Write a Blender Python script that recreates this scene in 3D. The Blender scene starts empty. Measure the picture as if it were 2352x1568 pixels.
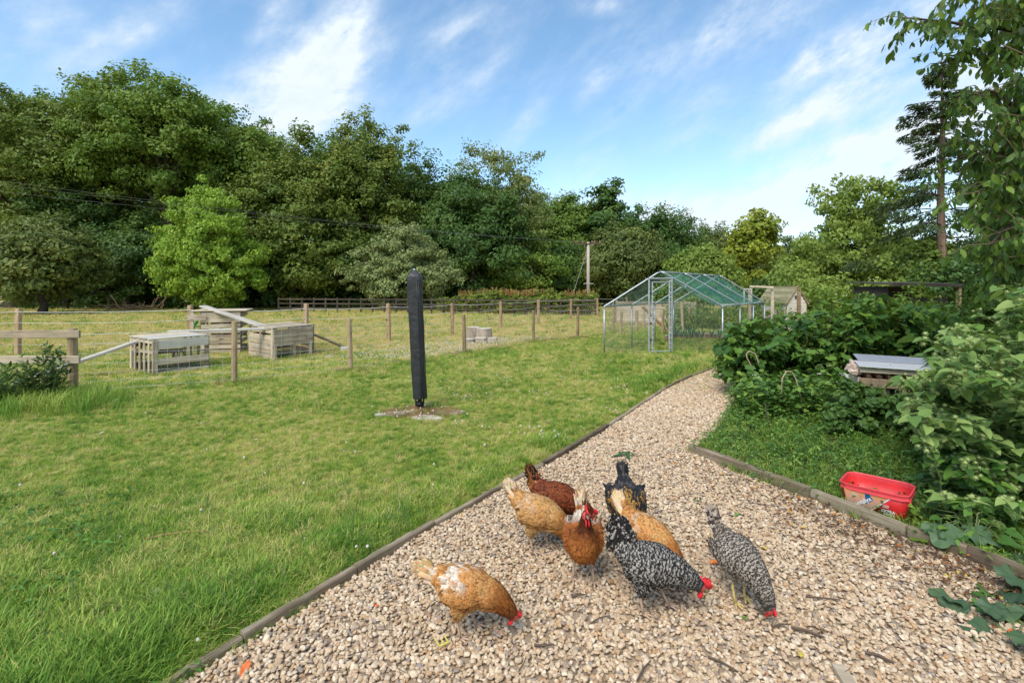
import bpy, math, random
import numpy as np
from mathutils import Vector, Matrix, Euler
scene = bpy.context.scene
COL = scene.collection
random.seed(5)
RN = np.random.default_rng(11)
R = math.radians

# ------------------------------------------------------------------ camera, sky, sun, exposure
F, H, VH, UC = 1110.0, 1.6, 664.0, 1176.0
cam = bpy.data.objects.new('camera', bpy.data.cameras.new('camera'))
COL.objects.link(cam)
cam.location = (0, 0, H)
cam.rotation_euler = (R(90), 0, 0)
cam.data.sensor_width = 36
cam.data.lens = 36 * F / 2352
cam.data.shift_y = -(784 - VH) / 2352
cam.data.clip_start = 0.05
cam.data.clip_end = 2000
scene.camera = cam

SUN_EL, SUN_AZ = 52, -150      # azimuth measured from +Y clockwise: behind and to the left
EXPOSURE = 0.93
scene.view_settings.view_transform = 'Standard'
scene.view_settings.look = 'None'
scene.view_settings.exposure = EXPOSURE
scene.view_settings.gamma = 1
scene.view_settings.use_curve_mapping = False
scene.cycles.max_bounces = 6
scene.cycles.diffuse_bounces = 3
scene.cycles.glossy_bounces = 2
scene.cycles.transmission_bounces = 3
scene.cycles.transparent_max_bounces = 12
scene.cycles.use_denoising = True

def build_world():
    w = bpy.data.worlds.new('World'); scene.world = w; w.use_nodes = True
    nt = w.node_tree; N = nt.nodes; L = nt.links; N.clear()
    def m(op, a, b=None, c=None, clamp=False):
        n = N.new('ShaderNodeMath'); n.operation = op; n.use_clamp = clamp
        for i, x in enumerate((a, b, c)):
            if x is None: continue
            if isinstance(x, (int, float)): n.inputs[i].default_value = x
            else: L.new(x, n.inputs[i])
        return n.outputs[0]
    out = N.new('ShaderNodeOutputWorld'); bg = N.new('ShaderNodeBackground')
    sky = N.new('ShaderNodeTexSky'); sky.sky_type = 'NISHITA'; sky.sun_disc = False
    sky.sun_elevation = R(SUN_EL); sky.sun_rotation = R(SUN_AZ)
    sky.air_density = 1.0; sky.dust_density = 0.6; sky.ozone_density = 2.2
    tc = N.new('ShaderNodeTexCoord'); sp = N.new('ShaderNodeSeparateXYZ')
    L.new(tc.outputs['Generated'], sp.inputs[0])
    x, y, z = sp.outputs
    ym = m('MAXIMUM', y, 0.12)
    u = m('DIVIDE', x, ym); v = m('DIVIDE', z, ym)
    # streaky noise, long axis running up to the right
    mp = N.new('ShaderNodeMapping'); mp.inputs['Rotation'].default_value = (0, R(32), 0)
    L.new(tc.outputs['Generated'], mp.inputs[0])
    mp2 = N.new('ShaderNodeMapping'); mp2.inputs['Scale'].default_value = (2.1, 3.2, 4.6)
    L.new(mp.outputs[0], mp2.inputs[0])
    n1 = N.new('ShaderNodeTexNoise'); n1.inputs['Scale'].default_value = 1.7
    n1.inputs['Detail'].default_value = 9; n1.inputs['Roughness'].default_value = 0.58
    n1.inputs['Distortion'].default_value = 0.35
    L.new(mp2.outputs[0], n1.inputs['Vector'])
    n2 = N.new('ShaderNodeTexNoise'); n2.inputs['Scale'].default_value = 9
    n2.inputs['Detail'].default_value = 8; n2.inputs['Roughness'].default_value = 0.62
    L.new(mp2.outputs[0], n2.inputs['Vector'])
    nz = n1.outputs[0]
    # soft cloud banks: (u px, v px, long px, short px, tilt deg, amount)
    banks = [(770, 130, 140, 52, 60, .9), (680, 235, 120, 75, 40, .95), (500, 225, 120, 40, 15, .35), (240, 90, 130, 34, 35, .45),
             (620, 40, 60, 20, 50, .25), (1660, 60, 110, 30, 50, .6), (1790, 40, 120, 45, 40, .5), (1140, 145, 60, 18, 45, .4),
             (1365, 190, 40, 16, 40, .4), (1215, 270, 60, 20, 50, .45), (1500, 160, 60, 26, 40, .4), (2010, 90, 190, 50, 32, .8),
             (1960, 215, 130, 34, 28, .8), (1780, 305, 100, 26, 32, .7), (1840, 420, 190, 46, 22, 1.7), (2090, 350, 150, 50, 20, 1.5),
             (1560, 320, 70, 18, 25, .3), (1700, 500, 330, 45, 3, .7), (1300, 520, 400, 60, 0, .3), (2300, 250, 160, 260, 0, .65), (1370, 15, 50, 18, 0, .5), (1050, 60, 60, 20, 30, .3), (980, 260, 80, 22, 35, .3), (1430, 250, 60, 22, 30, .35), (1880, 130, 80, 30, 35, .55), (1600, 230, 80, 24, 30, .35), (350, 60, 70, 22, 30, .35), (120, 40, 80, 30, 20, .3)]
    tot = None
    for (pu, pv, la, lb, t, am) in banks:
        cu, cv = (pu - UC) / F, (VH - pv) / F
        du = m('SUBTRACT', u, cu); dv = m('SUBTRACT', v, cv)
        ct, st = math.cos(R(t)), math.sin(R(t))
        a = m('ADD', m('MULTIPLY', du, ct * F / la), m('MULTIPLY', dv, st * F / la))
        b = m('ADD', m('MULTIPLY', du, -st * F / lb), m('MULTIPLY', dv, ct * F / lb))
        q = m('ADD', m('MULTIPLY', a, a), m('MULTIPLY', b, b))
        g = m('MULTIPLY', m('EXPONENT', m('MULTIPLY', q, -0.75)), am)
        tot = g if tot is None else m('ADD', tot, g)
    front = m('GREATER_THAN', y, 0.12)
    tot = m('MULTIPLY', tot, front)
    back = m('MULTIPLY', m('SUBTRACT', 1.0, front), 0.45)
    tot = m('ADD', tot, back)
    det = m('MULTIPLY', m('SUBTRACT', nz, 0.40), 3.8)
    det2 = m('MULTIPLY', m('SUBTRACT', n2.outputs[0], 0.5), 2.6)
    dens = m('MULTIPLY', tot, m('ADD', m('ADD', det, det2), 0.55), clamp=True)
    haze = m('ADD', m('MULTIPLY', m('MULTIPLY', m('SUBTRACT', nz, 0.46), 1.5, clamp=True), m('ADD', 0.5, det2), clamp=True), m('MULTIPLY', m('EXPONENT', m('MULTIPLY', m('MAXIMUM', z, 0), -7.0)), 0.22))
    dens = m('MULTIPLY', m('ADD', m('MULTIPLY', dens, 0.85), haze), 1.0, clamp=True)
    hs = N.new('ShaderNodeHueSaturation'); hs.inputs['Saturation'].default_value = 1.06; hs.inputs['Value'].default_value = .88
    hs.inputs['Hue'].default_value = 0.49
    L.new(sky.outputs[0], hs.inputs['Color'])
    mix = N.new('ShaderNodeMix'); mix.data_type = 'RGBA'
    L.new(dens, mix.inputs[0]); L.new(hs.outputs[0], mix.inputs[6]); mix.inputs[7].default_value = (3.15, 3.5, 3.85, 1)
    L.new(mix.outputs[2], bg.inputs[0]); bg.inputs[1].default_value = 0.15
    L.new(bg.outputs[0], out.inputs[0])
build_world()
sl = bpy.data.lights.new('sun', 'SUN'); sl.energy = 2.0; sl.angle = R(32); sl.color = (1, .96, .88)
so = bpy.data.objects.new('sun', sl); COL.objects.link(so)
_a = R(SUN_AZ); _e = R(SUN_EL)
so.rotation_euler = Vector((math.sin(_a) * math.cos(_e), math.cos(_a) * math.cos(_e), math.sin(_e))).to_track_quat('Z', 'Y').to_euler()
so.location = (0, 0, 60)

# ------------------------------------------------------------------ helpers
def at(u, v, z=0.0):
    y = (H - z) * F / (v - VH)
    return Vector(((u - UC) / F * y, y, z))
def atd(u, v, y):
    return Vector(((u - UC) / F * y, y, H - (v - VH) / F * y))
def tag(o, label=None, cat=None, group=None, kind=None):
    if label: o['label'] = label
    if cat: o['category'] = cat
    if group: o['group'] = group
    if kind: o['kind'] = kind
    return o
def empty(name, loc, label, cat, group=None, rz=0):
    o = bpy.data.objects.new(name, None); COL.objects.link(o)
    o.location = loc; o.rotation_euler = (0, 0, rz); o.empty_display_size = .1
    return tag(o, label, cat, group)
def link(o, parent=None):
    COL.objects.link(o)
    if parent is not None: o.parent = parent
    return o
def inst(name, mesh, parent=None, loc=(0, 0, 0), rot=(0, 0, 0), s=1):
    o = bpy.data.objects.new(name, mesh); link(o, parent)
    o.location = loc; o.rotation_euler = rot
    o.scale = (s, s, s) if isinstance(s, (int, float)) else s
    return o
def copy_tree(o, parent=None):
    c = o.copy(); COL.objects.link(c); c.parent = parent
    for ch in o.children: copy_tree(ch, c)
    return c
def npmesh(name, V, Q=None, T=None, mats=(), midx=None, smooth=False, fattr=None, loose=None):
    """V (n,3); Q (m,4) quads; T (k,3) tris; fattr {name: per-face float}"""
    me = bpy.data.meshes.new(name)
    V = np.ascontiguousarray(V, dtype=np.float32)
    nq = 0 if Q is None else len(Q); ntr = 0 if T is None else len(T)
    me.vertices.add(len(V)); me.vertices.foreach_set('co', V.ravel())
    idx = []; tot = []
    if nq: idx.append(np.asarray(Q, np.int32).ravel()); tot += [np.full(nq, 4, np.int32)]
    if ntr: idx.append(np.asarray(T, np.int32).ravel()); tot += [np.full(ntr, 3, np.int32)]
    if idx:
        idx = np.concatenate(idx); tot = np.concatenate(tot)
        me.loops.add(len(idx)); me.loops.foreach_set('vertex_index', idx)
        me.polygons.add(len(tot))
        st = np.concatenate([[0], np.cumsum(tot)[:-1]]).astype(np.int32)
        me.polygons.foreach_set('loop_start', st)
        if midx is not None: me.polygons.foreach_set('material_index', np.asarray(midx, np.int32))
        me.polygons.foreach_set('use_smooth', np.full(len(tot), smooth))
    for m in mats: me.materials.append(m)
    me.update(calc_edges=True)
    if fattr:
        for k, a in fattr.items():
            if getattr(a, 'ndim', 1) == 2:
                at_ = me.attributes.new(k, 'FLOAT_COLOR', 'FACE'); at_.data.foreach_set('color', np.ascontiguousarray(a, np.float32).ravel())
            else:
                at_ = me.attributes.new(k, 'FLOAT', 'FACE'); at_.data.foreach_set('value', np.ascontiguousarray(a, np.float32))
    return me
class MB:
    def __init__(s): s.v = []; s.f = []; s.m = []
    def add(s, vs, fs, m=0):
        b = len(s.v); s.v += [tuple(x) for x in vs]; s.f += [tuple(b + i for i in f) for f in fs]; s.m += [m] * len(fs); return s
    def box(s, c, size, rot=None, m=0, jit=0):
        x, y, z = (d / 2 for d in size)
        vs = [Vector((a * x, b * y, d * z)) for a in (-1, 1) for b in (-1, 1) for d in (-1, 1)]
        if jit: vs = [v + Vector((random.uniform(-jit, jit), random.uniform(-jit, jit), random.uniform(-jit, jit))) for v in vs]
        if rot is not None:
            M = rot if isinstance(rot, Matrix) else Euler(rot).to_matrix()
            vs = [M @ v for v in vs]
        c = Vector(c); vs = [v + c for v in vs]
        return s.add(vs, [(0, 1, 3, 2), (4, 6, 7, 5), (0, 4, 5, 1), (2, 3, 7, 6), (0, 2, 6, 4), (1, 5, 7, 3)], m)
    def bar(s, a, b, w, t, up=(0, 0, 1), m=0, bev=0.0, roll=0):
        """plank from a to b, w wide (side), t thick (along up), with chamfered long edges"""
        a = Vector(a); b = Vector(b); d = (b - a).normalized(); up = Vector(up)
        sd = d.cross(up)
        if sd.length < 1e-4: sd = d.cross(Vector((1, 0, 0)))
        sd.normalize(); un = sd.cross(d).normalized()
        if roll:
            q = Matrix.Rotation(roll, 3, d); sd = q @ sd; un = q @ un
        c = bev if bev else min(w, t) * .12
        prof = [(-w/2 + c, -t/2), (w/2 - c, -t/2), (w/2, -t/2 + c), (w/2, t/2 - c), (w/2 - c, t/2), (-w/2 + c, t/2), (-w/2, t/2 - c), (-w/2, -t/2 + c)]
        vs = [p + sd * x + un * y for p in (a, b) for x, y in prof]
        fs = [(i, (i + 1) % 8, 8 + (i + 1) % 8, 8 + i) for i in range(8)] + [tuple(range(7, -1, -1)), tuple(range(8, 16))]
        return s.add(vs, fs, m)
    def tube(s, pts, rad, n=6, m=0, cap=True):
        pts = [Vector(p) for p in pts]
        if isinstance(rad, (int, float)): rad = [rad] * len(pts)
        ref = None; rings = []
        for i, p in enumerate(pts):
            d = (pts[min(i + 1, len(pts) - 1)] - pts[max(i - 1, 0)])
            d = d.normalized() if d.length > 1e-9 else Vector((0, 0, 1))
            if ref is None:
                ref = d.cross(Vector((0.31, 0.17, 1)) if abs(d.z) < .9 else Vector((1, 0.1, 0)))
            ref = (ref - d * ref.dot(d))
            ref = ref.normalized() if ref.length > 1e-6 else d.orthogonal().normalized()
            sd = d.cross(ref)
            rings.append([p + (ref * math.cos(2 * math.pi * k / n) + sd * math.sin(2 * math.pi * k / n)) * rad[i] for k in range(n)])
        vs = [v for r in rings for v in r]; fs = []
        for i in range(len(pts) - 1):
            for k in range(n):
                fs.append((i * n + k, i * n + (k + 1) % n, (i + 1) * n + (k + 1) % n, (i + 1) * n + k))
        if cap: fs.append(tuple(range(n - 1, -1, -1))); fs.append(tuple((len(pts) - 1) * n + k for k in range(n)))
        return s.add(vs, fs, m)
    def ball(s, c, r, nu=8, nv=6, m=0, jit=0):
        rx, ry, rz = (r, r, r) if isinstance(r, (int, float)) else r
        c = Vector(c); vs = [c + Vector((0, 0, -rz))]
        for j in range(1, nv):
            t = math.pi * j / nv - math.pi / 2
            for i in range(nu):
                p = 2 * math.pi * i / nu; k = 1 + random.uniform(-jit, jit)
                vs.append(c + Vector((rx * math.cos(t) * math.cos(p), ry * math.cos(t) * math.sin(p), rz * math.sin(t))) * k if jit == 0 else c + Vector((rx * math.cos(t) * math.cos(p) * k, ry * math.cos(t) * math.sin(p) * k, rz * math.sin(t) * k)))
        vs.append(c + Vector((0, 0, rz))); fs = []
        for i in range(nu): fs.append((0, 1 + (i + 1) % nu, 1 + i))
        for j in range(nv - 2):
            for i in range(nu):
                a = 1 + j * nu; fs.append((a + i, a + (i + 1) % nu, a + nu + (i + 1) % nu, a + nu + i))
        a = 1 + (nv - 2) * nu; e = len(vs) - 1
        for i in range(nu): fs.append((a + i, a + (i + 1) % nu, e))
        return s.add(vs, fs, m)
    def mesh(s, name, mats, smooth=False):
        me = bpy.data.meshes.new(name); me.from_pydata([tuple(v) for v in s.v], [], s.f)
        for m_ in (mats if isinstance(mats, (list, tuple)) else [mats]): me.materials.append(m_)
        me.polygons.foreach_set('material_index', s.m)
        me.polygons.foreach_set('use_smooth', [smooth] * len(s.f)); me.update()
        return me
    def obj(s, name, mats, parent=None, smooth=False, label=None, cat=None, group=None, kind=None):
        o = bpy.data.objects.new(name, s.mesh(name, mats, smooth)); link(o, parent)
        if parent is not None:
            o.matrix_parent_inverse = Matrix.LocRotScale(parent.location, parent.rotation_euler, parent.scale).inverted()
        return tag(o, label, cat, group, kind)
def inpoly(P, poly):
    x, y = P[:, 0], P[:, 1]; c = np.zeros(len(P), bool); n = len(poly)
    for i in range(n):
        x1, y1 = poly[i][:2]; x2, y2 = poly[(i + 1) % n][:2]
        if y1 == y2: continue
        k = ((y1 > y) != (y2 > y)) & (x < (x2 - x1) * (y - y1) / (y2 - y1) + x1)
        c ^= k
    return c
def sstep(a, b, x): t = np.clip((x - a) / (b - a), 0, 1); return t * t * (3 - 2 * t)
_W = [(RN.normal(size=2) * s, RN.uniform(0, 6.28)) for s in (.35, .5, .9, 1.3, 2.2, 3.1) for _ in range(3)]
def lown(P, sc=1.0):
    r = 0
    for k, ph in _W: r = r + np.sin(P[:, 0] * k[0] * sc + P[:, 1] * k[1] * sc + ph)
    return r / 5.0

# ------------------------------------------------------------------ materials
def nt_of(name):
    m = bpy.data.materials.new(name); m.use_nodes = True
    nt = m.node_tree; b = nt.nodes['Principled BSDF']; return m, nt, b
def ramp(nt, fac, stops):
    n = nt.nodes.new('ShaderNodeValToRGB'); el = n.color_ramp.elements
    while len(el) < len(stops): el.new(.5)
    for e, (p, c) in zip(el, stops): e.position = p; e.color = (*c, 1)
    nt.links.new(fac, n.inputs[0]); return n.outputs[0]
def noise(nt, scale, detail=4, rough=.6, vec=None, dist=0, w=None):
    n = nt.nodes.new('ShaderNodeTexNoise'); n.inputs['Scale'].default_value = scale
    n.inputs['Detail'].default_value = detail; n.inputs['Roughness'].default_value = rough; n.inputs['Distortion'].default_value = dist
    if vec is not None: nt.links.new(vec, n.inputs['Vector'])
    return n.outputs[0]
def mth(nt, op, a, b=0.0, clamp=False):
    n = nt.nodes.new('ShaderNodeMath'); n.operation = op; n.use_clamp = clamp
    for i, x in enumerate((a, b)):
        if isinstance(x, (int, float)): n.inputs[i].default_value = x
        else: nt.links.new(x, n.inputs[i])
    return n.outputs[0]
def mixc(nt, fac, a, b, mode='MIX'):
    n = nt.nodes.new('ShaderNodeMix'); n.data_type = 'RGBA'; n.blend_type = mode
    for i, x in ((0, fac), (6, a), (7, b)):
        if isinstance(x, (int, float)): n.inputs[i].default_value = x
        elif isinstance(x, tuple): n.inputs[i].default_value = (*x[:3], 1)
        else: nt.links.new(x, n.inputs[i])
    return n.outputs[2]
def bump(nt, b, h, strength=.5, dist=.01):
    n = nt.nodes.new('ShaderNodeBump'); n.inputs['Strength'].default_value = strength; n.inputs['Distance'].default_value = dist
    nt.links.new(h, n.inputs['Height']); nt.links.new(n.outputs[0], b.inputs['Normal'])
def coords(nt, kind='Object', scale=None, rot=None):
    n = nt.nodes.new('ShaderNodeTexCoord'); o = n.outputs[kind]
    if scale is not None or rot is not None:
        mp = nt.nodes.new('ShaderNodeMapping')
        if scale is not None: mp.inputs['Scale'].default_value = scale
        if rot is not None: mp.inputs['Rotation'].default_value = rot
        nt.links.new(o, mp.inputs[0]); o = mp.outputs[0]
    return o
def worldpos(nt):
    return nt.nodes.new('ShaderNodeNewGeometry').outputs['Position']
def rnd(nt): return nt.nodes.new('ShaderNodeObjectInfo').outputs['Random']
def fattr(nt, name, out='Fac'):
    n = nt.nodes.new('ShaderNodeAttribute'); n.attribute_name = name; return n.outputs[out]

def leafmat(name, stops, trans=.3, src='attr', rough=.5, big=0.0, vein=False):
    """leaf: colour from a per-face value (or per object), translucent"""
    m, nt, b = nt_of(name)
    v = fattr(nt, 'v') if src == 'attr' else rnd(nt)
    if big:
        nz = noise(nt, big, 2, .5, worldpos(nt))
        v = mth(nt, 'ADD', mth(nt, 'MULTIPLY', v, .55), mth(nt, 'MULTIPLY', mth(nt, 'SUBTRACT', nz, .22), .75), True)
    c = ramp(nt, v, stops)
    if vein:
        nv = noise(nt, 60, 3, .6, coords(nt))
        c = mixc(nt, mth(nt, 'MULTIPLY', nv, .35), c, (.02, .05, .015))
    nt.links.new(c, b.inputs['Base Color']); b.inputs['Roughness'].default_value = rough
    b.inputs['Specular IOR Level'].default_value = .3
    tr = nt.nodes.new('ShaderNodeBsdfTranslucent'); nt.links.new(mixc(nt, .45, c, (.30, .42, .04)), tr.inputs[0])
    mx = nt.nodes.new('ShaderNodeMixShader'); mx.inputs[0].default_value = trans
    nt.links.new(b.outputs[0], mx.inputs[1]); nt.links.new(tr.outputs[0], mx.inputs[2])
    nt.links.new(mx.outputs[0], nt.nodes['Material Output'].inputs[0])
    return m
def woodmat(name, c1, c2, c3, grain=1.0, rough=.85, axis=0, green=0.0):
    m, nt, b = nt_of(name)
    sc = [30, 30, 30]; sc[axis] = 2.0
    co = nt.nodes.new('ShaderNodeTexCoord').outputs['Object']
    add = nt.nodes.new('ShaderNodeVectorMath'); add.operation = 'ADD'
    cr = nt.nodes.new('ShaderNodeCombineXYZ'); r_ = mth(nt, 'MULTIPLY', rnd(nt), 37.0)
    for i in range(3): nt.links.new(r_, cr.inputs[i])
    nt.links.new(co, add.inputs[0]); nt.links.new(cr.outputs[0], add.inputs[1])
    mp = nt.nodes.new('ShaderNodeMapping'); mp.inputs['Scale'].default_value = sc; nt.links.new(add.outputs[0], mp.inputs[0])
    g = noise(nt, grain, 6, .65, mp.outputs[0], .6)
    big = noise(nt, 3.5, 4, .6, add.outputs[0])
    f = mth(nt, 'ADD', mth(nt, 'MULTIPLY', g, .65), mth(nt, 'MULTIPLY', big, .4))
    f = mth(nt, 'ADD', f, mth(nt, 'MULTIPLY', mth(nt, 'SUBTRACT', rnd(nt), .5), .22))
    c = ramp(nt, f, [(.3, c1), (.52, c2), (.75, c3)])
    vor = nt.nodes.new('ShaderNodeTexVoronoi'); vor.inputs['Scale'].default_value = 5.5; nt.links.new(add.outputs[0], vor.inputs['Vector'])
    kn = mth(nt, 'LESS_THAN', vor.outputs['Distance'], .09)
    c = mixc(nt, mth(nt, 'MULTIPLY', kn, .7), c, tuple(x * .3 for x in c1))
    if green:
        gn = noise(nt, 2.2, 4, .7, add.outputs[0])
        c = mixc(nt, mth(nt, 'MULTIPLY', mth(nt, 'SUBTRACT', gn, .45), green * 4, True), c, (.12, .14, .06))
    nt.links.new(c, b.inputs['Base Color']); b.inputs['Roughness'].default_value = rough
    b.inputs['Specular IOR Level'].default_value = .2
    bump(nt, b, g, .55, .004)
    return m
def plain(name, col, rough=.6, metal=0, nz=0.0, scale=20, spec=.4, bmp=0):
    m, nt, b = nt_of(name)
    b.inputs['Roughness'].default_value = rough; b.inputs['Metallic'].default_value = metal; b.inputs['Specular IOR Level'].default_value = spec
    if nz:
        n = noise(nt, scale, 5, .65, coords(nt))
        c = ramp(nt, n, [(.25, tuple(x * (1 - nz) for x in col)), (.75, tuple(min(1, x * (1 + nz)) for x in col))])
        nt.links.new(c, b.inputs['Base Color'])
        if bmp: bump(nt, b, n, .5, bmp)
    else: b.inputs['Base Color'].default_value = (*col, 1)
    return m
M = {}
M['post'] = woodmat('post_wood', (0.150, 0.102, 0.056), (0.338, 0.240, 0.140), (0.525, 0.396, 0.246), axis=2, green=.1)
M['post2'] = woodmat('post_wood_orange', (.19, .11, .06), (.36, .24, .14), (.50, .37, .24), axis=2)
M['rail'] = woodmat('rail_wood', (0.200, 0.150, 0.101), (0.375, 0.300, 0.207), (0.525, 0.432, 0.314), axis=0)
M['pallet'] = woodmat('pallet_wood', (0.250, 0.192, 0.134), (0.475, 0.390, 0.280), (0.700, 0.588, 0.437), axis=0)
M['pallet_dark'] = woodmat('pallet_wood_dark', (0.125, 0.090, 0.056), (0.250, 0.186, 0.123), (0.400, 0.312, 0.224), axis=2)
M['plank'] = woodmat('plank_wood_pale', (.33, .30, .25), (.50, .46, .39), (.62, .58, .50), axis=0)
M['edge'] = woodmat('edging_wood', (.06, .042, .027), (.20, .15, .10), (.42, .34, .25), axis=0, green=.3)
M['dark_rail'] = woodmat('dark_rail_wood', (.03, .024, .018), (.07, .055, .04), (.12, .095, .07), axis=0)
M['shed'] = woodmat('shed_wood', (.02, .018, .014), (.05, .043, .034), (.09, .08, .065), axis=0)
M['bark'] = woodmat('bark', (.025, .02, .014), (.07, .055, .04), (.14, .115, .085), axis=2, grain=.6)
M['pale_bark'] = woodmat('bark_pale', (.07, .055, .04), (.16, .125, .095), (.28, .23, .18), axis=2, grain=.6)  # paler bark colour for the ash, cherry and whitebeam trunks
M['bark_red'] = woodmat('bark_reddish', (.07, .04, .028), (.15, .09, .065), (.26, .18, .14), axis=2, grain=.6)
M['pole'] = woodmat('pole_wood', (.24, .19, .16), (.42, .35, .30), (.55, .48, .42), axis=2)
M['wire'] = plain('galvanised_wire', (.46, .48, .45), .5, .2)
M['line'] = plain('overhead_conductor', (.10, .11, .10), .6)
M['rope'] = plain('white_fence_rope', (.62, .62, .58), .7)
M['galv'] = plain('galvanised_steel', (.40, .43, .45), .42, .55, nz=.22, scale=9)
M['dkmetal'] = plain('black_plastic', (.012, .012, .013), .45)
# ------------------------------------------------------------------ ground sheets
PATH_L = [at(u, v) for u, v in [(430, 1568), (560, 1486), (700, 1403), (822, 1325), (930, 1257), (1000, 1216), (1140, 1136), (1250, 1076), (1320, 1036), (1400, 985), (1480, 930), (1530, 897), (1590, 868), (1640, 849), (1672, 838)]]
PATH_R = [at(u, v) for u, v in [(1740, 838), (1735, 850), (1712, 870), (1700, 900), (1682, 930), (1655, 975), (1622, 1012), (1582, 1040)]]
KERB_R = [at(u, v) for u, v in [(1580, 1042), (1700, 1092), (1860, 1152), (2080, 1243), (2220, 1292), (2420, 1374), (2700, 1500)]] + [Vector((4.6, .9, 0)), Vector((6.4, -1.0, 0))]
pl0 = PATH_L[0]; d0 = (PATH_L[0] - PATH_L[1]).normalized()
PATH_L = [pl0 + d0 * 2.6] + PATH_L
path_poly = [Vector((PATH_L[0].x, -1.0, 0))] + PATH_L + PATH_R + KERB_R[1:] 
FENCE = [(-16.5, 7.25), (-6.64, 7.31), (-4.73, 8.22), (-3.17, 9.5), (-1.18, 12.0), (.65, 14.8), (2.18, 16.0), (3.6, 18.2), (5.2, 20.4)]
lawn_poly = [Vector((-16.5, -1, 0))] + [Vector((x, y, 0)) for x, y in FENCE] + [Vector((12, 20.4, 0)), Vector((12, 12.5, 0))] + [PATH_R[0]] + PATH_L[::-1] + [Vector((PATH_L[0].x, -1.0, 0))]
bed_poly = [Vector((12, 12.4, 0))] + [Vector((p.x, p.y, 0)) for p in PATH_R] + KERB_R[1:] + [Vector((12, -1.0, 0))]

def groundmat(name, stops, s1, s2, bd=.02, spec=.1):
    m, nt, b = nt_of(name); p = worldpos(nt)
    a = noise(nt, s1, 5, .6, p); c = noise(nt, s2, 6, .7, p)
    f = mth(nt, 'ADD', mth(nt, 'MULTIPLY', a, .6), mth(nt, 'MULTIPLY', c, .42))
    nt.links.new(ramp(nt, f, stops), b.inputs['Base Color']); b.inputs['Roughness'].default_value = .95
    b.inputs['Specular IOR Level'].default_value = spec
    bump(nt, b, c, .8, bd); return m
M['ground_dry'] = groundmat('dry_paddock', [(.3, (0.224, 0.198, 0.056)), (.48, (0.389, 0.308, 0.112)), (.62, (0.519, 0.385, 0.168)), (.8, (0.330, 0.308, 0.090))], .35, 9)
M['ground_lawn'] = groundmat('lawn_turf', [(.3, (0.115, 0.134, 0.024)), (.5, (0.230, 0.224, 0.048)), (.7, (0.384, 0.302, 0.120))], .8, 14)
M['ground_soil'] = groundmat('bed_soil', [(.3, (.03, .045, .012)), (.5, (.055, .06, .02)), (.7, (.12, .085, .045))], 2.2, 18)
M['ground_gravel'] = groundmat('gravel_fines', [(.3, (.20, .145, .095)), (.5, (.34, .255, .175)), (.75, (.48, .38, .28))], 5, 70, .01)

def sheet(name, poly, z, mat):
    from mathutils.geometry import tessellate_polygon
    vs = [Vector((p[0], p[1], z)) for p in poly]
    fs = tessellate_polygon([vs])
    me = bpy.data.meshes.new(name); me.from_pydata([tuple(v) for v in vs], [], [tuple(f) for f in fs]); me.materials.append(mat); me.update()
    for p in me.polygons:
        if p.normal.z < 0: p.flip()
    o = link(bpy.data.objects.new(name, me)); tag(o, kind='structure'); return o
g = MB(); n = 48; rings = [0, 12, 30, 60, 120, 260, 600]
vs = []
for r in rings[1:]:
    vs += [(r * math.cos(2 * math.pi * k / n), 10 + r * math.sin(2 * math.pi * k / n), 0) for k in range(n)]
vs.append((0, 10, 0)); fs = [(len(vs) - 1, k, (k + 1) % n) for k in range(n)]
for i in range(len(rings) - 2):
    fs += [(i * n + k, (i + 1) * n + k, (i + 1) * n + (k + 1) % n, i * n + (k + 1) % n) for k in range(n)]
g.add(vs, fs); g.obj('ground', M['ground_dry'], kind='structure')
sheet('lawn', lawn_poly, .004, M['ground_lawn'])
sheet('garden_bed', bed_poly, .004, M['ground_soil'])
sheet('gravel_path', path_poly, .010, M['ground_gravel'])

# ------------------------------------------------------------------ scatter by geometry nodes (stuff)
_ng = {}
def scatter_group(k):
    if k in _ng: return _ng[k]
    ng = bpy.data.node_groups.new('scatter_%d' % k, 'GeometryNodeTree'); N = ng.nodes; L = ng.links
    ng.interface.new_socket('Geometry', in_out='INPUT', socket_type='NodeSocketGeometry')
    ng.interface.new_socket('Geometry', in_out='OUTPUT', socket_type='NodeSocketGeometry')
    gi = N.new('NodeGroupInput'); go = N.new('NodeGroupOutput')
    def attr(nm, dt):
        a = N.new('GeometryNodeInputNamedAttribute'); a.data_type = dt; a.inputs['Name'].default_value = nm
        return [o for o in a.outputs if o.enabled and o.name == 'Attribute'][0]
    vid = attr('vid', 'INT')
    def sel(val):
        c = N.new('FunctionNodeCompare'); c.data_type = 'INT'; c.operation = 'EQUAL'
        ins = [i for i in c.inputs if i.enabled]
        L.new(vid, ins[0]); ins[1].default_value = val
        s = N.new('GeometryNodeSeparateGeometry'); s.domain = 'POINT'
        L.new(gi.outputs[0], s.inputs[0]); L.new(c.outputs[0], s.inputs[1]); return s.outputs[0]
    j = N.new('GeometryNodeJoinGeometry')
    for i in range(k):
        t = N.new('GeometryNodeGeometryToInstance'); L.new(sel(i), t.inputs[0]); L.new(t.outputs[0], j.inputs[0])
    ip = N.new('GeometryNodeInstanceOnPoints'); L.new(sel(-1), ip.inputs['Points'])
    L.new(j.outputs[0], ip.inputs['Instance']); ip.inputs['Pick Instance'].default_value = True
    L.new(attr('pick', 'INT'), ip.inputs['Instance Index'])
    e = N.new('FunctionNodeEulerToRotation'); L.new(attr('rot', 'FLOAT_VECTOR'), e.inputs[0]); L.new(e.outputs[0], ip.inputs['Rotation'])
    L.new(attr('scl', 'FLOAT_VECTOR'), ip.inputs['Scale'])
    L.new(ip.outputs[0], go.inputs[0]); _ng[k] = ng; return ng
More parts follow.
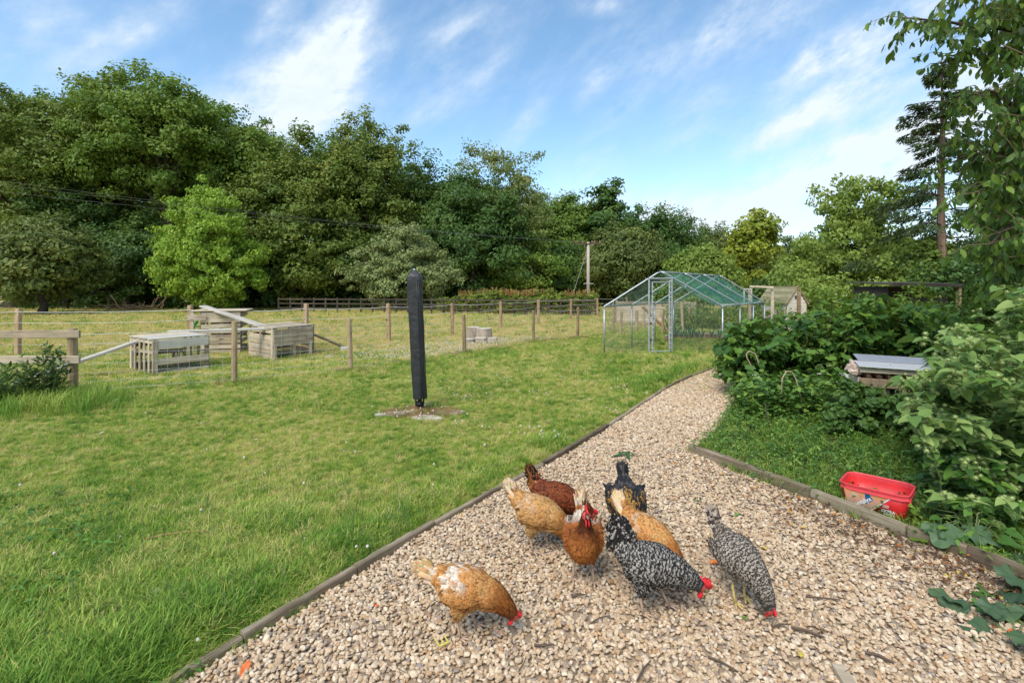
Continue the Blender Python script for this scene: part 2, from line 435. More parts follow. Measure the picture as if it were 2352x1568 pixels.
def scatter(name, sources, P, rot, scl, mats, label=None, smooth=False, parent=None, cat=None):
    """sources: list of (V, quads, tris, midx) ; P (n,3) rot (n,3) scl (n,) or (n,3)"""
    Vs = []; Q = []; T = []; mq = []; mt = []; vid = []; b = 0
    for i, s in enumerate(sources):
        V = np.asarray(s[0], float); Vs.append(V)
        if s[1] is not None and len(s[1]): Q.append(np.asarray(s[1]) + b); mq.append(np.full(len(s[1]), s[3] if len(s) > 3 else 0) if not hasattr(s[3] if len(s) > 3 else 0, '__len__') else np.asarray(s[3]))
        if s[2] is not None and len(s[2]): T.append(np.asarray(s[2]) + b); mt.append(np.full(len(s[2]), s[4] if len(s) > 4 else (s[3] if len(s) > 3 and not hasattr(s[3], '__len__') else 0)))
        vid.append(np.full(len(V), i)); b += len(V)
    Vs.append(P); vid.append(np.full(len(P), -1))
    Q = np.concatenate(Q) if Q else None; T = np.concatenate(T) if T else None
    mi = np.concatenate(mq + mt) if (mq or mt) else None
    me = npmesh(name, np.concatenate(Vs), Q, T, mats, mi, smooth)
    npts = len(P); vid = np.concatenate(vid).astype(np.int32)
    me.attributes.new('vid', 'INT', 'POINT').data.foreach_set('value', vid)
    pk = np.zeros(len(vid), np.int32); pk[b:] = RN.integers(0, len(sources), npts)
    me.attributes.new('pick', 'INT', 'POINT').data.foreach_set('value', pk)
    rr = np.zeros((len(vid), 3), np.float32); rr[b:] = rot
    me.attributes.new('rot', 'FLOAT_VECTOR', 'POINT').data.foreach_set('vector', rr.ravel())
    ss = np.zeros((len(vid), 3), np.float32); scl = np.asarray(scl); ss[b:] = scl if scl.ndim == 2 else scl[:, None]
    me.attributes.new('scl', 'FLOAT_VECTOR', 'POINT').data.foreach_set('vector', ss.ravel())
    o = link(bpy.data.objects.new(name, me), parent); md = o.modifiers.new('scatter', 'NODES'); md.node_group = scatter_group(len(sources))
    return tag(o, label, cat, kind='stuff')
def icos():
    import bmesh
    bm = bmesh.new(); bmesh.ops.create_icosphere(bm, subdivisions=2, radius=1)
    V = np.array([v.co[:] for v in bm.verts]); T = np.array([[v.index for v in f.verts] for f in bm.faces]); bm.free(); return V, T
IV, IT = icos()
def pebble(rng, m):
    V = IV.copy()
    for _ in range(7):   # chip flat facets off the ball
        d = rng.normal(size=3); d /= np.linalg.norm(d); k = rng.uniform(.55, .85)
        h = V @ d; V = V - np.outer(np.maximum(h - k, 0) * .9, d)
    V = V * (1, rng.uniform(.65, .9), rng.uniform(.36, .55))
    return V, None, IT, m
def gravelmat(name, stops, rough=.75):
    m, nt, b = nt_of(name)
    c = ramp(nt, rnd(nt), stops); co = coords(nt)
    n1 = noise(nt, 1.6, 4, .7, co)
    c = mixc(nt, mth(nt, 'MULTIPLY', mth(nt, 'SUBTRACT', n1, .45), 2.2, True), c, (.27, .17, .09))
    nt.links.new(c, b.inputs['Base Color']); b.inputs['Roughness'].default_value = rough; b.inputs['Specular IOR Level'].default_value = .25
    return m
M['stoneA'] = gravelmat('gravel_stone', [(0, (0.407, 0.285, 0.177)), (.2, (0.524, 0.389, 0.251)), (.38, (0.621, 0.484, 0.335)), (.5, (0.456, 0.285, 0.149)), (.6, (0.582, 0.437, 0.288)), (.8, (0.698, 0.580, 0.428)), (.91, (0.369, 0.266, 0.186)), (.97, (0.262, 0.233, 0.214)), (1, (0.446, 0.237, 0.102))])
rng = np.random.default_rng(3)
peb = [pebble(rng, 0) for _ in range(9)]
def sample_poly(poly, n, rng):
    a = np.array([[p[0], p[1]] for p in poly]); lo, hi = a.min(0), a.max(0)
    P = rng.uniform(lo, hi, size=(n, 2)); return P[inpoly(P, a)]
def gravel():
    P = rng.uniform((-2.6, 1.2), (6.5, 11), size=(400000, 2))
    P = P[inpoly(P, [(p.x, p.y) for p in path_poly])]
    dist = P[:, 1]; keep = rng.random(len(P)) < np.clip((3.1 / np.maximum(dist, 1)) ** .8, .3, 1)
    vis = np.abs(P[:, 0]) < P[:, 1] * 1.15 + .4
    P = P[keep & vis]
    d = P[:, 1]; s = rng.uniform(.0085, .0175, len(P)) * (rng.random(len(P)) ** .0) * np.clip(d / 4.2, 1, 1.6)
    big = rng.random(len(P)) < .012; s[big] *= 1.5
    z = .012 + rng.uniform(0, .016, len(P))
    rot = np.stack([rng.normal(0, .38, len(P)), rng.normal(0, .38, len(P)), rng.uniform(0, 6.28, len(P))], 1)
    scatter('path_gravel', peb, np.column_stack([P, z]), rot, s, [M['stoneA']], 'cream and buff gravel stones covering the garden path', cat='gravel')
    return len(P)
print('gravel', gravel())

# ------------------------------------------------------------------ grass
def tuft(rng, nb, h, spread, w, lean=.5, m=0):
    V = []; Q = []; T = []
    for _ in range(nb):
        a = rng.uniform(0, 6.28); r = spread * math.sqrt(rng.random()); x0, y0 = r * math.cos(a), r * math.sin(a)
        dr = rng.uniform(0, 6.28); L = h * rng.uniform(.45, 1.15); ln = lean * rng.uniform(.3, 1.5)
        dx, dy = math.cos(dr), math.sin(dr); px, py = -dy, dx; b = len(V); ww = w * rng.uniform(.6, 1.3)
        for t in (0, .5, .8):
            z = L * (t - .28 * ln * t * t * t); o = L * ln * t * t; k = ww * (1 - .45 * t)
            V += [(x0 + dx * o - px * k, y0 + dy * o - py * k, z), (x0 + dx * o + px * k, y0 + dy * o + py * k, z)]
        o = L * ln; V.append((x0 + dx * o, y0 + dy * o, L * (1 - .28 * ln)))
        Q += [(b, b + 1, b + 3, b + 2), (b + 2, b + 3, b + 5, b + 4)]; T.append((b + 4, b + 5, b + 6))
    return V, Q, T, m
def grassmat(name, stops, s1=.7, s2=3.0, trans=.3):
    m, nt, b = nt_of(name); p = worldpos(nt)
    a = noise(nt, s1, 3, .55, p); c = noise(nt, s2, 3, .6, p)
    f = mth(nt, 'ADD', mth(nt, 'ADD', mth(nt, 'MULTIPLY', a, .62), mth(nt, 'MULTIPLY', c, .42)), mth(nt, 'SUBTRACT', mth(nt, 'MULTIPLY', rnd(nt), .34), .12))
    col = ramp(nt, f, stops)
    nt.links.new(col, b.inputs['Base Color']); b.inputs['Roughness'].default_value = .55; b.inputs['Specular IOR Level'].default_value = .2
    tr = nt.nodes.new('ShaderNodeBsdfTranslucent'); nt.links.new(col, tr.inputs[0])
    mx = nt.nodes.new('ShaderNodeMixShader'); mx.inputs[0].default_value = trans
    nt.links.new(b.outputs[0], mx.inputs[1]); nt.links.new(tr.outputs[0], mx.inputs[2])
    nt.links.new(mx.outputs[0], nt.nodes['Material Output'].inputs[0]); return m
M['grass'] = grassmat('grass_blade', [(.40, (0.081, 0.216, 0.023)), (.51, (0.216, 0.367, 0.040)), (.60, (0.432, 0.497, 0.082)), (.72, (0.670, 0.572, 0.231))])
M['grass_lush'] = grassmat('grass_blade_lush', [(.36, (0.102, 0.224, 0.030)), (.58, (0.243, 0.381, 0.054)), (.8, (0.435, 0.482, 0.108))])
M['grass_dry'] = grassmat('grass_blade_dry', [(.3, (0.330, 0.330, 0.078)), (.5, (0.531, 0.451, 0.157)), (.7, (0.684, 0.528, 0.246))], .4, 2)
M['grass_dry'] = M['grass_dry']
M['clover'] = leafmat('clover_leaf', [(0, (.04, .12, .015)), (1, (.13, .26, .04))], .25, 'obj')
lawnP = [(p[0], p[1]) for p in lawn_poly]
def view_ok(P, m=1.1, e=.5): return np.abs(P[:, 0]) < P[:, 1] * m + e
rg = np.random.default_rng(8)
def grass_points(n, ylo, yhi, dens, poly, rg):
    """uniform in (tan angle, 1/y-ish) so that density thins with distance"""
    y = ylo * (yhi / ylo) ** rg.random(n) if dens == 'log' else rg.uniform(ylo, yhi, n)
    x = rg.uniform(-1.12, 1.12, n) * y; P = np.column_stack([x, y]); return P[inpoly(P, poly)]
P = grass_points(92000, 1.7, 19, 'log', lawnP, rg)
d = P[:, 1]
fence_d = np.min([np.hypot(P[:, 0] - x, P[:, 1] - y) for x, y in FENCE[1:]], 0)
pe = np.min([np.hypot(P[:, 0] - a.x - (b_.x - a.x) * t, P[:, 1] - a.y - (b_.y - a.y) * t) for a, b_ in zip(PATH_L[:-1], PATH_L[1:]) for t in np.linspace(0, 1, 14)], 0)
tall = .5 + .35 * sstep(.2, .8, lown(P, 1.3)) + .55 * sstep(4.5, 1.8, d) * sstep(1.5, -1.5, P[:, 0] + d * .35) + .35 * np.exp(-(fence_d / .3) ** 2) + .25 * np.exp(-((pe - .35) / .2) ** 2) - .42 * np.exp(-(pe / .12) ** 2)
sc = tall * rg.uniform(.7, 1.25, len(P)) * np.clip(d / 6, 1, 1.7)
rot = np.stack([rg.normal(0, .16, len(P)), rg.normal(0, .16, len(P)), rg.uniform(0, 6.28, len(P))], 1)
tall = np.maximum(tall, .25); lush = (tall + rg.normal(0, .13, len(P)) > 1.0) | (rg.random(len(P)) < .12)
tv = [tuft(rg, 24, .085, .055, .0021, .85) for _ in range(6)]
scatter('lawn_grass', tv, np.column_stack([P[~lush], np.full((~lush).sum(), .004)]), rot[~lush], sc[~lush], [M['grass']], 'short green and yellowish lawn grass left of the path', cat='grass')
tv2 = [tuft(rg, 24, .095, .05, .0024, .75) for _ in range(6)]
ks = rg.random(len(P)) < .06
scatter('straw_blades', [tuft(rg, 12, .08, .07, .002, 1.1) for _ in range(4)], np.column_stack([P[ks], np.full(ks.sum(), .006)]), rot[ks], sc[ks], [M['grass_dry']], 'dry yellow blades mixed through the lawn', cat='grass')
scatter('lush_grass', tv2, np.column_stack([P[lush], np.full(lush.sum(), .004)]), rot[lush], sc[lush], [M['grass_lush']], 'longer bright green grass along the path edge and lower left corner', cat='grass')
# paddock: drier
P = np.column_stack([rg.uniform(-1.15, .6, 60000), 7.6 * (42 / 7.6) ** rg.random(60000)]); P[:, 0] *= P[:, 1]
P = P[~inpoly(P, lawnP) & (P[:, 1] < 44)]
s = rg.uniform(.5, 1.1, len(P)) * np.clip(P[:, 1] / 9, .9, 3.2)
rot = np.stack([rg.normal(0, .2, len(P)), rg.normal(0, .2, len(P)), rg.uniform(0, 6.28, len(P))], 1)
gr = (rg.random(len(P)) < .18 + .75 * sstep(13.5, 9.5, P[:, 1]) * sstep(3.5, -1, P[:, 0]))
tv3 = [tuft(rg, 22, .06, .07, .0026, .8) for _ in range(5)]
scatter('paddock_grass', tv3, np.column_stack([P[~gr], np.zeros((~gr).sum())]), rot[~gr], s[~gr] * .8, [M['grass_dry']], 'dry straw coloured paddock grass behind the wire fence', cat='grass')
scatter('paddock_green_grass', tv3, np.column_stack([P[gr], np.zeros(gr.sum())]), rot[gr], s[gr] * 1.15, [M['grass']], 'greener grass in the paddock around the pallet huts', cat='grass')

# small lawn leaves (clover and weeds)
def leaf_outline(kind):
    if kind == 'oval': return [(0, 0), (.18, .25), (.24, .5), (.15, .8), (0, 1)]
    if kind == 'heart': return [(0, .06), (.2, -.04), (.38, .15), (.36, .42), (.2, .75), (0, 1)]
    if kind == 'lobed': return [(0, .05), (.28, -.1), (.34, .12), (.55, .3), (.36, .42), (.38, .68), (.18, .66), (0, 1)]
    if kind == 'lance': return [(0, 0), (.1, .2), (.14, .45), (.08, .78), (0, 1)]
    if kind == 'big': return [(0, .1), (.2, -.06), (.33, -.1), (.42, .02), (.52, .05), (.55, .2), (.62, .3), (.52, .4), (.56, .52), (.42, .6), (.44, .74), (.3, .78), (.26, .9), (.12, .9), (0, 1.0)]
def leaf_mesh(kind, fold=.25, curl=.35, wob=0.0, rng=None):
    o = leaf_outline(kind); V = []; n = len(o)
    def zc(x, y): return fold * abs(x) - curl * y * y + (wob * math.sin(9 * y + 5 * x) if wob else 0)
    mid = [(0, y) for x, y in o]
    V = [(0, y, zc(0, y)) for x, y in mid]; Q = []; T = []
    for sgn in (1, -1):
        b = len(V); V += [(sgn * x, y, zc(x, y)) for x, y in o[1:-1]]
        for i in range(n - 1):
            a0, a1 = i, i + 1; e0 = b + i - 1; e1 = b + i
            if i == 0: f = (a0, e1, a1)
            elif i == n - 2: f = (a0, e0, a1)
            else: f = (a0, e0, e1, a1)
            if sgn < 0: f = f[::-1]
            (Q if len(f) == 4 else T).append(f)
    return np.array(V, float), Q, T, 0
def ground_leaves(name, kind, P, s, mat, label, tilt=.35, z=.01, nper=4, hgt=.035, cat='ground plants'):
    src = []
    for _ in range(5):
        V = []; Q = []; T = []
        for k in range(nper):
            v, q, t, _m = leaf_mesh(kind, .2, .3); a = rg.uniform(0, 6.28); M3 = np.array(Euler((rg.uniform(-.3, .6), rg.normal(0, .3), a)).to_matrix())
            v = (v * rg.uniform(.7, 1.1)) @ M3.T + (rg.normal(0, .5), rg.normal(0, .5), rg.uniform(.1, 1.2) * hgt / .035); b = len(V)
            V += v.tolist(); Q += [tuple(i + b for i in f) for f in q]; T += [tuple(i + b for i in f) for f in t]
        src.append((V, Q, T, 0))
    rot = np.stack([rg.normal(0, tilt * .4, len(P)), rg.normal(0, tilt * .4, len(P)), rg.uniform(0, 6.28, len(P))], 1)
    return scatter(name, src, np.column_stack([P, np.full(len(P), z)]), rot, s, [mat], label, cat=cat)
P = grass_points(16000, 1.8, 14, 'log', lawnP, rg); P = P[lown(P, 2.1) > .05]
ground_leaves('lawn_clover', 'oval', P, rg.uniform(.012, .022, len(P)) * np.clip(P[:, 1] / 5, 1, 1.6), M['clover'], 'low clover and weed leaves among the lawn grass')
P = grass_points(5000, 1.8, 6, 'log', lawnP, rg); P = P[(P[:, 0] < -P[:, 1] * .66 - .25 * (P[:, 1] - 2) + .25 * lown(P, 2)) & (P[:, 1] < 3.7)]
ground_leaves('corner_weeds', 'heart', P, rg.uniform(.022, .042, len(P)), M['clover'], 'broad leaved weeds in the lower left lawn corner', nper=5, hgt=.07)
# white clover heads
ball = MB().ball((0, 0, 1), 1, 6, 4); ballV = [tuple(v) for v in ball.v]; bq = [f for f in ball.f if len(f) == 4]; bt = [f for f in ball.f if len(f) == 3]
M['flower'] = plain('clover_flower', (.62, .55, .50), .8)
P = grass_points(11000, 1.9, 12, 'log', lawnP, rg)
kk = (lown(P, 1.7) > .2) & (P[:, 0] / P[:, 1] > -.35) | (rg.random(len(P)) < .02); P = P[kk & (rg.random(len(P)) < .55)]; pf = np.min([np.hypot(P[:, 0] - a.x - (b_.x - a.x) * t, P[:, 1] - a.y - (b_.y - a.y) * t) for a, b_ in zip(PATH_L[:-1], PATH_L[1:]) for t in np.linspace(0, 1, 14)], 0); P = P[pf > .09]
scatter('clover_flowers', [(ballV, bq, bt, 0)], np.column_stack([P, rg.uniform(.04, .07, len(P))]), np.zeros((len(P), 3)), rg.uniform(.006, .011, len(P)), [M['flower']], 'white clover flower heads dotted over the lawn', cat='flowers')
P = np.column_stack([rg.uniform(-4.3, 2.2, 2600), rg.uniform(10.8, 15.5, 2600)])
P = P[(~inpoly(P, lawnP)) & (np.exp(-((P[:, 0] + 1.2 - (P[:, 1] - 13) * .8) / 1.8) ** 2) > rg.random(len(P)))]
scatter('paddock_daisies', [(ballV, bq, bt, 0)], np.column_stack([P, rg.uniform(.04, .08, len(P))]), np.zeros((len(P), 3)), rg.uniform(.008, .014, len(P)), [M['flower']], 'white daisies and clover around the log seat in the paddock', cat='flowers')
# ------------------------------------------------------------------ trees
M['oak'] = leafmat('oak_leaf', [(0, (0.058, 0.104, 0.016)), (.45, (0.123, 0.183, 0.026)), (.8, (0.233, 0.256, 0.045)), (1, (0.388, 0.305, 0.050))], .25, big=.35)
M['beech'] = leafmat('beech_leaf', [(0, (0.058, 0.122, 0.018)), (.5, (0.129, 0.220, 0.028)), (1, (0.285, 0.329, 0.050))], .28, big=.4)
M['dkgreen'] = leafmat('dark_leaf', [(0, (0.028, 0.073, 0.016)), (.5, (0.065, 0.134, 0.026)), (1, (0.142, 0.207, 0.035))], .22, big=.4)
M['olive'] = leafmat('olive_leaf', [(0, (0.065, 0.098, 0.025)), (.5, (0.129, 0.171, 0.040)), (1, (0.246, 0.256, 0.060))], .25, big=.4)
M['ash'] = leafmat('ash_leaf', [(0, (0.091, 0.122, 0.035)), (.5, (0.181, 0.220, 0.060)), (1, (0.336, 0.342, 0.090))], .3, big=.5)
M['grey'] = leafmat('whitebeam_leaf', [(0, (0.116, 0.159, 0.055)), (.5, (0.220, 0.268, 0.095)), (1, (0.375, 0.415, 0.150))], .25, big=.8)
M['bright'] = leafmat('bright_leaf', [(0, (0.129, 0.244, 0.025)), (.5, (0.246, 0.390, 0.040)), (1, (0.440, 0.537, 0.070))], .35, big=.9)
M['yellow'] = leafmat('yellowish_leaf', [(0, (0.116, 0.159, 0.020)), (.5, (0.259, 0.305, 0.030)), (1, (0.491, 0.464, 0.050))], .3, big=.7)
M['light'] = leafmat('light_leaf', [(0, (0.103, 0.171, 0.030)), (.5, (0.220, 0.305, 0.055)), (1, (0.388, 0.439, 0.085))], .35, big=.8)
M['spruce'] = leafmat('conifer_needle', [(0, (.018, .04, .014)), (.5, (.04, .07, .022)), (1, (.09, .11, .03))], .12)
M['hedge'] = leafmat('hedge_leaf', [(0, (0.065, 0.110, 0.018)), (.5, (0.168, 0.232, 0.030)), (1, (0.336, 0.366, 0.050))], .25)
M['hedge_tip'] = leafmat('hedge_tip_leaf', [(0, (.30, .12, .05)), (.5, (.45, .22, .09)), (1, (.42, .36, .10))], .3)

rt = np.random.default_rng(21)
def unit(n, rng): v = rng.normal(size=(n, 3)); return v / np.linalg.norm(v, axis=1, keepdims=True)
def leaf_cards(C_, Nrm, L, W, rng, droop=.0, along=None):
    """one rhombic leaf per point; returns V (4n,3), Q"""
    n = len(C_); d = unit(n, rng)
    if along is not None: d = d * .6 + along
    d = d - Nrm * (d * Nrm).sum(1, keepdims=True) * .7; d[:, 2] -= droop
    d /= np.linalg.norm(d, axis=1, keepdims=True) + 1e-9
    s = np.cross(d, Nrm + rng.normal(0, .35, (n, 3))); s /= np.linalg.norm(s, axis=1, keepdims=True) + 1e-9
    L = np.broadcast_to(np.asarray(L, float), (n,))[:, None]; W = np.broadcast_to(np.asarray(W, float), (n,))[:, None]
    nn = np.cross(s, d)
    p0 = C_ - d * L * .5; p2 = C_ + d * L * .5 - nn * L * .12; m_ = C_ - d * L * .05 + nn * L * .06
    V = np.stack([p0, m_ + s * W * .5, p2, m_ - s * W * .5], 1).reshape(-1, 3)
    return V, np.arange(4 * n).reshape(-1, 4)
def lump(D, rng, k=9, a=.16):
    r = np.ones(len(D))
    for _ in range(k):
        w = rng.normal(size=3) * rng.uniform(1.5, 5); r += a / k ** .5 * 1.5 * np.sin(D @ w + rng.uniform(0, 6.28))
    return r
def crown_points(lobes, ncl, rng, fill=.25, rag=.14):
    """lobes: (cx,cy,cz,rx,ry,rz). returns cluster centres and outward normals"""
    vol = np.array([l[3] * l[4] + l[3] * l[5] for l in lobes]); cnt = (vol / vol.sum() * ncl).astype(int) + 1
    Cs = []; Ns = []
    for l, n in zip(lobes, cnt):
        D = unit(n, rng); r = lump(D, rng, a=rag)
        rad = np.where(rng.random(n) < fill, rng.uniform(.35, .8, n), rng.uniform(.86, 1.03, n)) * r
        c = np.array(l[:3]); rr = np.array(l[3:6]); P = c + D * rr * rad[:, None]
        Cs.append(P); N_ = D / rr; Ns.append(N_ / np.linalg.norm(N_, axis=1, keepdims=True))
    P = np.concatenate(Cs); N_ = np.concatenate(Ns); keep = np.ones(len(P), bool)
    for l in lobes:   # drop clusters deep inside another lobe
        q = (P - np.array(l[:3])) / np.array(l[3:6]); keep &= ~((q ** 2).sum(1) < .10)
    return P[keep], N_[keep]
def foliage(name, lobes, ncl, cr, nl, L, W, mat, rng, fill=.25, rag=.14, droop=.1, flat=.62, zmin=.15):
    P, N_ = crown_points(lobes, ncl, rng, fill, rag); n = len(P)
    r = cr * rng.uniform(.6, 1.25, n); U = unit(n * nl, rng)
    U[:, 2] = U[:, 2] + .25 * (rng.random(n * nl) - .2)
    idx = np.repeat(np.arange(n), nl)
    rad = rng.random(n * nl) ** .45
    # clusters stretch outwards along their normal so that sprays stick out
    off = U * rad[:, None] * r[idx][:, None]; off[:, 2] *= flat
    off += N_[idx] * ((off * N_[idx]).sum(1) * .45)[:, None]
    Cc = P[idx] + off; keep = Cc[:, 2] > zmin
    nr = U * .55 + N_[idx] * .35 + np.array([0, 0, .35]) ; nr /= np.linalg.norm(nr, axis=1, keepdims=True)
    Cc, nr, ii = Cc[keep], nr[keep], idx[keep]
    sz = rng.uniform(.7, 1.3, len(Cc))
    V, Q = leaf_cards(Cc, nr, L * sz, W * sz, rng, droop)
    cv = rng.random(n); v = np.clip(.5 + (cv[ii] - .5) * .45 + rng.normal(0, .22, len(Cc)), 0, 1)
    return npmesh(name, V, Q, None, [mat], fattr={'v': v}), P
def skeleton(base, top, r0, targets, rng, seg=8, nb=14, lean=0.0, r1=.25, low=.25):
    mb = MB(); base = Vector(base); top = Vector(top); pts = []; wob = [Vector((rng.normal(0, 1), rng.normal(0, 1), 0)) * (top - base).length * .012 for _ in range(9)]
    for i in range(9): t = i / 8; pts.append(base.lerp(top, t) + wob[i] * (t > 0))
    rad = [r0 * (1.35 if i == 0 else 1) * (1 - t * (1 - r1)) for i, t in enumerate([j / 8 for j in range(9)])]
    mb.tube([base - Vector((0, 0, .3))] + pts, [rad[0] * 1.1] + rad, seg)
    sel = rng.choice(len(targets), min(nb, len(targets)), replace=False)
    for k in sel:
        tg = Vector(targets[k].tolist()); t = max(low, min(.95, (tg.z - base.z) / max(.1, top.z - base.z) * .75)); s = base.lerp(top, t)
        L_ = (tg - s).length; mid = s.lerp(tg, .5) + Vector((rng.normal(0, .06) * L_, rng.normal(0, .06) * L_, .10 * L_)); q1 = s.lerp(mid, .5) + Vector((0, 0, .03 * L_)); q2 = mid.lerp(tg, .5)
        rr = r0 * .42 * (1 - t * .5) * min(1, L_ / 4 + .3)
        mb.tube([s, q1, mid, q2, tg], [rr, rr * .8, rr * .58, rr * .36, rr * .12], max(4, seg - 3), cap=False)
    return mb
CROWNS = {}
def tree(name, u, vtop, hw, Y, mat, label, vbot=640, ncl=230, nl=85, cr=1.15, L=.42, W=.24, bark='bark', trunk=.35, lobes=None, rag=.16, fill=.3, depth=.8, droop=.1, cat='tree', group='trees of the wood behind the paddock', nb=14, seed=None, twig=0, trunk_top=.72):
    rng = np.random.default_rng(seed if seed is not None else int(u * 7 + vtop))
    X = (u - UC) / F * Y; ztop = H + (VH - vtop) / F * Y; zb = max(.3, H + (VH - vbot) / F * Y); w = hw / F * Y
    e = empty(name, (X, Y, 0), label, cat, group)
    zc = (ztop + zb) / 2; rz = (ztop - zb) / 2
    if lobes is None:
        lobes = [(0, 0, zc - rz * .15, w * .92, w * depth * .9, rz * .85), (w * rng.uniform(-.35, .1), 0, zc + rz * .38, w * .62, w * .6 * depth, rz * .6), (w * rng.uniform(.1, .45), -w * .1, zc + rz * .1, w * .58, w * .55, rz * .55), (-w * rng.uniform(.25, .5), -w * .15, zc - rz * .05, w * .55, w * .5, rz * .5)]
    else: lobes = [(a * w, b * w, zc + c * rz, d * w, d * w * depth, f_ * rz) for (a, b, c, d, f_) in lobes]
    me, P = foliage('crown', lobes, ncl, cr, nl, L, W, M[mat], rng, fill, rag, droop)
    inst('crown', me, e)
    sk = skeleton((0, 0, 0), (0, 0, zb + (ztop - zb) * trunk_top), trunk, P, rng, nb=nb)
    inst('trunk', sk.mesh('trunk', M[bark], True), e)
    return e, me
big = dict(ncl=430, nl=110, cr=1.0, L=.30, W=.17)
t_ = {}
t_['a'] = tree('oak_tree', 40, 188, 215, 40, 'oak', 'tall spreading oak at the left edge with sky showing through its crown', 560, lobes=[(-.2, 0, -.3, .95, .6), (.3, -.1, .3, .75, .62), (-.45, 0, .5, .62, .4), (.55, -.2, -.2, .6, .6)], trunk=.6, ncl=330, nl=100, cr=1.0, L=.30, W=.17, rag=.22, fill=.2)
t_['b'] = tree('oak_tree', 235, 172, 165, 42, 'oak', 'tall oak with yellowing twigs, second along the wood edge from the left', 520, trunk=.8, **big)
t_['c'] = tree('beech_tree', 385, 166, 185, 40, 'beech', 'tallest yellow green beech of the wood, above the bright cherry tree', 470, trunk=.6, **big)
t_['d'] = tree('beech_tree', 555, 248, 125, 43, 'beech', 'rounded fresh green beech just right of the tallest beech', 600, **big)
t_['e'] = tree('oak_tree', 690, 316, 130, 40, 'oak', 'broad dark oak between the bright cherry tree and the grey green tree', 690, lobes=[(0, 0, -.15, .95, .8), (.3, 0, .3, .6, .55), (-.4, -.2, .2, .5, .5), (.2, -.3, -.5, .9, .5)], **big)
t_['f'] = tree('beech_tree', 835, 258, 120, 43, 'oak', 'tall oak with a ragged feathery top above the grey green tree', 650, rag=.24, **big)
t_['g'] = tree('beech_tree', 990, 372, 95, 46, 'dkgreen', 'dark beech behind and right of the grey green tree', 680, **big)
t_['h'] = tree('ash_tree', 1140, 350, 110, 45, 'ash', 'open crowned pale ash with drooping twigs left of the utility pole', 690, rag=.2, fill=.15, droop=.5, ncl=330, nl=80, cr=.9, L=.28, W=.14, lobes=[(0, 0, -.2, .85, .75), (.05, 0, .45, .8, .55), (.35, -.2, -.1, .6, .8)], bark='pale_bark')
t_['i'] = tree('oak_tree', 1085, 410, 120, 42, 'dkgreen', 'dark green oak in front of the pale ash, above the hedge', 680, **big)
t_['j'] = tree('alder_tree', 1300, 443, 80, 52, 'beech', 'green alder behind the utility pole', 690, **big)
t_['k'] = tree('alder_tree', 1392, 408, 42, 50, 'dkgreen', 'narrow upright alder standing above its neighbours right of the pole', 640, trunk=.25, ncl=140, nl=80, cr=1.0, lobes=[(0, 0, .3, .85, .65), (0, 0, -.4, 1.2, .6)])
t_['l'] = tree('oak_tree', 1500, 466, 105, 55, 'dkgreen', 'domed dark oak behind the wire run', 690, **big)
t_['m'] = tree('oak_tree', 1430, 520, 90, 44, 'olive', 'lower olive green tree right of the utility pole', 690, **big)
t_['n'] = tree('oak_tree', 1625, 530, 90, 66, 'olive', 'far low olive tree right of the domed oak', 690, **big)
t_['o'] = tree('oak_tree', 1830, 548, 110, 75, 'olive', 'hazy olive wood tree furthest off, left of the birch', 690, **big)
tree('lime_tree', 1722, 498, 52, 34, 'yellow', 'small yellowish tree with a ragged top above the playhouse', 640, group=None, ncl=120, nl=90, cr=.75, L=.3, W=.18, trunk=.15, rag=.26, bark='bark')
# lower trees in front
tree('hawthorn_tree', 95, 500, 118, 30, 'olive', 'rounded olive green thorn tree low on the far left', 690, group=None, ncl=260, nl=80, cr=.75, L=.28, W=.16, trunk=.22, depth=.8, droop=.3)
tree('cherry_tree', 474, 424, 116, 33, 'bright', 'bright lime green young cherry tree alone at the paddock edge', 698, group=None, ncl=560, nl=80, cr=.5, L=.2, W=.13, trunk=.16, droop=.7, rag=.12, fill=.35, lobes=[(0, 0, -.35, 1, .62), (-.05, 0, .2, .68, .55), (.05, 0, .6, .33, .42)], bark='pale_bark')
tree('whitebeam_tree', 925, 518, 108, 36, 'grey', 'rounded grey green whitebeam behind the covered airer', 700, group=None, ncl=560, nl=80, cr=.52, L=.2, W=.13, trunk=.2, rag=.12, fill=.35, lobes=[(0, 0, -.12, 1, .8), (-.05, 0, .35, .72, .62), (.1, -.1, -.4, .95, .55)], bark='pale_bark')
for (u, v, hw, Y, mt, lb) in [(300, 500, 130, 38, 'dkgreen', 'dark green lower tree behind and left of the bright cherry'), (590, 500, 90, 40, 'dkgreen', 'dark lower tree right behind the bright cherry'), (150, 400, 120, 39, 'dkgreen', 'dark tree low in the wood on the left'), (1190, 520, 90, 44, 'beech', 'green lower tree in front of the pale ash, over the hedge'), (1290, 560, 70, 46, 'dkgreen', 'dark shrubby tree directly behind the utility pole'), (790, 520, 100, 41, 'dkgreen', 'dark lower tree just left of the grey green whitebeam'), (1545, 575, 80, 46, 'dkgreen', 'dark low tree above the roof ridge of the wire run')]:
    tree('hazel_tree', u, v, hw, Y, mt, lb, 700, ncl=300, nl=95, cr=.85, L=.28, W=.16, trunk=.2, group='lower trees along the wood edge')
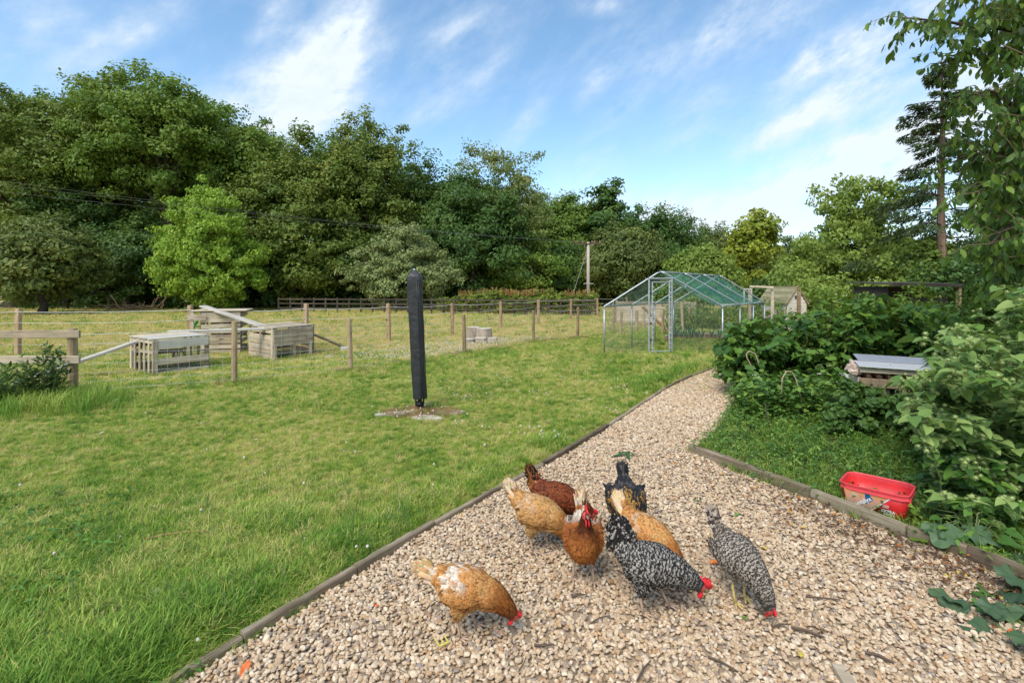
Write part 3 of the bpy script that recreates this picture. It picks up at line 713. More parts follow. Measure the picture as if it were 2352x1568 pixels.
# second row behind shares the crowns of the front row
def back_copy(src, u, vtop, Y, label, flip=1, srcY=None, src_top=None):
    e, me = t_[src]; o = copy_tree(e); X = (u - UC) / F * Y
    h0 = max(v.co.z for v in list(me.vertices)[::20]); hgt = H + (VH - vtop) / F * Y; k = hgt / h0
    o.location = (X, Y, 0); o.scale = (k * flip, k, k); o.rotation_euler = (0, 0, 0 if flip < 0 else 2.1); o['label'] = label; return o
for i, (s_, u, v, Y, lb) in enumerate([('b', -60, 200, 52, 'tall tree in the back row at the far left edge'), ('c', 130, 230, 55, 'back row tree showing between the first two oaks'), ('e', 300, 240, 54, 'back row tree hidden behind the second oak'), ('d', 470, 230, 52, 'back row tree behind the tallest beech and the rounded one'),
        ('b', 630, 310, 55, 'back row tree in the notch right of the rounded beech'), ('c', 760, 320, 56, 'back row tree behind the ragged topped oak'), ('g', 900, 350, 58, 'back row tree right of the ragged topped oak'), ('e', 1040, 390, 58, 'back row tree left of the pale ash'),
        ('d', 1230, 440, 62, 'back row tree right of the pale ash'), ('i', 1340, 470, 64, 'back row tree behind the narrow alder'), ('g', 1445, 490, 66, 'back row tree between narrow alder and domed oak'), ('l', 1590, 520, 74, 'back row tree right of the domed oak'), ('n', 1720, 552, 90, 'far back row tree behind the small yellowish tree'), ('l', 1930, 560, 90, 'far back row tree behind the birch'), ('l', 2080, 575, 80, 'far back row tree right of the birch'), ('n', 2230, 585, 70, 'far back row tree behind the conifer trunk'),
        ('b', -230, 330, 40, 'oak just outside the left edge reaching into view')]):
    back_copy(s_, u, v, Y, lb, 1 if i % 2 else -1)
# undergrowth under the wood
def shrub_mass(name, pts, r, n, nl, L, W, mat, label, kind='stuff', parent=None, cat='undergrowth', seed=1, cr=.5, zmin=.02, droop=.1):
    rng = np.random.default_rng(seed); lobes = []
    for (x, y, z) in pts: lobes.append((x, y, z * .45, r * rng.uniform(.8, 1.3), r * rng.uniform(.7, 1), z * .6))
    me, P = foliage(name, lobes, n, cr, nl, L, W, M[mat], rng, .3, .2, droop, zmin=zmin)
    o = inst(name, me, parent); tag(o, label, cat, kind=kind); return o, P
under = [at(u, 709 - 6 * math.sin(u / 90)) for u in range(-40, 760, 34)]
shrub_mass('undergrowth', [(p.x, p.y + 3, 2.6 + 1.2 * math.sin(i * 1.7)) for i, p in enumerate(under)], 1.8, 330, 70, .34, .2, 'dkgreen', 'dark undergrowth along the foot of the wood', seed=3, cr=.8)
under = [(u - UC) / F * 52 for u in range(700, 1500, 32)]
shrub_mass('undergrowth', [(x, 52 + 2 * math.sin(i), 4 + 1.4 * math.sin(i * 2.1)) for i, x in enumerate(under)], 2.0, 330, 70, .4, .24, 'dkgreen', 'dark undergrowth behind the far rail fence and hedge', seed=4, cr=.9)
# dark earth floor below the trees
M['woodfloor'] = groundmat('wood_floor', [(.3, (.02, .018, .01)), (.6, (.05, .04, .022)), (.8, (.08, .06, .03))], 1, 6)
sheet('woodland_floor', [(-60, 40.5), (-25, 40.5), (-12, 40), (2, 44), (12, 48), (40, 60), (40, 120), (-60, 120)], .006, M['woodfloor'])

# hedge with orange new growth
def hedge():
    rng = np.random.default_rng(6); x0, x1 = 1022, 1372
    e = empty('garden_hedge', ((1197 - UC) / F * 31, 31, 0), 'long clipped hedge with orange new shoots behind the far rail fence', 'hedge')
    lob = []
    for u in range(x0, x1, 13):
        Y = 32 - (u - x0) / 350 * 3; X = (u - UC) / F * Y - e.location.x; t = 1.42 - .18 * math.sin(u / 40.)**2 - (.35 if u < 1060 else 0)
        lob.append((X, Y - 31, t * .5, .42, .5, t * .55))
    me, P = foliage('hedge_leaves', lob, 900, .2, 34, .11, .065, M['hedge'], rng, .2, .1, .0); inst('hedge_leaves', me, e)
    P = []
    for _ in range(420):
        u = rng.uniform(x0 + 30, x1); 
        if math.sin(u / 23.) + math.sin(u / 61. + 1) < rng.normal(.1, .7): continue
        Y = 32 - (u - x0) / 350 * 3; X = (u - UC) / F * Y - e.location.x
        h = rng.uniform(.1, .38); b = np.array([X, Y - 31 + rng.normal(0, .2), 1.38 - .18 * math.sin(u / 40.)**2])
        k = int(h / .03) + 2; P.append(b + np.column_stack([rng.normal(0, .02, k), rng.normal(0, .02, k), np.linspace(-.05, h, k)]))
    P = np.concatenate(P); nr = unit(len(P), rng); V, Q = leaf_cards(P, nr, .10, .05, rng, -.5)
    inst('new_shoots', npmesh('new_shoots', V, Q, None, [M['hedge_tip']], fattr={'v': rng.random(len(P))}), e)
    mb = MB()
    for u in range(x0, x1, 17):
        Y = 32 - (u - x0) / 350 * 3; X = (u - UC) / F * Y
        for k in range(2):
            a = Vector((X + rng.normal(0, .08), Y, 0)); mb.tube([a, a + Vector((rng.normal(0, .1), 0, .4)), a + Vector((rng.normal(0, .25), 0, .9))], [.035, .025, .012], 5)
    mb.obj('stems', M['bark'], e)
hedge()
# light trees on the right, beyond the garden
tree('willow_tree', 1615, 575, 78, 27, 'light', 'pale green willow bush right behind the wire run', 690, group=None, ncl=330, nl=75, cr=.5, L=.22, W=.1, trunk=.1, rag=.2, droop=.3)
tree('willow_tree', 1560, 640, 60, 23, 'light', 'low leafy bush behind the ridge of the wire run', 715, group=None, ncl=160, nl=70, cr=.4, L=.18, W=.09, trunk=.06, rag=.2)
tree('birch_tree', 1975, 417, 100, 24, 'light', 'light green birch with thin gaps in its upper crown', 650, group=None, ncl=310, nl=75, cr=.55, L=.2, W=.12, trunk=.12, rag=.24, fill=.25, droop=.6, lobes=[(0, 0, .45, .78, .5), (-.35, 0, .2, .5, .4), (.05, 0, -.45, 1.25, .5), (.9, 0, -.6, .7, .35), (-.7, 0, -.75, .6, .25)], nb=26)
tree('willow_tree', 1885, 570, 70, 26, 'light', 'rounded light green bush below and left of the birch', 680, group=None, ncl=200, nl=70, cr=.55, L=.24, W=.12, trunk=.1, rag=.2, droop=.4)
tree('lime_tree', 2120, 560, 95, 20, 'light', 'light green bushy tree around the foot of the conifer', 690, group=None, ncl=300, nl=75, cr=.45, L=.17, W=.11, trunk=.1, rag=.2)
tree('hazel_tree', 2250, 600, 110, 15, 'dkgreen', 'dark hedge tree above the dark shed', 700, group=None, ncl=260, nl=80, cr=.38, L=.15, W=.1, trunk=.08, rag=.2)
tree('hazel_tree', 1800, 640, 90, 31, 'dkgreen', 'dark bushes behind the playhouse', 700, group=None, ncl=170, nl=75, cr=.55, L=.24, W=.14, trunk=.08, rag=.2)
# conifer
def conifer():
    rng = np.random.default_rng(77); Y = 19.0; u = 2163; X = (u - UC) / F * Y; top = H + (VH - 128) / F * Y
    e = empty('conifer_tree', (X, Y, 0), 'tall dark conifer with a bare reddish trunk and drooping sparse boughs', 'tree')
    mb = MB(); mb.tube([(0, 0, -.2), (.03, 0, 2.5), (-.02, .03, 5), (.04, 0, 8), (0, 0, top)], [.17, .15, .12, .08, .015], 8); mb.obj('trunk', M['bark_red'], None); tr = bpy.data.objects[-1] if False else COL.objects[-1]; tr.parent = e
    Cc = []; Nn = []; Al = []; bm_ = MB(); z = 2.9
    while z < top - .15:
        t = (z - 2.9) / (top - 2.9); ln = (2.75 * (1 - t) ** .75 + .25)
        for k in range(5 if t > .15 else 3):
            a = rng.uniform(0, 6.28); l = ln * rng.uniform(.3, 1.15); dr = Vector((math.cos(a), math.sin(a), 0))
            pts = [Vector((0, 0, z)) + dr * l * s + Vector((0, 0, l * (.14 * s - .38 * s * s + .18 * s ** 3))) for s in (0, .25, .5, .75, 1)]
            bm_.tube(pts, [.028, .022, .016, .01, .004], 4, cap=False)
            m_ = int(150 * l / 2) + 40; s = rng.random(m_) ** .7
            s = .2 + .8 * s; idx = np.minimum((s * 4).astype(int), 3); fr = s * 4 - idx; pa = np.array([p[:] for p in pts]); c = pa[idx] * (1 - fr[:, None]) + pa[np.minimum(idx + 1, 4)] * fr[:, None]
            side = np.array([-dr.y, dr.x, 0]); wd = .30 * l * (1 - s * .55); off = rng.uniform(-1, 1, m_) * wd
            c = c + side * off[:, None] + np.column_stack([np.zeros(m_), np.zeros(m_), -np.abs(off) * .35 - rng.random(m_) * .16 * (1 + l * .3)])
            Cc.append(c); Nn.append(np.tile([0, 0, 1.], (m_, 1)) + rng.normal(0, .45, (m_, 3))); Al.append(np.array(dr[:])[None] * .8 + side[None] * np.sign(off)[:, None] * .6 + np.array([0, 0, -.45]))
        z += .37 * rng.uniform(.6, 1.6) * (1.25 - t * .6)
    Cc = np.concatenate(Cc); Nn = np.concatenate(Nn); Al = np.concatenate(Al); Nn /= np.linalg.norm(Nn, axis=1, keepdims=True)
    V, Q = leaf_cards(Cc, Nn, rng.uniform(.16, .3, len(Cc)), .055, rng, .2, Al)
    inst('needles', npmesh('needles', V, Q, None, [M['spruce']], fattr={'v': rng.random(len(Cc))}), e)
    bo = inst('boughs', bm_.mesh('boughs', M['bark'], True), e); bo['kind'] = 'stuff'
conifer()
# ------------------------------------------------------------------ timber edging of the path
def edging(name, pts, w, h, label, z0=0.0, lean=0.0, mat='edge'):
    e = empty(name, (pts[0].x, pts[0].y, 0), label, 'edging'); n = 0
    for a, b in zip(pts[:-1], pts[1:]):
        L_ = (b - a).length; k = max(1, round(L_ / 1.7))
        for i in range(k):
            p = a.lerp(b, i / k); q = a.lerp(b, (i + 1) / k); d = (q - p).normalized() * .004
            mb = MB(); dz = random.uniform(-.008, .008); l2 = (q - p).length
            # plank with a worn, wavy top edge
            ns = max(3, int(l2 / .07)); V = []; Fc = []
            sd = Vector((d.y, -d.x, 0)).normalized()
            for j in range(ns + 1):
                c = (p + d).lerp(q - d, j / ns); wv = random.uniform(-.003, .003); tp = h + dz + random.uniform(-.004, .003); ww = w / 2 + random.uniform(-.002, .002)
                for (sx, zz) in ((-1, -.03), (1, -.03), (1, tp - .008), (.78, tp), (-.78, tp + wv), (-1, tp - .007)): V.append(c + sd * sx * ww + Vector((0, 0, z0 + zz)))
            for j in range(ns):
                for k2 in range(6): Fc.append((j * 6 + k2, j * 6 + (k2 + 1) % 6, j * 6 + 6 + (k2 + 1) % 6, j * 6 + 6 + k2))
            Fc += [tuple(range(5, -1, -1)), tuple(ns * 6 + i2 for i2 in range(6))]
            ctr = (p + q) / 2; ang = math.atan2(d.y, d.x); Rm = Matrix.Rotation(-ang, 3, 'Z')
            mb.add([Rm @ (v - ctr) for v in V], Fc)
            inst('board', mb.mesh('board', M[mat]), e, tuple(ctr - e.location), (0, 0, ang)); n += 1
    return e
off = lambda pts, o: [Vector((p.x, p.y, 0)) + Vector(((pts[min(i + 1, len(pts) - 1)] - pts[max(i - 1, 0)]).normalized().y, -(pts[min(i + 1, len(pts) - 1)] - pts[max(i - 1, 0)]).normalized().x, 0)) * o for i, p in enumerate(pts)]
edging('timber_edging', off([PATH_L[0], PATH_L[2], PATH_L[4], PATH_L[6], PATH_L[8], PATH_L[10], PATH_L[12], PATH_L[13], PATH_L[14]], -.020), .038, .055, 'weathered timber edging boards between lawn and gravel, left of the hens')
edging('timber_edging', off([KERB_R[0], KERB_R[2], KERB_R[3], KERB_R[4], KERB_R[5], KERB_R[6], KERB_R[7], KERB_R[8]], -.03), .05, .10, 'thicker timber edging boards holding back the bed beside the red tub')

# ------------------------------------------------------------------ posts, wires, rails
def post_mesh(h, r, n=9, mat='post', square=False):
    mb = MB()
    if square: mb.bar((0, 0, -.1), (0, 0, h), r * 2, r * 1.8, up=(0, 1, 0), bev=r * .25)
    else: mb.tube([(0, 0, -.1), (0, 0, h * .3), (0, 0, h * .7), (0, 0, h - .008), (0, 0, h)], [r * 1.02, r * 1.0, r * .97, r * .95, r * .85], n)
    return mb.mesh('post', M[mat], False)
def sag(a, b, s, n=7, wob=0):
    return [a.lerp(b, t / n) + Vector((0, 0, -s * 4 * (t / n) * (1 - t / n) + (random.uniform(-wob, wob) if 0 < t < n else 0))) for t in range(n + 1)]
# near stock fence
ef = empty('stock_fence', (-4.73, 8.22, 0), 'near fence of round posts and square wire netting between lawn and paddock', 'fence')
npost = []
for (u, vt, vb) in [(168, 753, 907), (538, 738, 880), (805, 731, 851), (1067, 722, 812), (1225, 713, 784), (1327, 705, 775), (1408, 700, 764)]:
    p = at(u, vb); h = (vb - vt) / ((vb - VH) / H); npost.append((p, h))
pz = at(1480, 757); npost.append((pz, 1.05))
for i, (p, h) in enumerate(npost):
    o = inst('post', post_mesh(h, .062 if i == 0 else .047, 9), ef, tuple(Vector((p.x, p.y, 0)) - ef.location), (random.uniform(-.02, .02), random.uniform(-.03, .03), random.uniform(0, 3)))
wl = [.08, .2, .33, .47, .62, .78, .92]
stay = MB()
for (p, h), (q, h2) in zip(npost[:-1], npost[1:]):
    for z in wl:
        a = Vector((p.x, p.y - .05, z)); b = Vector((q.x, q.y - .05, z))
        mb = MB(); mb.tube(sag(a, b, .012, 6, .006), .0021, 4, cap=False); mb.obj('wire', M['wire'], ef)
    L_ = (Vector(q) - Vector(p)).length; n = int(L_ / .15)
    for k in range(1, n):
        c = Vector(p).lerp(Vector(q), k / n); x = random.uniform(-.01, .01)
        stay.tube([(c.x, c.y - .05, wl[0]), (c.x + x, c.y - .05 + random.uniform(-.01, .01), .45), (c.x, c.y - .05, wl[-1] - .01)], .0015, 3, cap=False)
stay.obj('stay_wires', M['wire'], ef, kind='stuff')
# rails at the left end (with their own posts)
er = empty('rail_fence', (-8.6, 7.3, 0), 'weathered two rail fence ending at the thick post beside the thistles', 'fence')
p0 = npost[0][0]; Yr = p0.y
for (va, vb_, x0_) in ((768, 767, 0), (824, 826, 0)):
    a = atd(-460, va + .5, Yr - .09); b = atd(183, vb_, Yr - .09)
    mb = MB(); L_ = (b - a).length; mb.bar((-L_ / 2, 0, 0), (L_ / 2, 0, 0), .036, .115, bev=.006)
    inst('rail', mb.mesh('rail', M['rail']), er, tuple((a + b) / 2 - er.location), (0, -math.atan2(b.z - a.z, b.x - a.x), 0))
inst('post', post_mesh(1.02, .06), er, tuple(Vector((p0.x - 2.9, Yr, 0)) - er.location))
# middle fence: sawn posts with white rope wires
em = empty('rope_fence', (-5, 13, 0), 'line of sawn posts with sagging white electric rope across the paddock', 'fence')
mp = []
for (u, Y, h) in [(-330, 10.4, 1.15), (41, 11.6, 1.14), (436, 12.6, 1.18), (702, 13.4, 1.2), (893, 14.9, 1.16), (1038, 16.8, 1.12), (1150, 19.5, 1.12), (1237, 22.0, 1.13), (1311, 25.0, 1.1), (1372, 27.5, 1.1), (1440, 30, 1.1)]:
    X = (u - UC) / F * Y; mp.append((Vector((X, Y, 0)), h))
    inst('post', post_mesh(h, .055, mat='post2', square=True), em, tuple(mp[-1][0] - em.location), (0, random.uniform(-.02, .02), random.uniform(-.2, .2)))
    if u in (893, 1038, 702):
        b = MB().ball((0, 0, 0), (.02, .02, .028), 7, 5); inst('insulator', b.mesh('insulator', M['dkmetal'], True), em, tuple(mp[-1][0] + Vector((-.06, -.05, .66)) - em.location))
for (p, h), (q, h2) in zip(mp[:-1], mp[1:]):
    for z, r in ((1.06, .0065), (.80, .005), (.52, .0035), (.28, .003)):
        mb = MB(); mb.tube(sag(p + Vector((0, -.06, z)), q + Vector((0, -.06, z)), .03 + random.uniform(0, .03), 8, .008), r, 5, cap=False); mb.obj('rope', M['rope'], em)
# far dark rail fence
eg = empty('dark_rail_fence', (-6, 30, 0), 'long dark three rail fence in front of the hedge and wood', 'fence')
pv = None
for i, u in enumerate(range(640, 1395, 27)):
    Y = 33.5 - (u - 640) / 755 * 5.5; X = (u - UC) / F * Y; p = Vector((X, Y, 0))
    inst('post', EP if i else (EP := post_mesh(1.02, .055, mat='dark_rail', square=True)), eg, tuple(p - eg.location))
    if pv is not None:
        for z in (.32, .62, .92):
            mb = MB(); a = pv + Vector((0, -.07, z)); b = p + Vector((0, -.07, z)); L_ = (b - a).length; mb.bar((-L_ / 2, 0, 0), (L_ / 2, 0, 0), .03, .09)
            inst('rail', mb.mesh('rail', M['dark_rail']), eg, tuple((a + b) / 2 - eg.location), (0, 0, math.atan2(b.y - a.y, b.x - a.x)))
    pv = p
# small bits of the far left boundary
ew = empty('low_rail_fence', (-22, 40, 0), 'low dark fence posts and rail in the shade at far left under the wood', 'fence')
for i in range(9):
    inst('post', post_mesh(.9, .05, mat='dark_rail', square=True), ew, (-22 + i * 2.6, -.5, 0))
mb = MB(); mb.bar((-22, -.58, .75), (0, -.58, .75), .04, .1); inst('rail', mb.mesh('rail', M['dark_rail']), ew)

# ------------------------------------------------------------------ pallet huts
M['mesh'] = plain('chicken_wire', (.5, .5, .46), .5, .2)
def hexnet(a, b, h0, h1, nx, mbx, r=.0022):
    """hexagonal chicken wire between plan points a,b"""
    L_ = (b - a).length; s = L_ / nx; d = (b - a).normalized(); rows = int((h1 - h0) / (s * .86))
    for j in range(rows + 1):
        for i in range(nx):
            z = h0 + j * s * .86; x = i * s + (s / 2 if j % 2 else 0)
            if x + s / 2 > L_: continue
            P = lambda X, Z: a + d * X + Vector((0, 0, Z))
            mbx.tube([P(x, z), P(x + s * .5, z + s * .28)], r, 3, cap=False); mbx.tube([P(x + s * .5, z + s * .28), P(min(x + s, L_), z)], r, 3, cap=False)
            mbx.tube([P(x, z), P(x, z - s * .5)], r, 3, cap=False)
def plank_obj(e, a, b, w, t, up=(0, 0, 1), mat='pallet', name='plank', roll=0):
    a = Vector(a); b = Vector(b); c = (a + b) / 2; d = (b - a); L_ = d.length; dn = d.normalized(); upv = Vector(up)
    sd = dn.cross(upv).normalized(); un = sd.cross(dn)
    # local X along plank
    Rm = Matrix((dn, sd * -1, un)).transposed() if False else Matrix(((dn.x, -sd.x, un.x), (dn.y, -sd.y, un.y), (dn.z, -sd.z, un.z)))
    mb = MB(); mb.bar((-L_ / 2, 0, 0), (L_ / 2, 0, 0), w, t, bev=min(w, t) * .15, roll=roll)
    mat_name = mat
    o = bpy.data.objects.new(name, mb.mesh(name, M[mat_name])); COL.objects.link(o); o.parent = e
    o.location = c - (e.location if e is not None else Vector((0, 0, 0))); o.rotation_euler = Rm.to_euler(); return o
def face_planks(e, a, b, zs, w, t=.018, mat='pallet', out=(0, 0, 0), ext=0.0):
    a = Vector(a); b = Vector(b); d = (b - a).normalized(); nrm = Vector((d.y, -d.x, 0))
    for z in zs:
        z, hh = (z if isinstance(z, tuple) else (z, w))
        j = random.uniform(-.012, .012)
        plank_obj(e, a + Vector((0, 0, z + j)) - d * ext + nrm * t * .5, b + Vector((0, 0, z + random.uniform(-.01, .01))) + d * ext + nrm * t * .5, t, hh, mat=mat)
def uprights(e, a, b, ts, z0, z1, w, t=.02, mat='pallet', push=.0):
    a = Vector(a); b = Vector(b); d = (b - a).normalized(); nrm = Vector((d.y, -d.x, 0))
    for k in ts:
        p = a.lerp(b, k) + nrm * (t * .5 + push); x = d * random.uniform(-.01, .01)
        plank_obj(e, p + Vector((0, 0, z0)), p + x + Vector((0, 0, z1)), t, w, up=tuple(d), mat=mat, name='upright')
# hut A (near left, slatted with chicken wire)
A1 = at(355, 862); A2 = at(478, 846.5); A0 = at(302, 848.5); A3 = A0 + (A2 - A1)
ea = empty('pallet_hut', (A1.x, A1.y, 0), 'low slatted pallet hut with chicken wire front, nearest and leftmost of the three', 'hutch', 'hutches made from pallets')
hA = .66
face_planks(ea, A1, A2, [(.57, .17)], .17, mat='plank'); face_planks(ea, A1, A2, [(.245, .12), (.03, .05)], .12)
uprights(ea, A1, A2, [0.0], 0, hA, .09, .03); uprights(ea, A1, A2, [1.0, .97], 0, hA, .05, .05, 'pallet_dark', -.06)
uprights(ea, A1, A2, [.55, .62, .75], 0, .33, .05, .03, 'pallet_dark', -.5)
uprights(ea, A0, A1, [.02, .2, .4, .6, .8, .97], 0.0, hA, .075, .022)
face_planks(ea, A0, A1, [(.62, .07), (.42, .06)], .06, mat='pallet', ext=-.01)
uprights(ea, A0, A1, [.05, .3, .9], 0.0, hA, .06, .05, 'pallet_dark', -.06)
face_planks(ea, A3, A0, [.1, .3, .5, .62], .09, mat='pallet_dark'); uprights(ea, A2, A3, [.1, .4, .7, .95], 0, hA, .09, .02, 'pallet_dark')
for k in (.08, .28, .48, .68, .9):
    a = A0.lerp(A1, k); b = A3.lerp(A2, k); plank_obj(ea, Vector((a.x, a.y, hA + .012)) - (b - a) * .05, Vector((b.x, b.y, hA + .02)) + (b - a) * .03, .2, .02, mat='plank' if k > .4 else 'pallet', name='roof_board')
nm = MB(); nA = (A2 - A1).normalized(); hexnet(A1 - Vector((nA.y, -nA.x, 0)) * .01, A2 - Vector((nA.y, -nA.x, 0)) * .01, .06, .5, 17, nm); nm.obj('chicken_wire', M['mesh'], ea, kind='stuff')
mb = MB(); c_ = (A0 + A1 + A2 + A3) / 4; mb.box((c_.x, c_.y, .035), (.85, .8, .06), (0, 0, math.atan2(nA.y, nA.x)), jit=.02); mb.obj('earth_floor', M['ground_soil'], ea)
# hut C (right)
C1 = at(628, 829); C2 = at(718.7, 814.8); C0 = at(573, 814.8); C3 = C0 + (C2 - C1); hC = .71
ec = empty('pallet_hut', (C1.x, C1.y, 0), 'pallet hut with closed upper boards and wired lower front, right hand one of the three', 'hutch', 'hutches made from pallets')
face_planks(ec, C1, C2, [(.655, .095), (.55, .10), (.445, .09), (.355, .09)], .1, mat='pallet')
uprights(ec, C1, C2, [.03, .5, .93], 0, .36, .07, .022); uprights(ec, C1, C2, [1.0], 0, hC + .02, .05, .05, 'pallet_dark', -.03)
face_planks(ec, C0, C1, [.06, .17, .28, .39, .5, (.64, .06)], .1, mat='pallet'); uprights(ec, C0, C1, [.03, .5, .97], 0, hC, .08, .022)
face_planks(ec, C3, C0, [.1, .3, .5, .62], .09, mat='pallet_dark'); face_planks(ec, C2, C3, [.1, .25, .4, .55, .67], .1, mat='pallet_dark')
for k in (.1, .35, .6, .87):
    a = C0.lerp(C1, k); b = C3.lerp(C2, k); plank_obj(ec, Vector((a.x, a.y, hC + .015)) - (b - a) * .04, Vector((b.x, b.y, hC + .02)) + (b - a) * .04, .26, .018, mat='pallet', name='roof_board')
nC = (C2 - C1).normalized(); nm = MB(); hexnet(C1 - Vector((nC.y, -nC.x, 0)) * .012, C2 - Vector((nC.y, -nC.x, 0)) * .012, .04, .32, 14, nm); nm.obj('chicken_wire', M['mesh'], ec, kind='stuff')
mb = MB(); mb.box(((C0 + C1) / 2 * .5 + (C2 + C3) / 2 * .5) + Vector((0, 0, .02)), (.9, .8, .04), (0, 0, math.atan2(nC.y, nC.x))); mb.obj('earth_floor', M['ground_soil'], ec)
# hut B (tall, behind)
B1 = Vector((-7.62, 11.85, 0)); B2 = Vector((-6.83, 12.15, 0)); B0 = Vector((-7.95, 12.75, 0)); B3 = B0 + (B2 - B1); hB = 1.05
eb = empty('pallet_hut', (B1.x, B1.y, 0), 'tall pallet hut standing behind the other two with a plank sloping off its roof', 'hutch', 'hutches made from pallets')
face_planks(eb, B1, B2, [.04, .17, .30, .43, .56, .69, .82, (.96, .15)], .095, mat='pallet')
uprights(eb, B1, B2, [.02, .5, .98], 0, hB, .09, .05, 'pallet_dark', -.07); uprights(eb, B1, B2, [-.22], 0, hB, .07, .04, 'pallet'); 
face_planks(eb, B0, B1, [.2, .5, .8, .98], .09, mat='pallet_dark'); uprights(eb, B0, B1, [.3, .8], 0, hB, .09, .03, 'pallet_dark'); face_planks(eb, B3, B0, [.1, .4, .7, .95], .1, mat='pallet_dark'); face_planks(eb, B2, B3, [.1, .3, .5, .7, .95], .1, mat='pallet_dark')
for k in (.05, .3, .55, .8, 1.0):
    a = B1.lerp(B0, k) - (B2 - B1) * .25; b = B2.lerp(B3, k) + (B2 - B1) * .16; plank_obj(eb, Vector((a.x, a.y, hB + .02)), Vector((b.x, b.y, hB + .015)), .2, .022, mat='pallet', name='roof_board')
plank_obj(eb, B1 - (B2 - B1) * .33 + Vector((0, -.05, .93)), B1 + (B2 - B1) * .16 + Vector((0, -.06, .9)), .02, .13, mat='pallet', name='plank')
# planks and ramps lying on the huts
def lone_plank(a, b, w, t, label, mat='plank', name='wooden_plank', cat='plank'):
    o = plank_obj(None, a, b, w, t, mat=mat, name=name); tag(o, label, cat); return o
lone_plank(atd(386, 762, 10.25), atd(636, 753.5, 11.2), .2, .05, 'long pale plank lying level across the low hut and the right hut')
lone_plank(atd(466, 703, 12.15), atd(608, 750, 11.5), .2, .045, 'pale plank sloping down from the roof of the tall hut')
lone_plank(atd(322, 781, 9.45), Vector((at(26, 888).x, at(26, 888).y, .03)), .16, .05, 'long pale ramp board sloping to the grass behind the thistles')
lone_plank(atd(719, 767, 11.95), Vector((at(790, 803).x, at(790, 803).y, .07)), .12, .045, 'short dark ramp board on the right of the right hand hut', mat='pallet_dark')
mb = MB(); p = at(793, 806); mb.box((0, 0, .05), (.22, .16, .1), (0, .05, .3), jit=.012); inst('concrete_block', mb.mesh('concrete_block', plain('pale_block', (.5, .47, .42), .9, nz=.25, scale=30)), None, tuple(p)); tag(COL.objects[-1], 'small pale block under the foot of the short dark ramp', 'block')
lone_plank(Vector((at(20, 925).x, at(20, 925).y, .05)), Vector((at(85, 912).x, at(85, 912).y, .06)), .1, .03, 'short pale board lying in the grass behind the thistles', mat='plank')
# green play frame behind the tall hut
M['green_pl'] = plain('green_plastic', (.02, .16, .03), .5); M['orange_pl'] = plain('orange_plastic', (.7, .22, .02), .5)
eg2 = empty('play_frame', (-8.6, 13.2, 0), 'green and orange plastic toy frame leaning behind the tall hut', 'toy')
for i, (dx) in enumerate((0, .22)):
    plank_obj(eg2, Vector((-8.95 + dx, 13.1, 0)), Vector((-8.5 + dx, 13.15, .85)), .07, .05, mat='green_pl', name='rail')
for z in (.2, .4, .6): plank_obj(eg2, Vector((-8.9 + z * .5, 13.08, z)), Vector((-8.6 + z * .5, 13.1, z)), .05, .03, mat='green_pl', name='rung')
plank_obj(eg2, Vector((-8.45, 13.05, .45)), Vector((-8.25, 13.05, .5)), .08, .1, mat='orange_pl', name='step')

# ------------------------------------------------------------------ log seat
M['logside'] = woodmat('log_side', (.16, .12, .085), (.38, .31, .24), (.58, .5, .42), axis=2); M['logtop'] = plain('log_end', (.58, .52, .43), .85, nz=.2, scale=14, bmp=.004)
def log_piece(u, vb, w, h, label, leanx=0, ry=0, nm='log_stump', loc=None):
    p = at(u, vb) if loc is None else loc; e = empty(nm, tuple(p), label, 'log', 'cut logs in the paddock'); k = 15; mb = MB(); tp = MB(); ang = [2 * math.pi * i / k for i in range(k)]; rr = [w / 2 * random.uniform(.9, 1.08) for _ in ang]
    V = [(r * 1.08 * math.cos(a), r * 1.08 * math.sin(a), 0) for a, r in zip(ang, rr)] + [(r * math.cos(a) + leanx, r * math.sin(a), h) for a, r in zip(ang, rr)]
    mb.add(V, [(i, (i + 1) % k, k + (i + 1) % k, k + i) for i in range(k)]); tp.add([(v[0] * .99 + leanx * .01, v[1] * .99, h + .002) for v in V[k:]], [tuple(range(k))])
    inst('log_side', mb.mesh('log_side', M['logside']), e); inst('cut_end', tp.mesh('cut_end', M['logtop']), e); e.rotation_euler = (0, ry, random.uniform(0, .3)); return e
log_piece(1087, 782, .42, .42, 'upright log at the left of the log seat'); log_piece(1112, 784, .50, .40, 'widest upright log of the log seat, slightly flared', leanx=-.03)
log_piece(1104, 787, .38, .15, 'low grey log lying in front of the two uprights'); log_piece(1130, 786, .32, .14, 'low pale log at the right end of the log seat'); log_piece(1078, 788, .30, .13, 'low thin log slice at the left front of the log seat')

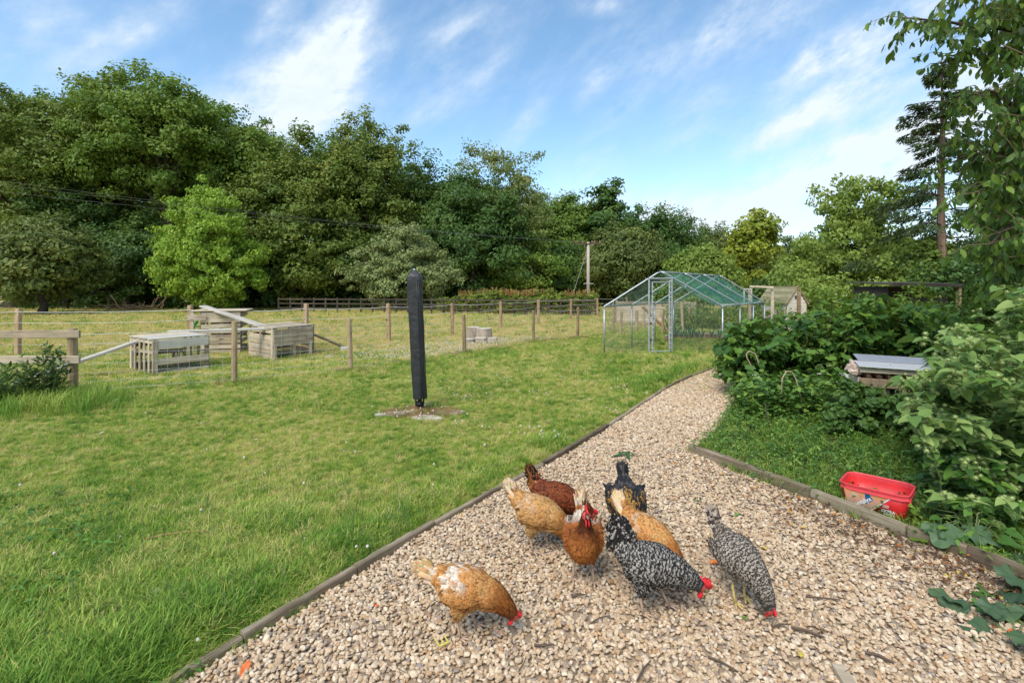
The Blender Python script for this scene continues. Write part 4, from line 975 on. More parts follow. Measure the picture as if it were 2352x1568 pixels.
# ------------------------------------------------------------------ covered airer
M['cover'] = None
m, nt, b = nt_of('black_cover'); co = coords(nt); nzz = noise(nt, 9, 4, .6, co); b.inputs['Base Color'].default_value = (.018, .019, .021, 1); b.inputs['Roughness'].default_value = .5; b.inputs['Specular IOR Level'].default_value = .5
bump(nt, b, nzz, .6, .03); M['cover'] = m
M['zip'] = plain('zip_tape', (.03, .03, .03), .35)
def airer():
    base = at(964, 942); e = empty('rotary_airer', tuple(base), 'folded rotary washing line standing on the lawn under a tall black cover', 'airer')
    n = 40; V = []; rings = []
    zs = [.165, .175] + [.165 + .05 * i for i in range(1, 33)] + [1.79, 1.81, 1.83, 1.85, 1.862]
    rng = np.random.default_rng(4)
    for j, z in enumerate(zs):
        t = (z - .165) / 1.7
        rx = .096 + .004 * t; ry = .088
        if z > 1.5: rx += .004; 
        if z > 1.775: k = (1.862 - z) / .087; rx *= .16 + .84 * k; ry *= .16 + .84 * k
        for i in range(n):
            a = 2 * math.pi * i / n; f = 1 + .07 * math.sin(3 * a + z * 2.3) * math.sin(z * 5 + 1) + .045 * math.sin(4 * a - z * 8) * math.sin(z * 3 + 2) + .035 * max(0, math.sin(7 * a + z * (14 if z > 1.3 else 4))) * (1 if z > 1.3 else .5) + rng.normal(0, .003)
            sq = 1 / max(abs(math.cos(a)), abs(math.sin(a))) ** .45
            V.append((rx * f * sq * math.cos(a) * .95 - .075 * t + .003, ry * f * sq * math.sin(a) * .95, z + (.006 * math.sin(a * 4) if j == 0 else 0)))
    Fc = [(j * n + i, j * n + (i + 1) % n, (j + 1) * n + (i + 1) % n, (j + 1) * n + i) for j in range(len(zs) - 1) for i in range(n)] + [tuple((len(zs) - 1) * n + i for i in range(n))]
    mb = MB(); mb.add(V, Fc); me = mb.mesh('cover', M['cover'], True); o = inst('cover', me, e); 
    zp = MB(); pts = [(.045 - .075 * (z - .165) / 1.7, -(.094 - .012 * (z - .165) / 1.7) - .006, z) for z in (.17, .5, 1.0, 1.4, 1.7)]; zp.tube(pts, [.006] * 5, 5); pts2 = [(x + .022, y + .004, z) for x, y, z in pts]; zp.tube(pts2, [.004] * 5, 5); inst('zip', zp.mesh('zip', M['zip'], True), e)
    cp = MB(); cp.ball((-.072, 0, 1.858), (.022, .022, .016), 10, 6); inst('cap', cp.mesh('cap', M['galv'], True), e)
    pm = MB(); pm.tube([(0, 0, -.05), (0, 0, .2)], .027, 10); inst('pole', pm.mesh('pole', M['dkmetal'], True), e)
    for k in range(4):
        a = k * math.pi / 2 + .5; am = MB(); am.bar((.055 * math.cos(a), .055 * math.sin(a), .17), (.05 * math.cos(a), .05 * math.sin(a), .07), .022, .016); inst('arm', am.mesh('arm', M['dkmetal']), e)
    hb = MB(); hb.tube([(0, 0, .045), (0, 0, .06), (0, 0, .10), (0, 0, .115)], [.03, .052, .058, .048], 12); inst('hub', hb.mesh('hub', M['dkmetal'], True), e)
    cd = MB(); cd.tube([(.05, -.03, .17), (.055, -.035, .08), (.048, -.03, .0)], .003, 4); inst('cord', cd.mesh('cord', M['dkmetal']), e)
airer()
M['conc'] = plain('concrete', (.44, .38, .31), .9, nz=.3, scale=12, bmp=.006); M['straw'] = plain('dead_grass', (.36, .23, .12), .95, nz=.4, scale=40, bmp=.01)
for (u, v, a, bb, rz, lb) in [(912, 952, .26, .12, .3, 'pale concrete patch in the lawn left of the airer foot'), (983, 962, .2, .11, -.2, 'pale concrete patch in front of the airer foot'), (1035, 950, .22, .10, .15, 'pale concrete patch right of the airer foot')]:
    mb = MB(); k = 13; vs = [(a * random.uniform(.7, 1.1) * math.cos(2 * math.pi * i / k), bb * random.uniform(.7, 1.1) * math.sin(2 * math.pi * i / k), .026) for i in range(k)]; vs += [(x * 1.05, y * 1.05, -.02) for x, y, z in vs]
    mb.add(vs, [tuple(range(k))] + [(i, k + i, k + (i + 1) % k, (i + 1) % k) for i in range(k)]); o = mb.mesh('concrete_patch', M['conc']); p = at(u, v); ob = inst('concrete_patch', o, None, tuple(p), (0, 0, rz)); tag(ob, lb, 'slab')
# dead grass around the airer, posts
P = []
for (cx, cy, r, n) in [(*at(968, 950)[:2], .38, 260)] + [(p.x, p.y, .28, 90) for p, h in npost[1:6]] + [((npost[i][0].x + npost[i + 1][0].x) / 2, (npost[i][0].y + npost[i + 1][0].y) / 2 - .1, .5, 60) for i in (2, 3, 4)]:
    a = rg.uniform(0, 6.28, n); q = r * np.sqrt(rg.random(n)); P.append(np.column_stack([cx + 1.3 * q * np.cos(a), cy + .7 * q * np.sin(a), np.full(n, .004)]))
P = np.concatenate(P); M['grass_brown'] = grassmat('dead_grass_blade', [(.3, (.26, .15, .07)), (.6, (.42, .27, .14)), (.8, (.52, .38, .22))])
scatter('dead_grass', [tuft(rg, 24, .05, .06, .002, 1.3) for _ in range(4)], P, np.stack([rg.normal(0, .4, len(P)), rg.normal(0, .4, len(P)), rg.uniform(0, 6.28, len(P))], 1), rg.uniform(.6, 1.2, len(P)), [M['grass_brown']], 'dead brown grass round the airer foot and fence posts', cat='grass')

# ------------------------------------------------------------------ wire run (chicken run frame)
def netmat(name, col, scale, dens, vert=True):
    m, nt, b = nt_of(name); b.inputs['Base Color'].default_value = (*col, 1); b.inputs['Roughness'].default_value = .6
    n = noise(nt, 3.0, 3, .6, coords(nt)); f = mth(nt, 'ADD', mth(nt, 'MULTIPLY', n, dens * .9), dens * .5, True)
    t = nt.nodes.new('ShaderNodeBsdfTransparent'); mx = nt.nodes.new('ShaderNodeMixShader'); nt.links.new(f, mx.inputs[0]); nt.links.new(t.outputs[0], mx.inputs[1]); nt.links.new(b.outputs[0], mx.inputs[2]); nt.links.new(mx.outputs[0], nt.nodes['Material Output'].inputs[0]); return m
M['net_green'] = netmat('green_netting', (.045, .22, .15), 1, .42); M['net_grey'] = netmat('fine_side_netting', (.16, .2, .18), 1, .12)
def run():
    Yf, Yb = 12.0, 15.7; L0 = Vector((2.29, Yf, 0)); e = empty('chicken_run', tuple(L0), 'galvanised tube chicken run with pitched green net roof and narrow door', 'chicken run')
    xs = [(2.29, 3.70, 5.23, Yf), (3.28, 4.71, 6.24, 13.23), (4.28, 5.72, 7.22, 14.46), (5.25, 6.74, 8.2, Yb)]
    ze, zr = 1.17, 2.03; r = .021
    V = lambda x, y, z: Vector((x, y, z)) - L0
    for (a, c, b, y) in xs:
        for x in (a, b): mb = MB(); mb.tube([V(x, y, 0), V(x, y, ze - .05)], r, 8); inst('leg', mb.mesh('leg', M['galv'], True), e)
        for x, s in ((a, 1), (b, -1)):
            mb = MB(); mb.tube([V(x, y, ze - .06), V(x, y, ze - .02), V(x + .03 * s, y, ze + .02), V(x + .10 * s, y, ze + .06), V(c - .1 * s, y, zr - .035), V(c, y, zr)], r, 8); inst('rafter', mb.mesh('rafter', M['galv'], True), e)
    for i in range(3):
        for k, z in ((0, ze), (1, zr), (2, ze)):
            p = V(xs[i][k], xs[i][3], z + (.012 if k != 1 else 0)); q = V(xs[i + 1][k], xs[i + 1][3], z + (.012 if k != 1 else 0)); mb = MB(); mb.tube([p, q], r * .95, 8); inst('ridge_tube' if k == 1 else 'eave_tube', mb.mesh('tube', M['galv'], True), e)
    # net roof, sagging between the ribs
    rng = np.random.default_rng(9)
    for side in (0, 2):
        mb = MB(); nu, nv = 24, 10; vs = []
        for i in range(nu + 1):
            t = i / nu * 3; k = min(2, int(t)); f = t - k
            for j in range(nv + 1):
                s = j / nv
                a = xs[k][side] * (1 - f) + xs[k + 1][side] * f; c = xs[k][1] * (1 - f) + xs[k + 1][1] * f; y = xs[k][3] * (1 - f) + xs[k + 1][3] * f
                sg = .16 * math.sin(math.pi * f) * math.sin(math.pi * s) + .06 * math.sin(math.pi * s) + .012 * math.sin(f * 18 + s * 7)
                vs.append(V(a * (1 - s) + c * s, y, ze + (zr - ze) * s - .025 - sg))
        mb.add(vs, [(i * (nv + 1) + j, (i + 1) * (nv + 1) + j, (i + 1) * (nv + 1) + j + 1, i * (nv + 1) + j + 1) for i in range(nu) for j in range(nv)])
        inst('roof_net', mb.mesh('roof_net', M['net_green'], True), e)
        # rope like folds of the netting
        for q in range(4):
            fm = MB(); s0 = rng.uniform(.2, .8); pts = []
            for i in range(13):
                t = i / 12 * 3; k = min(2, int(t)); f = t - k; s = s0 + .12 * math.sin(i * .9 + q); a = xs[k][side] * (1 - f) + xs[k + 1][side] * f; c = xs[k][1] * (1 - f) + xs[k + 1][1] * f; y = xs[k][3] * (1 - f) + xs[k + 1][3] * f
                pts.append(V(a * (1 - s) + c * s, y, ze + (zr - ze) * s - .05 - .16 * math.sin(math.pi * f) * math.sin(math.pi * s)))
            fm.tube(pts, .004, 4, cap=False); inst('net_fold', fm.mesh('net_fold', M['net_fold'] if 'net_fold' in M else M.setdefault('net_fold', plain('net_fold', (.05, .25, .18), .6)), True), e)
    # side and gable nets
    for (pts) in ([(xs[0][0], Yf, 0), (xs[3][0], Yb, 0), (xs[3][0], Yb, ze), (xs[0][0], Yf, ze)], [(xs[0][2], Yf, 0), (xs[3][2], Yb, 0), (xs[3][2], Yb, ze), (xs[0][2], Yf, ze)], [(xs[3][0], Yb, 0), (xs[3][2], Yb, 0), (xs[3][2], Yb, ze), (xs[3][1], Yb, zr), (xs[3][0], Yb, ze)], [(xs[0][0], Yf, 0), (3.38, Yf, 0), (3.38, Yf, 1.8), (xs[0][0], Yf, ze)], [(3.98, Yf, 0), (xs[0][2], Yf, 0), (xs[0][2], Yf, ze), (3.98, Yf, 1.87)]):
        mb = MB(); mb.add([V(*p) for p in pts], [tuple(range(len(pts)))]); inst('side_net', mb.mesh('side_net', M['net_grey']), e)
    # door frame
    for (x, w) in ((3.40, .05), (3.965, .05)):
        mb = MB(); mb.tube([V(x, Yf - .03, 0), V(x, Yf - .03, 1.86)], .026, 4); inst('door_post', mb.mesh('door_post', M['galv']), e)
    for z in (1.86,): mb = MB(); mb.tube([V(3.38, Yf - .03, z), V(3.99, Yf - .03, z)], .026, 4); inst('door_lintel', mb.mesh('door_lintel', M['galv']), e)
    d = bpy.data.objects.new('door', None); link(d, e); 
    dm = MB(); 
    for a, b in (((3.475, .06), (3.475, 1.77)), ((3.895, .06), (3.895, 1.77)), ((3.455, 1.77), (3.915, 1.77)), ((3.455, .06), (3.915, .06))): dm.tube([V(a[0], Yf - .05, a[1]), V(b[0], Yf - .05, b[1])], .022, 4)
    bpy.data.objects.remove(d); dr = inst('door', dm.mesh('door', M['galv']), e)
    cl = MB(); rng = random.Random(3)
    for k in range(13):
        z = .15 + k * .125
        for x in (3.475, 3.895): cl.bar(V(x - .018, Yf - .085, z), V(x + .03, Yf - .085, z + .008), .012, .01)
    inst('net_clips', cl.mesh('net_clips', M['rope']), dr)
    tie = MB()
    for k in range(14):
        i = rng.randrange(4); s = rng.random(); side = rng.choice((0, 2)); x = xs[i][side] * (1 - s) + xs[i][1] * s; z = ze + (zr - ze) * s; p = V(x, xs[i][3] - .02, z); tie.tube([p, p + Vector((rng.uniform(-.05, .05), -.02, rng.uniform(-.12, .1)))], .004, 4)
    inst('cable_ties', tie.mesh('cable_ties', M['rope']), e)
    hg = MB()
    for z in (.35, .75, 1.5): hg.box(V(3.43, Yf - .065, z), (.03, .02, .05))
    inst('hinges', hg.mesh('hinges', M['dkmetal']), e)
run()
# raised bed with leeks inside the run
eb2 = empty('raised_bed', (5.1, 14.9, 0), 'low raised bed of brick and pale boards with leeks behind the run door', 'raised bed')
ptsb = [at(1530, 783), at(1548, 776.5), at(1640, 777), at(1700, 777), at(1700, 790)]
brk = plain('old_brick', (.34, .2, .14), .9, nz=.35, scale=25)
for a, b in zip(ptsb[:-1], ptsb[1:]):
    plank_obj(eb2, a + Vector((0, 0, .16)), b + Vector((0, 0, .16)), .05, .035, mat='plank', name='cap_board')
    L_ = (b - a).length; k = max(1, int(L_ / .23)); bm_ = MB().box((0, 0, 0), (.21, .1, .065)).mesh('brick', brk)
    for i in range(k):
        for z in (.04, .11):
            p = a.lerp(b, (i + .5) / k); inst('brick', bm_, eb2, tuple(p + Vector((0, 0, z)) - eb2.location), (0, 0, math.atan2(b.y - a.y, b.x - a.x)))
M['leek'] = plain('leek_leaf', (.07, .17, .085), .5, nz=.3)
leek = MB()
for k in range(9):
    a = k * 2.4; dx, dy = math.cos(a), math.sin(a); h = random.uniform(.3, .48); b = len(leek.v)
    leek.add([(dx * .01 - dy * .012, dy * .01 + dx * .012, 0), (dx * .01 + dy * .012, dy * .01 - dx * .012, 0), (dx * .1 - dy * .018, dy * .1 + dx * .018, h * .6), (dx * .1 + dy * .018, dy * .1 - dx * .018, h * .6), (dx * .2, dy * .2, h * (.95 if k % 2 else .6))], [(0, 1, 3, 2), (2, 3, 4)])
lm = leek.mesh('leek_plant', M['leek'])
for i, u in enumerate((1553, 1565, 1576, 1588, 1600, 1612, 1634, 1652)):
    p = at(u, 779 + (i % 3)); o = inst('leek_plant', lm, None, (p.x, p.y, .05), (0, 0, i), random.uniform(.8, 1.15)); tag(o, ['leek nearest the run door, leftmost in the raised bed', 'second leek from the left in the raised bed', 'third leek from the left in the raised bed', 'fourth leek from the left, near the middle of the raised bed', 'fifth leek from the left in the raised bed', 'third leek from the right in the raised bed', 'last leek but one on the right of the raised bed', 'rightmost leek of the raised bed, closest to the currant bush'][i], 'vegetable', 'leeks in the raised bed')
canes = [(1539, 812, .0, 1.75), (1535, 800, .02, 1.65)]
for i, (u, v, l, h) in enumerate(canes):
    p = at(u, v); mb = MB(); mb.tube([(0, 0, 0), (l * .5, 0, h * .5), (l, 0, h)], .009, 5); o = inst('bamboo_cane', mb.mesh('bamboo_cane', plain('bamboo', (.36, .22, .09), .6, nz=.3)), None, tuple(p)); tag(o, ['front bamboo cane standing just right of the run door', 'rear bamboo cane with a leaning top beside the run door'][i], 'cane')
p = at(1548, 745); lone_plank(atd(1475, 703, 16.5), Vector((at(1512, 765).x, 16.6, .2)), .12, .08, 'leaning orange brown timber behind the run door', mat='post2', name='leaning_timber', cat='timber')
# metal strips on the grass
lone_plank(at(1590, 825) + Vector((0, 0, .02)), at(1662, 827) + Vector((0, 0, .02)), .035, .02, 'thin pale batten lying on the grass at the near end of the run', name='batten', cat='batten')

# back fence behind the run : old grey boards, posts, wire
ebf = empty('board_fence', ((1510 - UC) / F * 22, 22, 0), 'weathered grey horizontal board fence panel seen through the run', 'fence')
for j in range(9): a = atd(1416, 700, 22); b = atd(1598, 700, 21.2); plank_obj(ebf, Vector((a.x, a.y, .12 + j * .11)), Vector((b.x, b.y, .12 + j * .11 + random.uniform(-.01, .01))), .02, .10, mat='pallet')
for u in (1416, 1475, 1535, 1598): p = atd(u, 700, 22.1); inst('post', post_mesh(1.12, .05, mat='pallet_dark', square=True), ebf, tuple(Vector((p.x, p.y, 0)) - ebf.location))
ebg = empty('garden_post_fence', ((1570 - UC) / F * 17.5, 17.5, 0), 'weathered posts and wire along the back of the vegetable plot', 'fence')
gp = []
for (u, vt, vb, r) in [(1425, 715, 768, .05), (1462, 712, 765, .055), (1521, 710, 772, .04), (1543, 692, 775, .06), (1568, 693, 762, .055), (1582, 708, 758, .045), (1614, 698, 748, .045)]:
    p = at(u, vb); gp.append(p); inst('post', post_mesh((vb - vt) / ((vb - VH) / H), r), ebg, tuple(p - ebg.location), (random.uniform(-.03, .03), random.uniform(-.05, .05), 0))
for a, b in zip(gp[:-1], gp[1:]):
    for z in (.3, .6, .95):
        mb = MB(); mb.tube(sag(a + Vector((0, 0, z)), b + Vector((0, 0, z)), .02, 4), .004, 3, cap=False); mb.obj('wire', M['wire'], ebg)
# timber frames and posts near the playhouse
ep = empty('goal_frame', ((1750 - UC) / F * 16.5, 16.5, 0), 'timber posts with one crossbar right of the run roof', 'frame')
for u, h in ((1722, 1.62), (1774, 1.60)): p = atd(u, 700, 16.5); inst('post', post_mesh(h, .045, mat='pallet', square=True), ep, tuple(Vector((p.x, p.y, 0)) - ep.location))
a = atd(1722, 658, 16.5); b = atd(1776, 660, 16.4); plank_obj(ep, a, b, .06, .07, mat='pallet', name='crossbar')
p = atd(1835, 700, 15.5); o = inst('timber_post', post_mesh(1.66, .05, mat='post', square=True), None, (p.x, p.y, 0)); tag(o, 'single timber post just right of the white playhouse', 'post')
M['kids_white'] = plain('white_painted_board', (.70, .62, .53), .8, nz=.08, scale=6)
epf = empty('picture_frame', ((1717 - UC) / F * 16, 16, 0), 'small upright wooden window frame standing behind the run', 'frame')
for a, b in (((1709, 665), (1709, 697)), ((1726, 664), (1726, 697)), ((1708, 664), (1727, 664)), ((1708, 697), (1727, 697))): plank_obj(epf, atd(a[0], a[1], 16), atd(b[0], b[1], 16), .04, .045, up=(0, 1, 0), mat='plank', name='bar')

# playhouse
M['shingle'] = woodmat('roof_shingle', (.10, .10, .05), (.22, .20, .11), (.36, .33, .22), axis=1, green=.1)
def playhouse():
    Y = 19; cx = (1798 - UC) / F * Y; e = empty('playhouse', (cx, Y, 0), 'small whitewashed playhouse with mossy board roof beyond the currant bush', 'playhouse', rz=R(14))
    w, d, hw_, hr = .88, 1.35, 1.08, 1.66
    mb = MB(); n = 8
    for k in range(n):    # gable wall boards
        z0 = k * hw_ / n; o = inst('wall_board', MB().box((0, 0, 0), (w, .018, hw_ / n - .006)).mesh('wall_board', M['kids_white']), e, (0, -d / 2, z0 + hw_ / n / 2), (R(3), 0, 0))
        o = inst('wall_board', MB().box((0, 0, 0), (.018, d - .02, hw_ / n - .006)).mesh('wall_board', M['kids_white']), e, (-w / 2, 0, z0 + hw_ / n / 2)); o = inst('wall_board', MB().box((0, 0, 0), (.018, d - .02, hw_ / n - .006)).mesh('wall_board', M['kids_white']), e, (w / 2, 0, z0 + hw_ / n / 2))
    for k in range(4):
        z = hw_ + k * .12; ww = w * (1 - (k + .5) / 4.6); o = inst('wall_board', MB().box((0, 0, 0), (ww, .018, .114)).mesh('wall_board', M['kids_white']), e, (0, -d / 2, z + .06))
    inst('inner_wall', MB().box((0, 0, hw_ / 2), (w - .04, d - .06, hw_ - .01)).mesh('inner_wall', M['kids_white']), e)
    sl_ = math.atan2(hr - hw_ + .06, w / 2); L_ = math.hypot(hr - hw_ + .06, w / 2) + .1
    for s in (-1, 1):
        for k in range(6):
            t = (k + .5) / 6; x = s * (w / 2 + .08) * (1 - t); z = hw_ - .04 + (hr + .06 - hw_) * t
            inst('roof_board', MB().box((0, 0, 0), (L_ / 6 + .03, d + .16, .016)).mesh('roof_board', M['shingle']), e, (x, 0, z + .02), (0, s * (sl_ - .07), 0))
    vent = inst('vent', MB().box((0, 0, 0), (.2, .03, .11)).mesh('vent', M['shed']), e, (.0, -d / 2 - .018, 1.30)); inst('lamp', MB().ball((0, 0, 0), .05, 8, 6).mesh('lamp', M['dkmetal'], True), e, (.02, -d / 2 - .05, 1.17)); inst('hook', MB().ball((0, 0, 0), .035, 6, 5).mesh('hook', M['dkmetal']), e, (.06, -d / 2 - .04, .93))
    for s in (-1, 1): plank_obj(None, (0, 0, 0), (0, 0, .1), .1, .1) if False else None
    for s in (-1, 1):
        bb = MB(); bb.bar((s * (w / 2 + .07), -d / 2 - .05, hw_ - .04), (0, -d / 2 - .05, hr + .05), .025, .07); inst('barge_board', bb.mesh('barge_board', M['post2']), e)
playhouse()
# dark shed, right
def shed():
    Y = 12.5; a = atd(2040, 650, Y); b = atd(2188, 650, Y + .4); d = (b - a); d.z = 0; L_ = d.length; ang = math.atan2(d.y, d.x)
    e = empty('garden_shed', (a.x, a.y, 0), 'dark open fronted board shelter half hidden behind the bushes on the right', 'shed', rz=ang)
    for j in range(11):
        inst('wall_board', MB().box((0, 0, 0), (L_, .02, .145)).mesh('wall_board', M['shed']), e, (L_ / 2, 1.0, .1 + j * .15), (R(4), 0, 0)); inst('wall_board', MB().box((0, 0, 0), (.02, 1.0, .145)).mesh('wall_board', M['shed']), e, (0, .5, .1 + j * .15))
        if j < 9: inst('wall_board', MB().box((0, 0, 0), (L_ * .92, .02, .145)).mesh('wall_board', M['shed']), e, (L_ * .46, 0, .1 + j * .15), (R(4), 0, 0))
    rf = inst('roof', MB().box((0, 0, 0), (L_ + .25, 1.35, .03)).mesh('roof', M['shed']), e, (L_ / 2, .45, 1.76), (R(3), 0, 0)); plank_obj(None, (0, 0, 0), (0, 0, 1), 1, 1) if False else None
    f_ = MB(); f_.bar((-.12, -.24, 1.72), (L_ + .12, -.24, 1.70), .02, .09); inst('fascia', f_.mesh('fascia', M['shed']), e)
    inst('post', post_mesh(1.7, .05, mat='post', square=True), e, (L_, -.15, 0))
shed()

# metal roofed bug hotel / compost
M['sheet'] = plain('dull_sheet_metal', (.46, .455, .45), .45, .15, nz=.1, scale=4); M['tile'] = plain('terracotta_pot', (.36, .2, .12), .85, nz=.25)
def bughotel():
    Y = 5.6; x0, x1 = (1976 - UC) / F * Y, (2168 - UC) / F * Y; e = empty('bug_hotel', (x0, Y, 0), 'stack of dark pallets packed with tiles and sticks under two grey metal sheets', 'bug hotel', rz=R(-26)); w = .74
    z0 = H - (846 - VH) / F * Y
    sh1 = MB(); sh1.bar((-.02, .10, z0 + .045), (w, .10, z0 + .035), .30, .006, roll=R(6)); inst('metal_sheet', sh1.mesh('metal_sheet', M['sheet']), e, rot=(R(0), 0, 0))
    sh2 = MB(); sh2.bar((.02, .40, z0 + .085), (w + .05, .40, z0 + .075), .34, .006, roll=R(6)); inst('metal_sheet', sh2.mesh('metal_sheet', plain('darker_sheet_metal', (.30, .31, .34), .45, .2, nz=.1)), e)
    for (x, y, z) in ((.31, .13, .046), (.38, .48, .076)): inst('bolt_hole', MB().ball((0, 0, 0), (.012, .012, .003), 8, 4).mesh('bolt_hole', M['dkmetal']), e, (x, y, z0 + z))
    k = 0
    for z in (z0 - .02, z0 - .16, z0 - .36, z0 - .56):
        if z < .05: break
        mb = MB(); mb.bar((0, .02, z), (w, .02, z), .03, .1 if k else .05); inst('plank', mb.mesh('plank', M['pallet_dark' if k else 'pallet']), e)
        mb = MB(); mb.bar((.0, .06, z), (.0, .6, z), .03, .1); inst('plank', mb.mesh('plank', M['pallet']), e); k += 1
    for x in (.02, .2, .42, .68, w - .04):
        mb = MB(); mb.bar((x, .0, 0), (x, .0, z0 - .16), .03, .07, up=(1, 0, 0)); inst('upright', mb.mesh('upright', M['pallet_dark']), e)
    for i in range(9):
        x = .09 + i * .1; t = MB(); t.tube([(x, .05, z0 - .085), (x, .4, z0 - .085)], .034, 9, cap=False); t.tube([(x, .06, z0 - .085), (x, .1, z0 - .085)], .026, 9); inst('clay_pipe', t.mesh('clay_pipe', M['tile'], True), e)
    for i in range(5):
        lg = MB(); x = .08 + i * .17; lg.tube([(x, .07, z0 - .26), (x, .4, z0 - .26)], .045, 8); inst('log_end', lg.mesh('log_end', M['logside'], True), e)
    rub = MB()
    for i in range(14): rub.box((-.05 + random.uniform(-.04, .05), random.uniform(.02, .35), z0 - .05 + random.uniform(-.04, .08)), (.07, .06, .035), (random.random(), random.random(), random.random()), jit=.006)
    inst('broken_tiles', rub.mesh('broken_tiles', plain('tile_bits', (.5, .38, .3), .9, nz=.35)), e)
    inst('packed_filling', MB().box((w / 2, .32, (z0 - .1) / 2), (w - .06, .46, z0 - .12)).mesh('packed_filling', M['woodfloor']), e)
bughotel()

# wire hoops / canes in the bed
M['cane'] = plain('hoop_tube', (.40, .31, .2), .6, nz=.25)
for pts, lb in (([(1795, 905), (1797, 868), (1806, 853), (1818, 853), (1828, 870), (1838, 905), (1846, 948)], 'arched brown hoop standing open in the bed near the path'), ([(1744, 880), (1728, 845), (1716, 822), (1714, 812), (1722, 806), (1734, 812), (1745, 840), (1760, 880)], 'arched brown hoop leaning in front of the currant bush')):
    base = at(pts[-1][0], pts[-1][1] + (0 if 'near' in lb else 30)); Y = base.y - .35; P = [atd(u, v, Y) for u, v in pts]; P[0].z = max(P[0].z, .15); P = [P[0] * 1.0 + Vector((0, .1, -.2))] + P
    mb = MB(); mb.tube(P, .008, 6); o = mb.obj('plant_hoop', M['cane'], None, True, lb, 'hoop')
for (u0, v0, u1, v1, lb) in ((1728, 880, 1712, 806, 'thin brown cane rising behind the leaning hoop'), (1770, 1000, 1757, 925, 'dark bare stalk in the bed left of the open hoop')):
    b_ = at(u0, v0 + (30 if v0 < 950 else 0)); mb = MB(); mb.tube([b_, atd(u1, v1, b_.y)], .006, 5); mb.obj('plant_cane', M['cane'] if v0 < 950 else M['bark'], None, True, lb, 'cane')

# ------------------------------------------------------------------ utility pole and lines
def pole():
    Y = 39.0; X = (1351 - UC) / F * Y; e = empty('utility_pole', (X, Y, 0), 'pale wooden utility pole with a crossarm above the hedge', 'utility pole'); zt = H + (VH - 556) / F * Y
    mb = MB(); mb.tube([(0, 0, 0), (0, 0, zt)], [.15, .11], 10); inst('pole', mb.mesh('pole', M['pole'], True), e)
    mb = MB(); mb.bar((-1.1, -.1, zt - .18), (.95, -.1, zt - .12), .1, .1); inst('crossarm', mb.mesh('crossarm', M['dark_rail']), e)
    xs = []
    for x in (-1.0, -.45, .3, .5, .92):
        i_ = MB(); i_.tube([(x, -.1, zt - .15), (x, -.1, zt - .02), (x, -.1, zt + .02), (x, -.1, zt + .08)], [.05, .085, .05, .07], 8); inst('insulator', i_.mesh('insulator', plain('porcelain', (.2, .1, .07), .3) if x == -1.0 else bpy.data.materials['porcelain'], True), e); xs.append(x)
    mb = MB(); mb.bar((-.4, -.14, 2.05), (.4, -.14, 2.05), .05, .05); inst('step_bar', mb.mesh('step_bar', M['wire']), e)
    mb = MB(); mb.tube([(0, 0, zt - .4), (-1.7, -.6, 0)], .012, 4); inst('stay_wire', mb.mesh('stay_wire', M['wire']), e)
    # three conductors coming forward to the left, off the picture
    for x, vl, lb in ((-1.0, 415, 'upper overhead wire crossing in front of the wood'), (-.45, 424, 'middle overhead wire crossing in front of the wood'), (.3, 442, 'lowest overhead wire crossing in front of the wood')):
        a = Vector((X + x, Y, zt - .0)); b = atd(-120, vl - 15, 24.0); mb = MB(); mb.tube(sag(a, b, .32, 22), .006, 4, cap=False); mb.obj('overhead_wire', M['line'], None, False, lb, 'power line')
pole()
# brush pile
rb = random.Random(5); ebp = empty('brush_pile', tuple(at(298, 716)), 'heap of bare dead branches at the foot of the wood', 'branches')
for i in range(34):
    a = Vector((rb.gauss(0, .9), rb.gauss(0, .3), rb.uniform(0, .3))); an = rb.uniform(.1, 3.0); l = rb.uniform(.8, 2.1); d = Vector((math.cos(an), rb.uniform(-.3, .3), abs(math.sin(an)) * .75)); s = Vector((rb.gauss(0, .2), 0, rb.gauss(0, .2)))
    mb = MB(); mb.tube([a, a + d * l * .5 + s, a + d * l + s * .3 - Vector((0, 0, .15 * l))], [.035, .025, .008], 5); inst('branch', mb.mesh('branch', plain('dead_branch', (.26, .17, .10), .8) if i == 0 else bpy.data.materials['dead_branch']), ebp)
# tree guard round the bright cherry
eg3 = empty('tree_guard', tuple(at(500, 715)), 'dark wooden tree guard around the trunk of the bright cherry', 'tree guard')
for x, y in ((-1.3, -.6), (.1, -.7), (1.4, -.6), (-1.2, .7), (1.3, .7)): inst('post', post_mesh(1.15, .05, mat='dark_rail', square=True), eg3, (x, y, 0))
for z in (.55, 1.08): mb = MB(); mb.bar((-1.35, -.68, z), (1.45, -.68, z), .04, .09); inst('rail', mb.mesh('rail', M['dark_rail']), eg3)
# distant cottage seen through the bushes
M['cott'] = plain('white_render', (.72, .72, .70), .8); ecot = empty('cottage', ((1895 - UC) / F * 60, 60, 0), 'distant white cottage glimpsed between the bushes right of the playhouse', 'cottage')
inst('wall', MB().box((0, 0, 1.3), (7, 5, 2.6)).mesh('wall', M['cott']), ecot); rm = MB().add([(-3.8, -3, 2.5), (3.8, -3, 2.5), (3.8, 3, 2.5), (-3.8, 3, 2.5), (-3.8, 0, 4.4), (3.8, 0, 4.4)], [(0, 1, 5, 4), (2, 3, 4, 5), (0, 4, 3), (1, 2, 5), (0, 3, 2, 1)]); inst('roof', rm.mesh('roof', plain('slate', (.2, .2, .21), .7)), ecot)
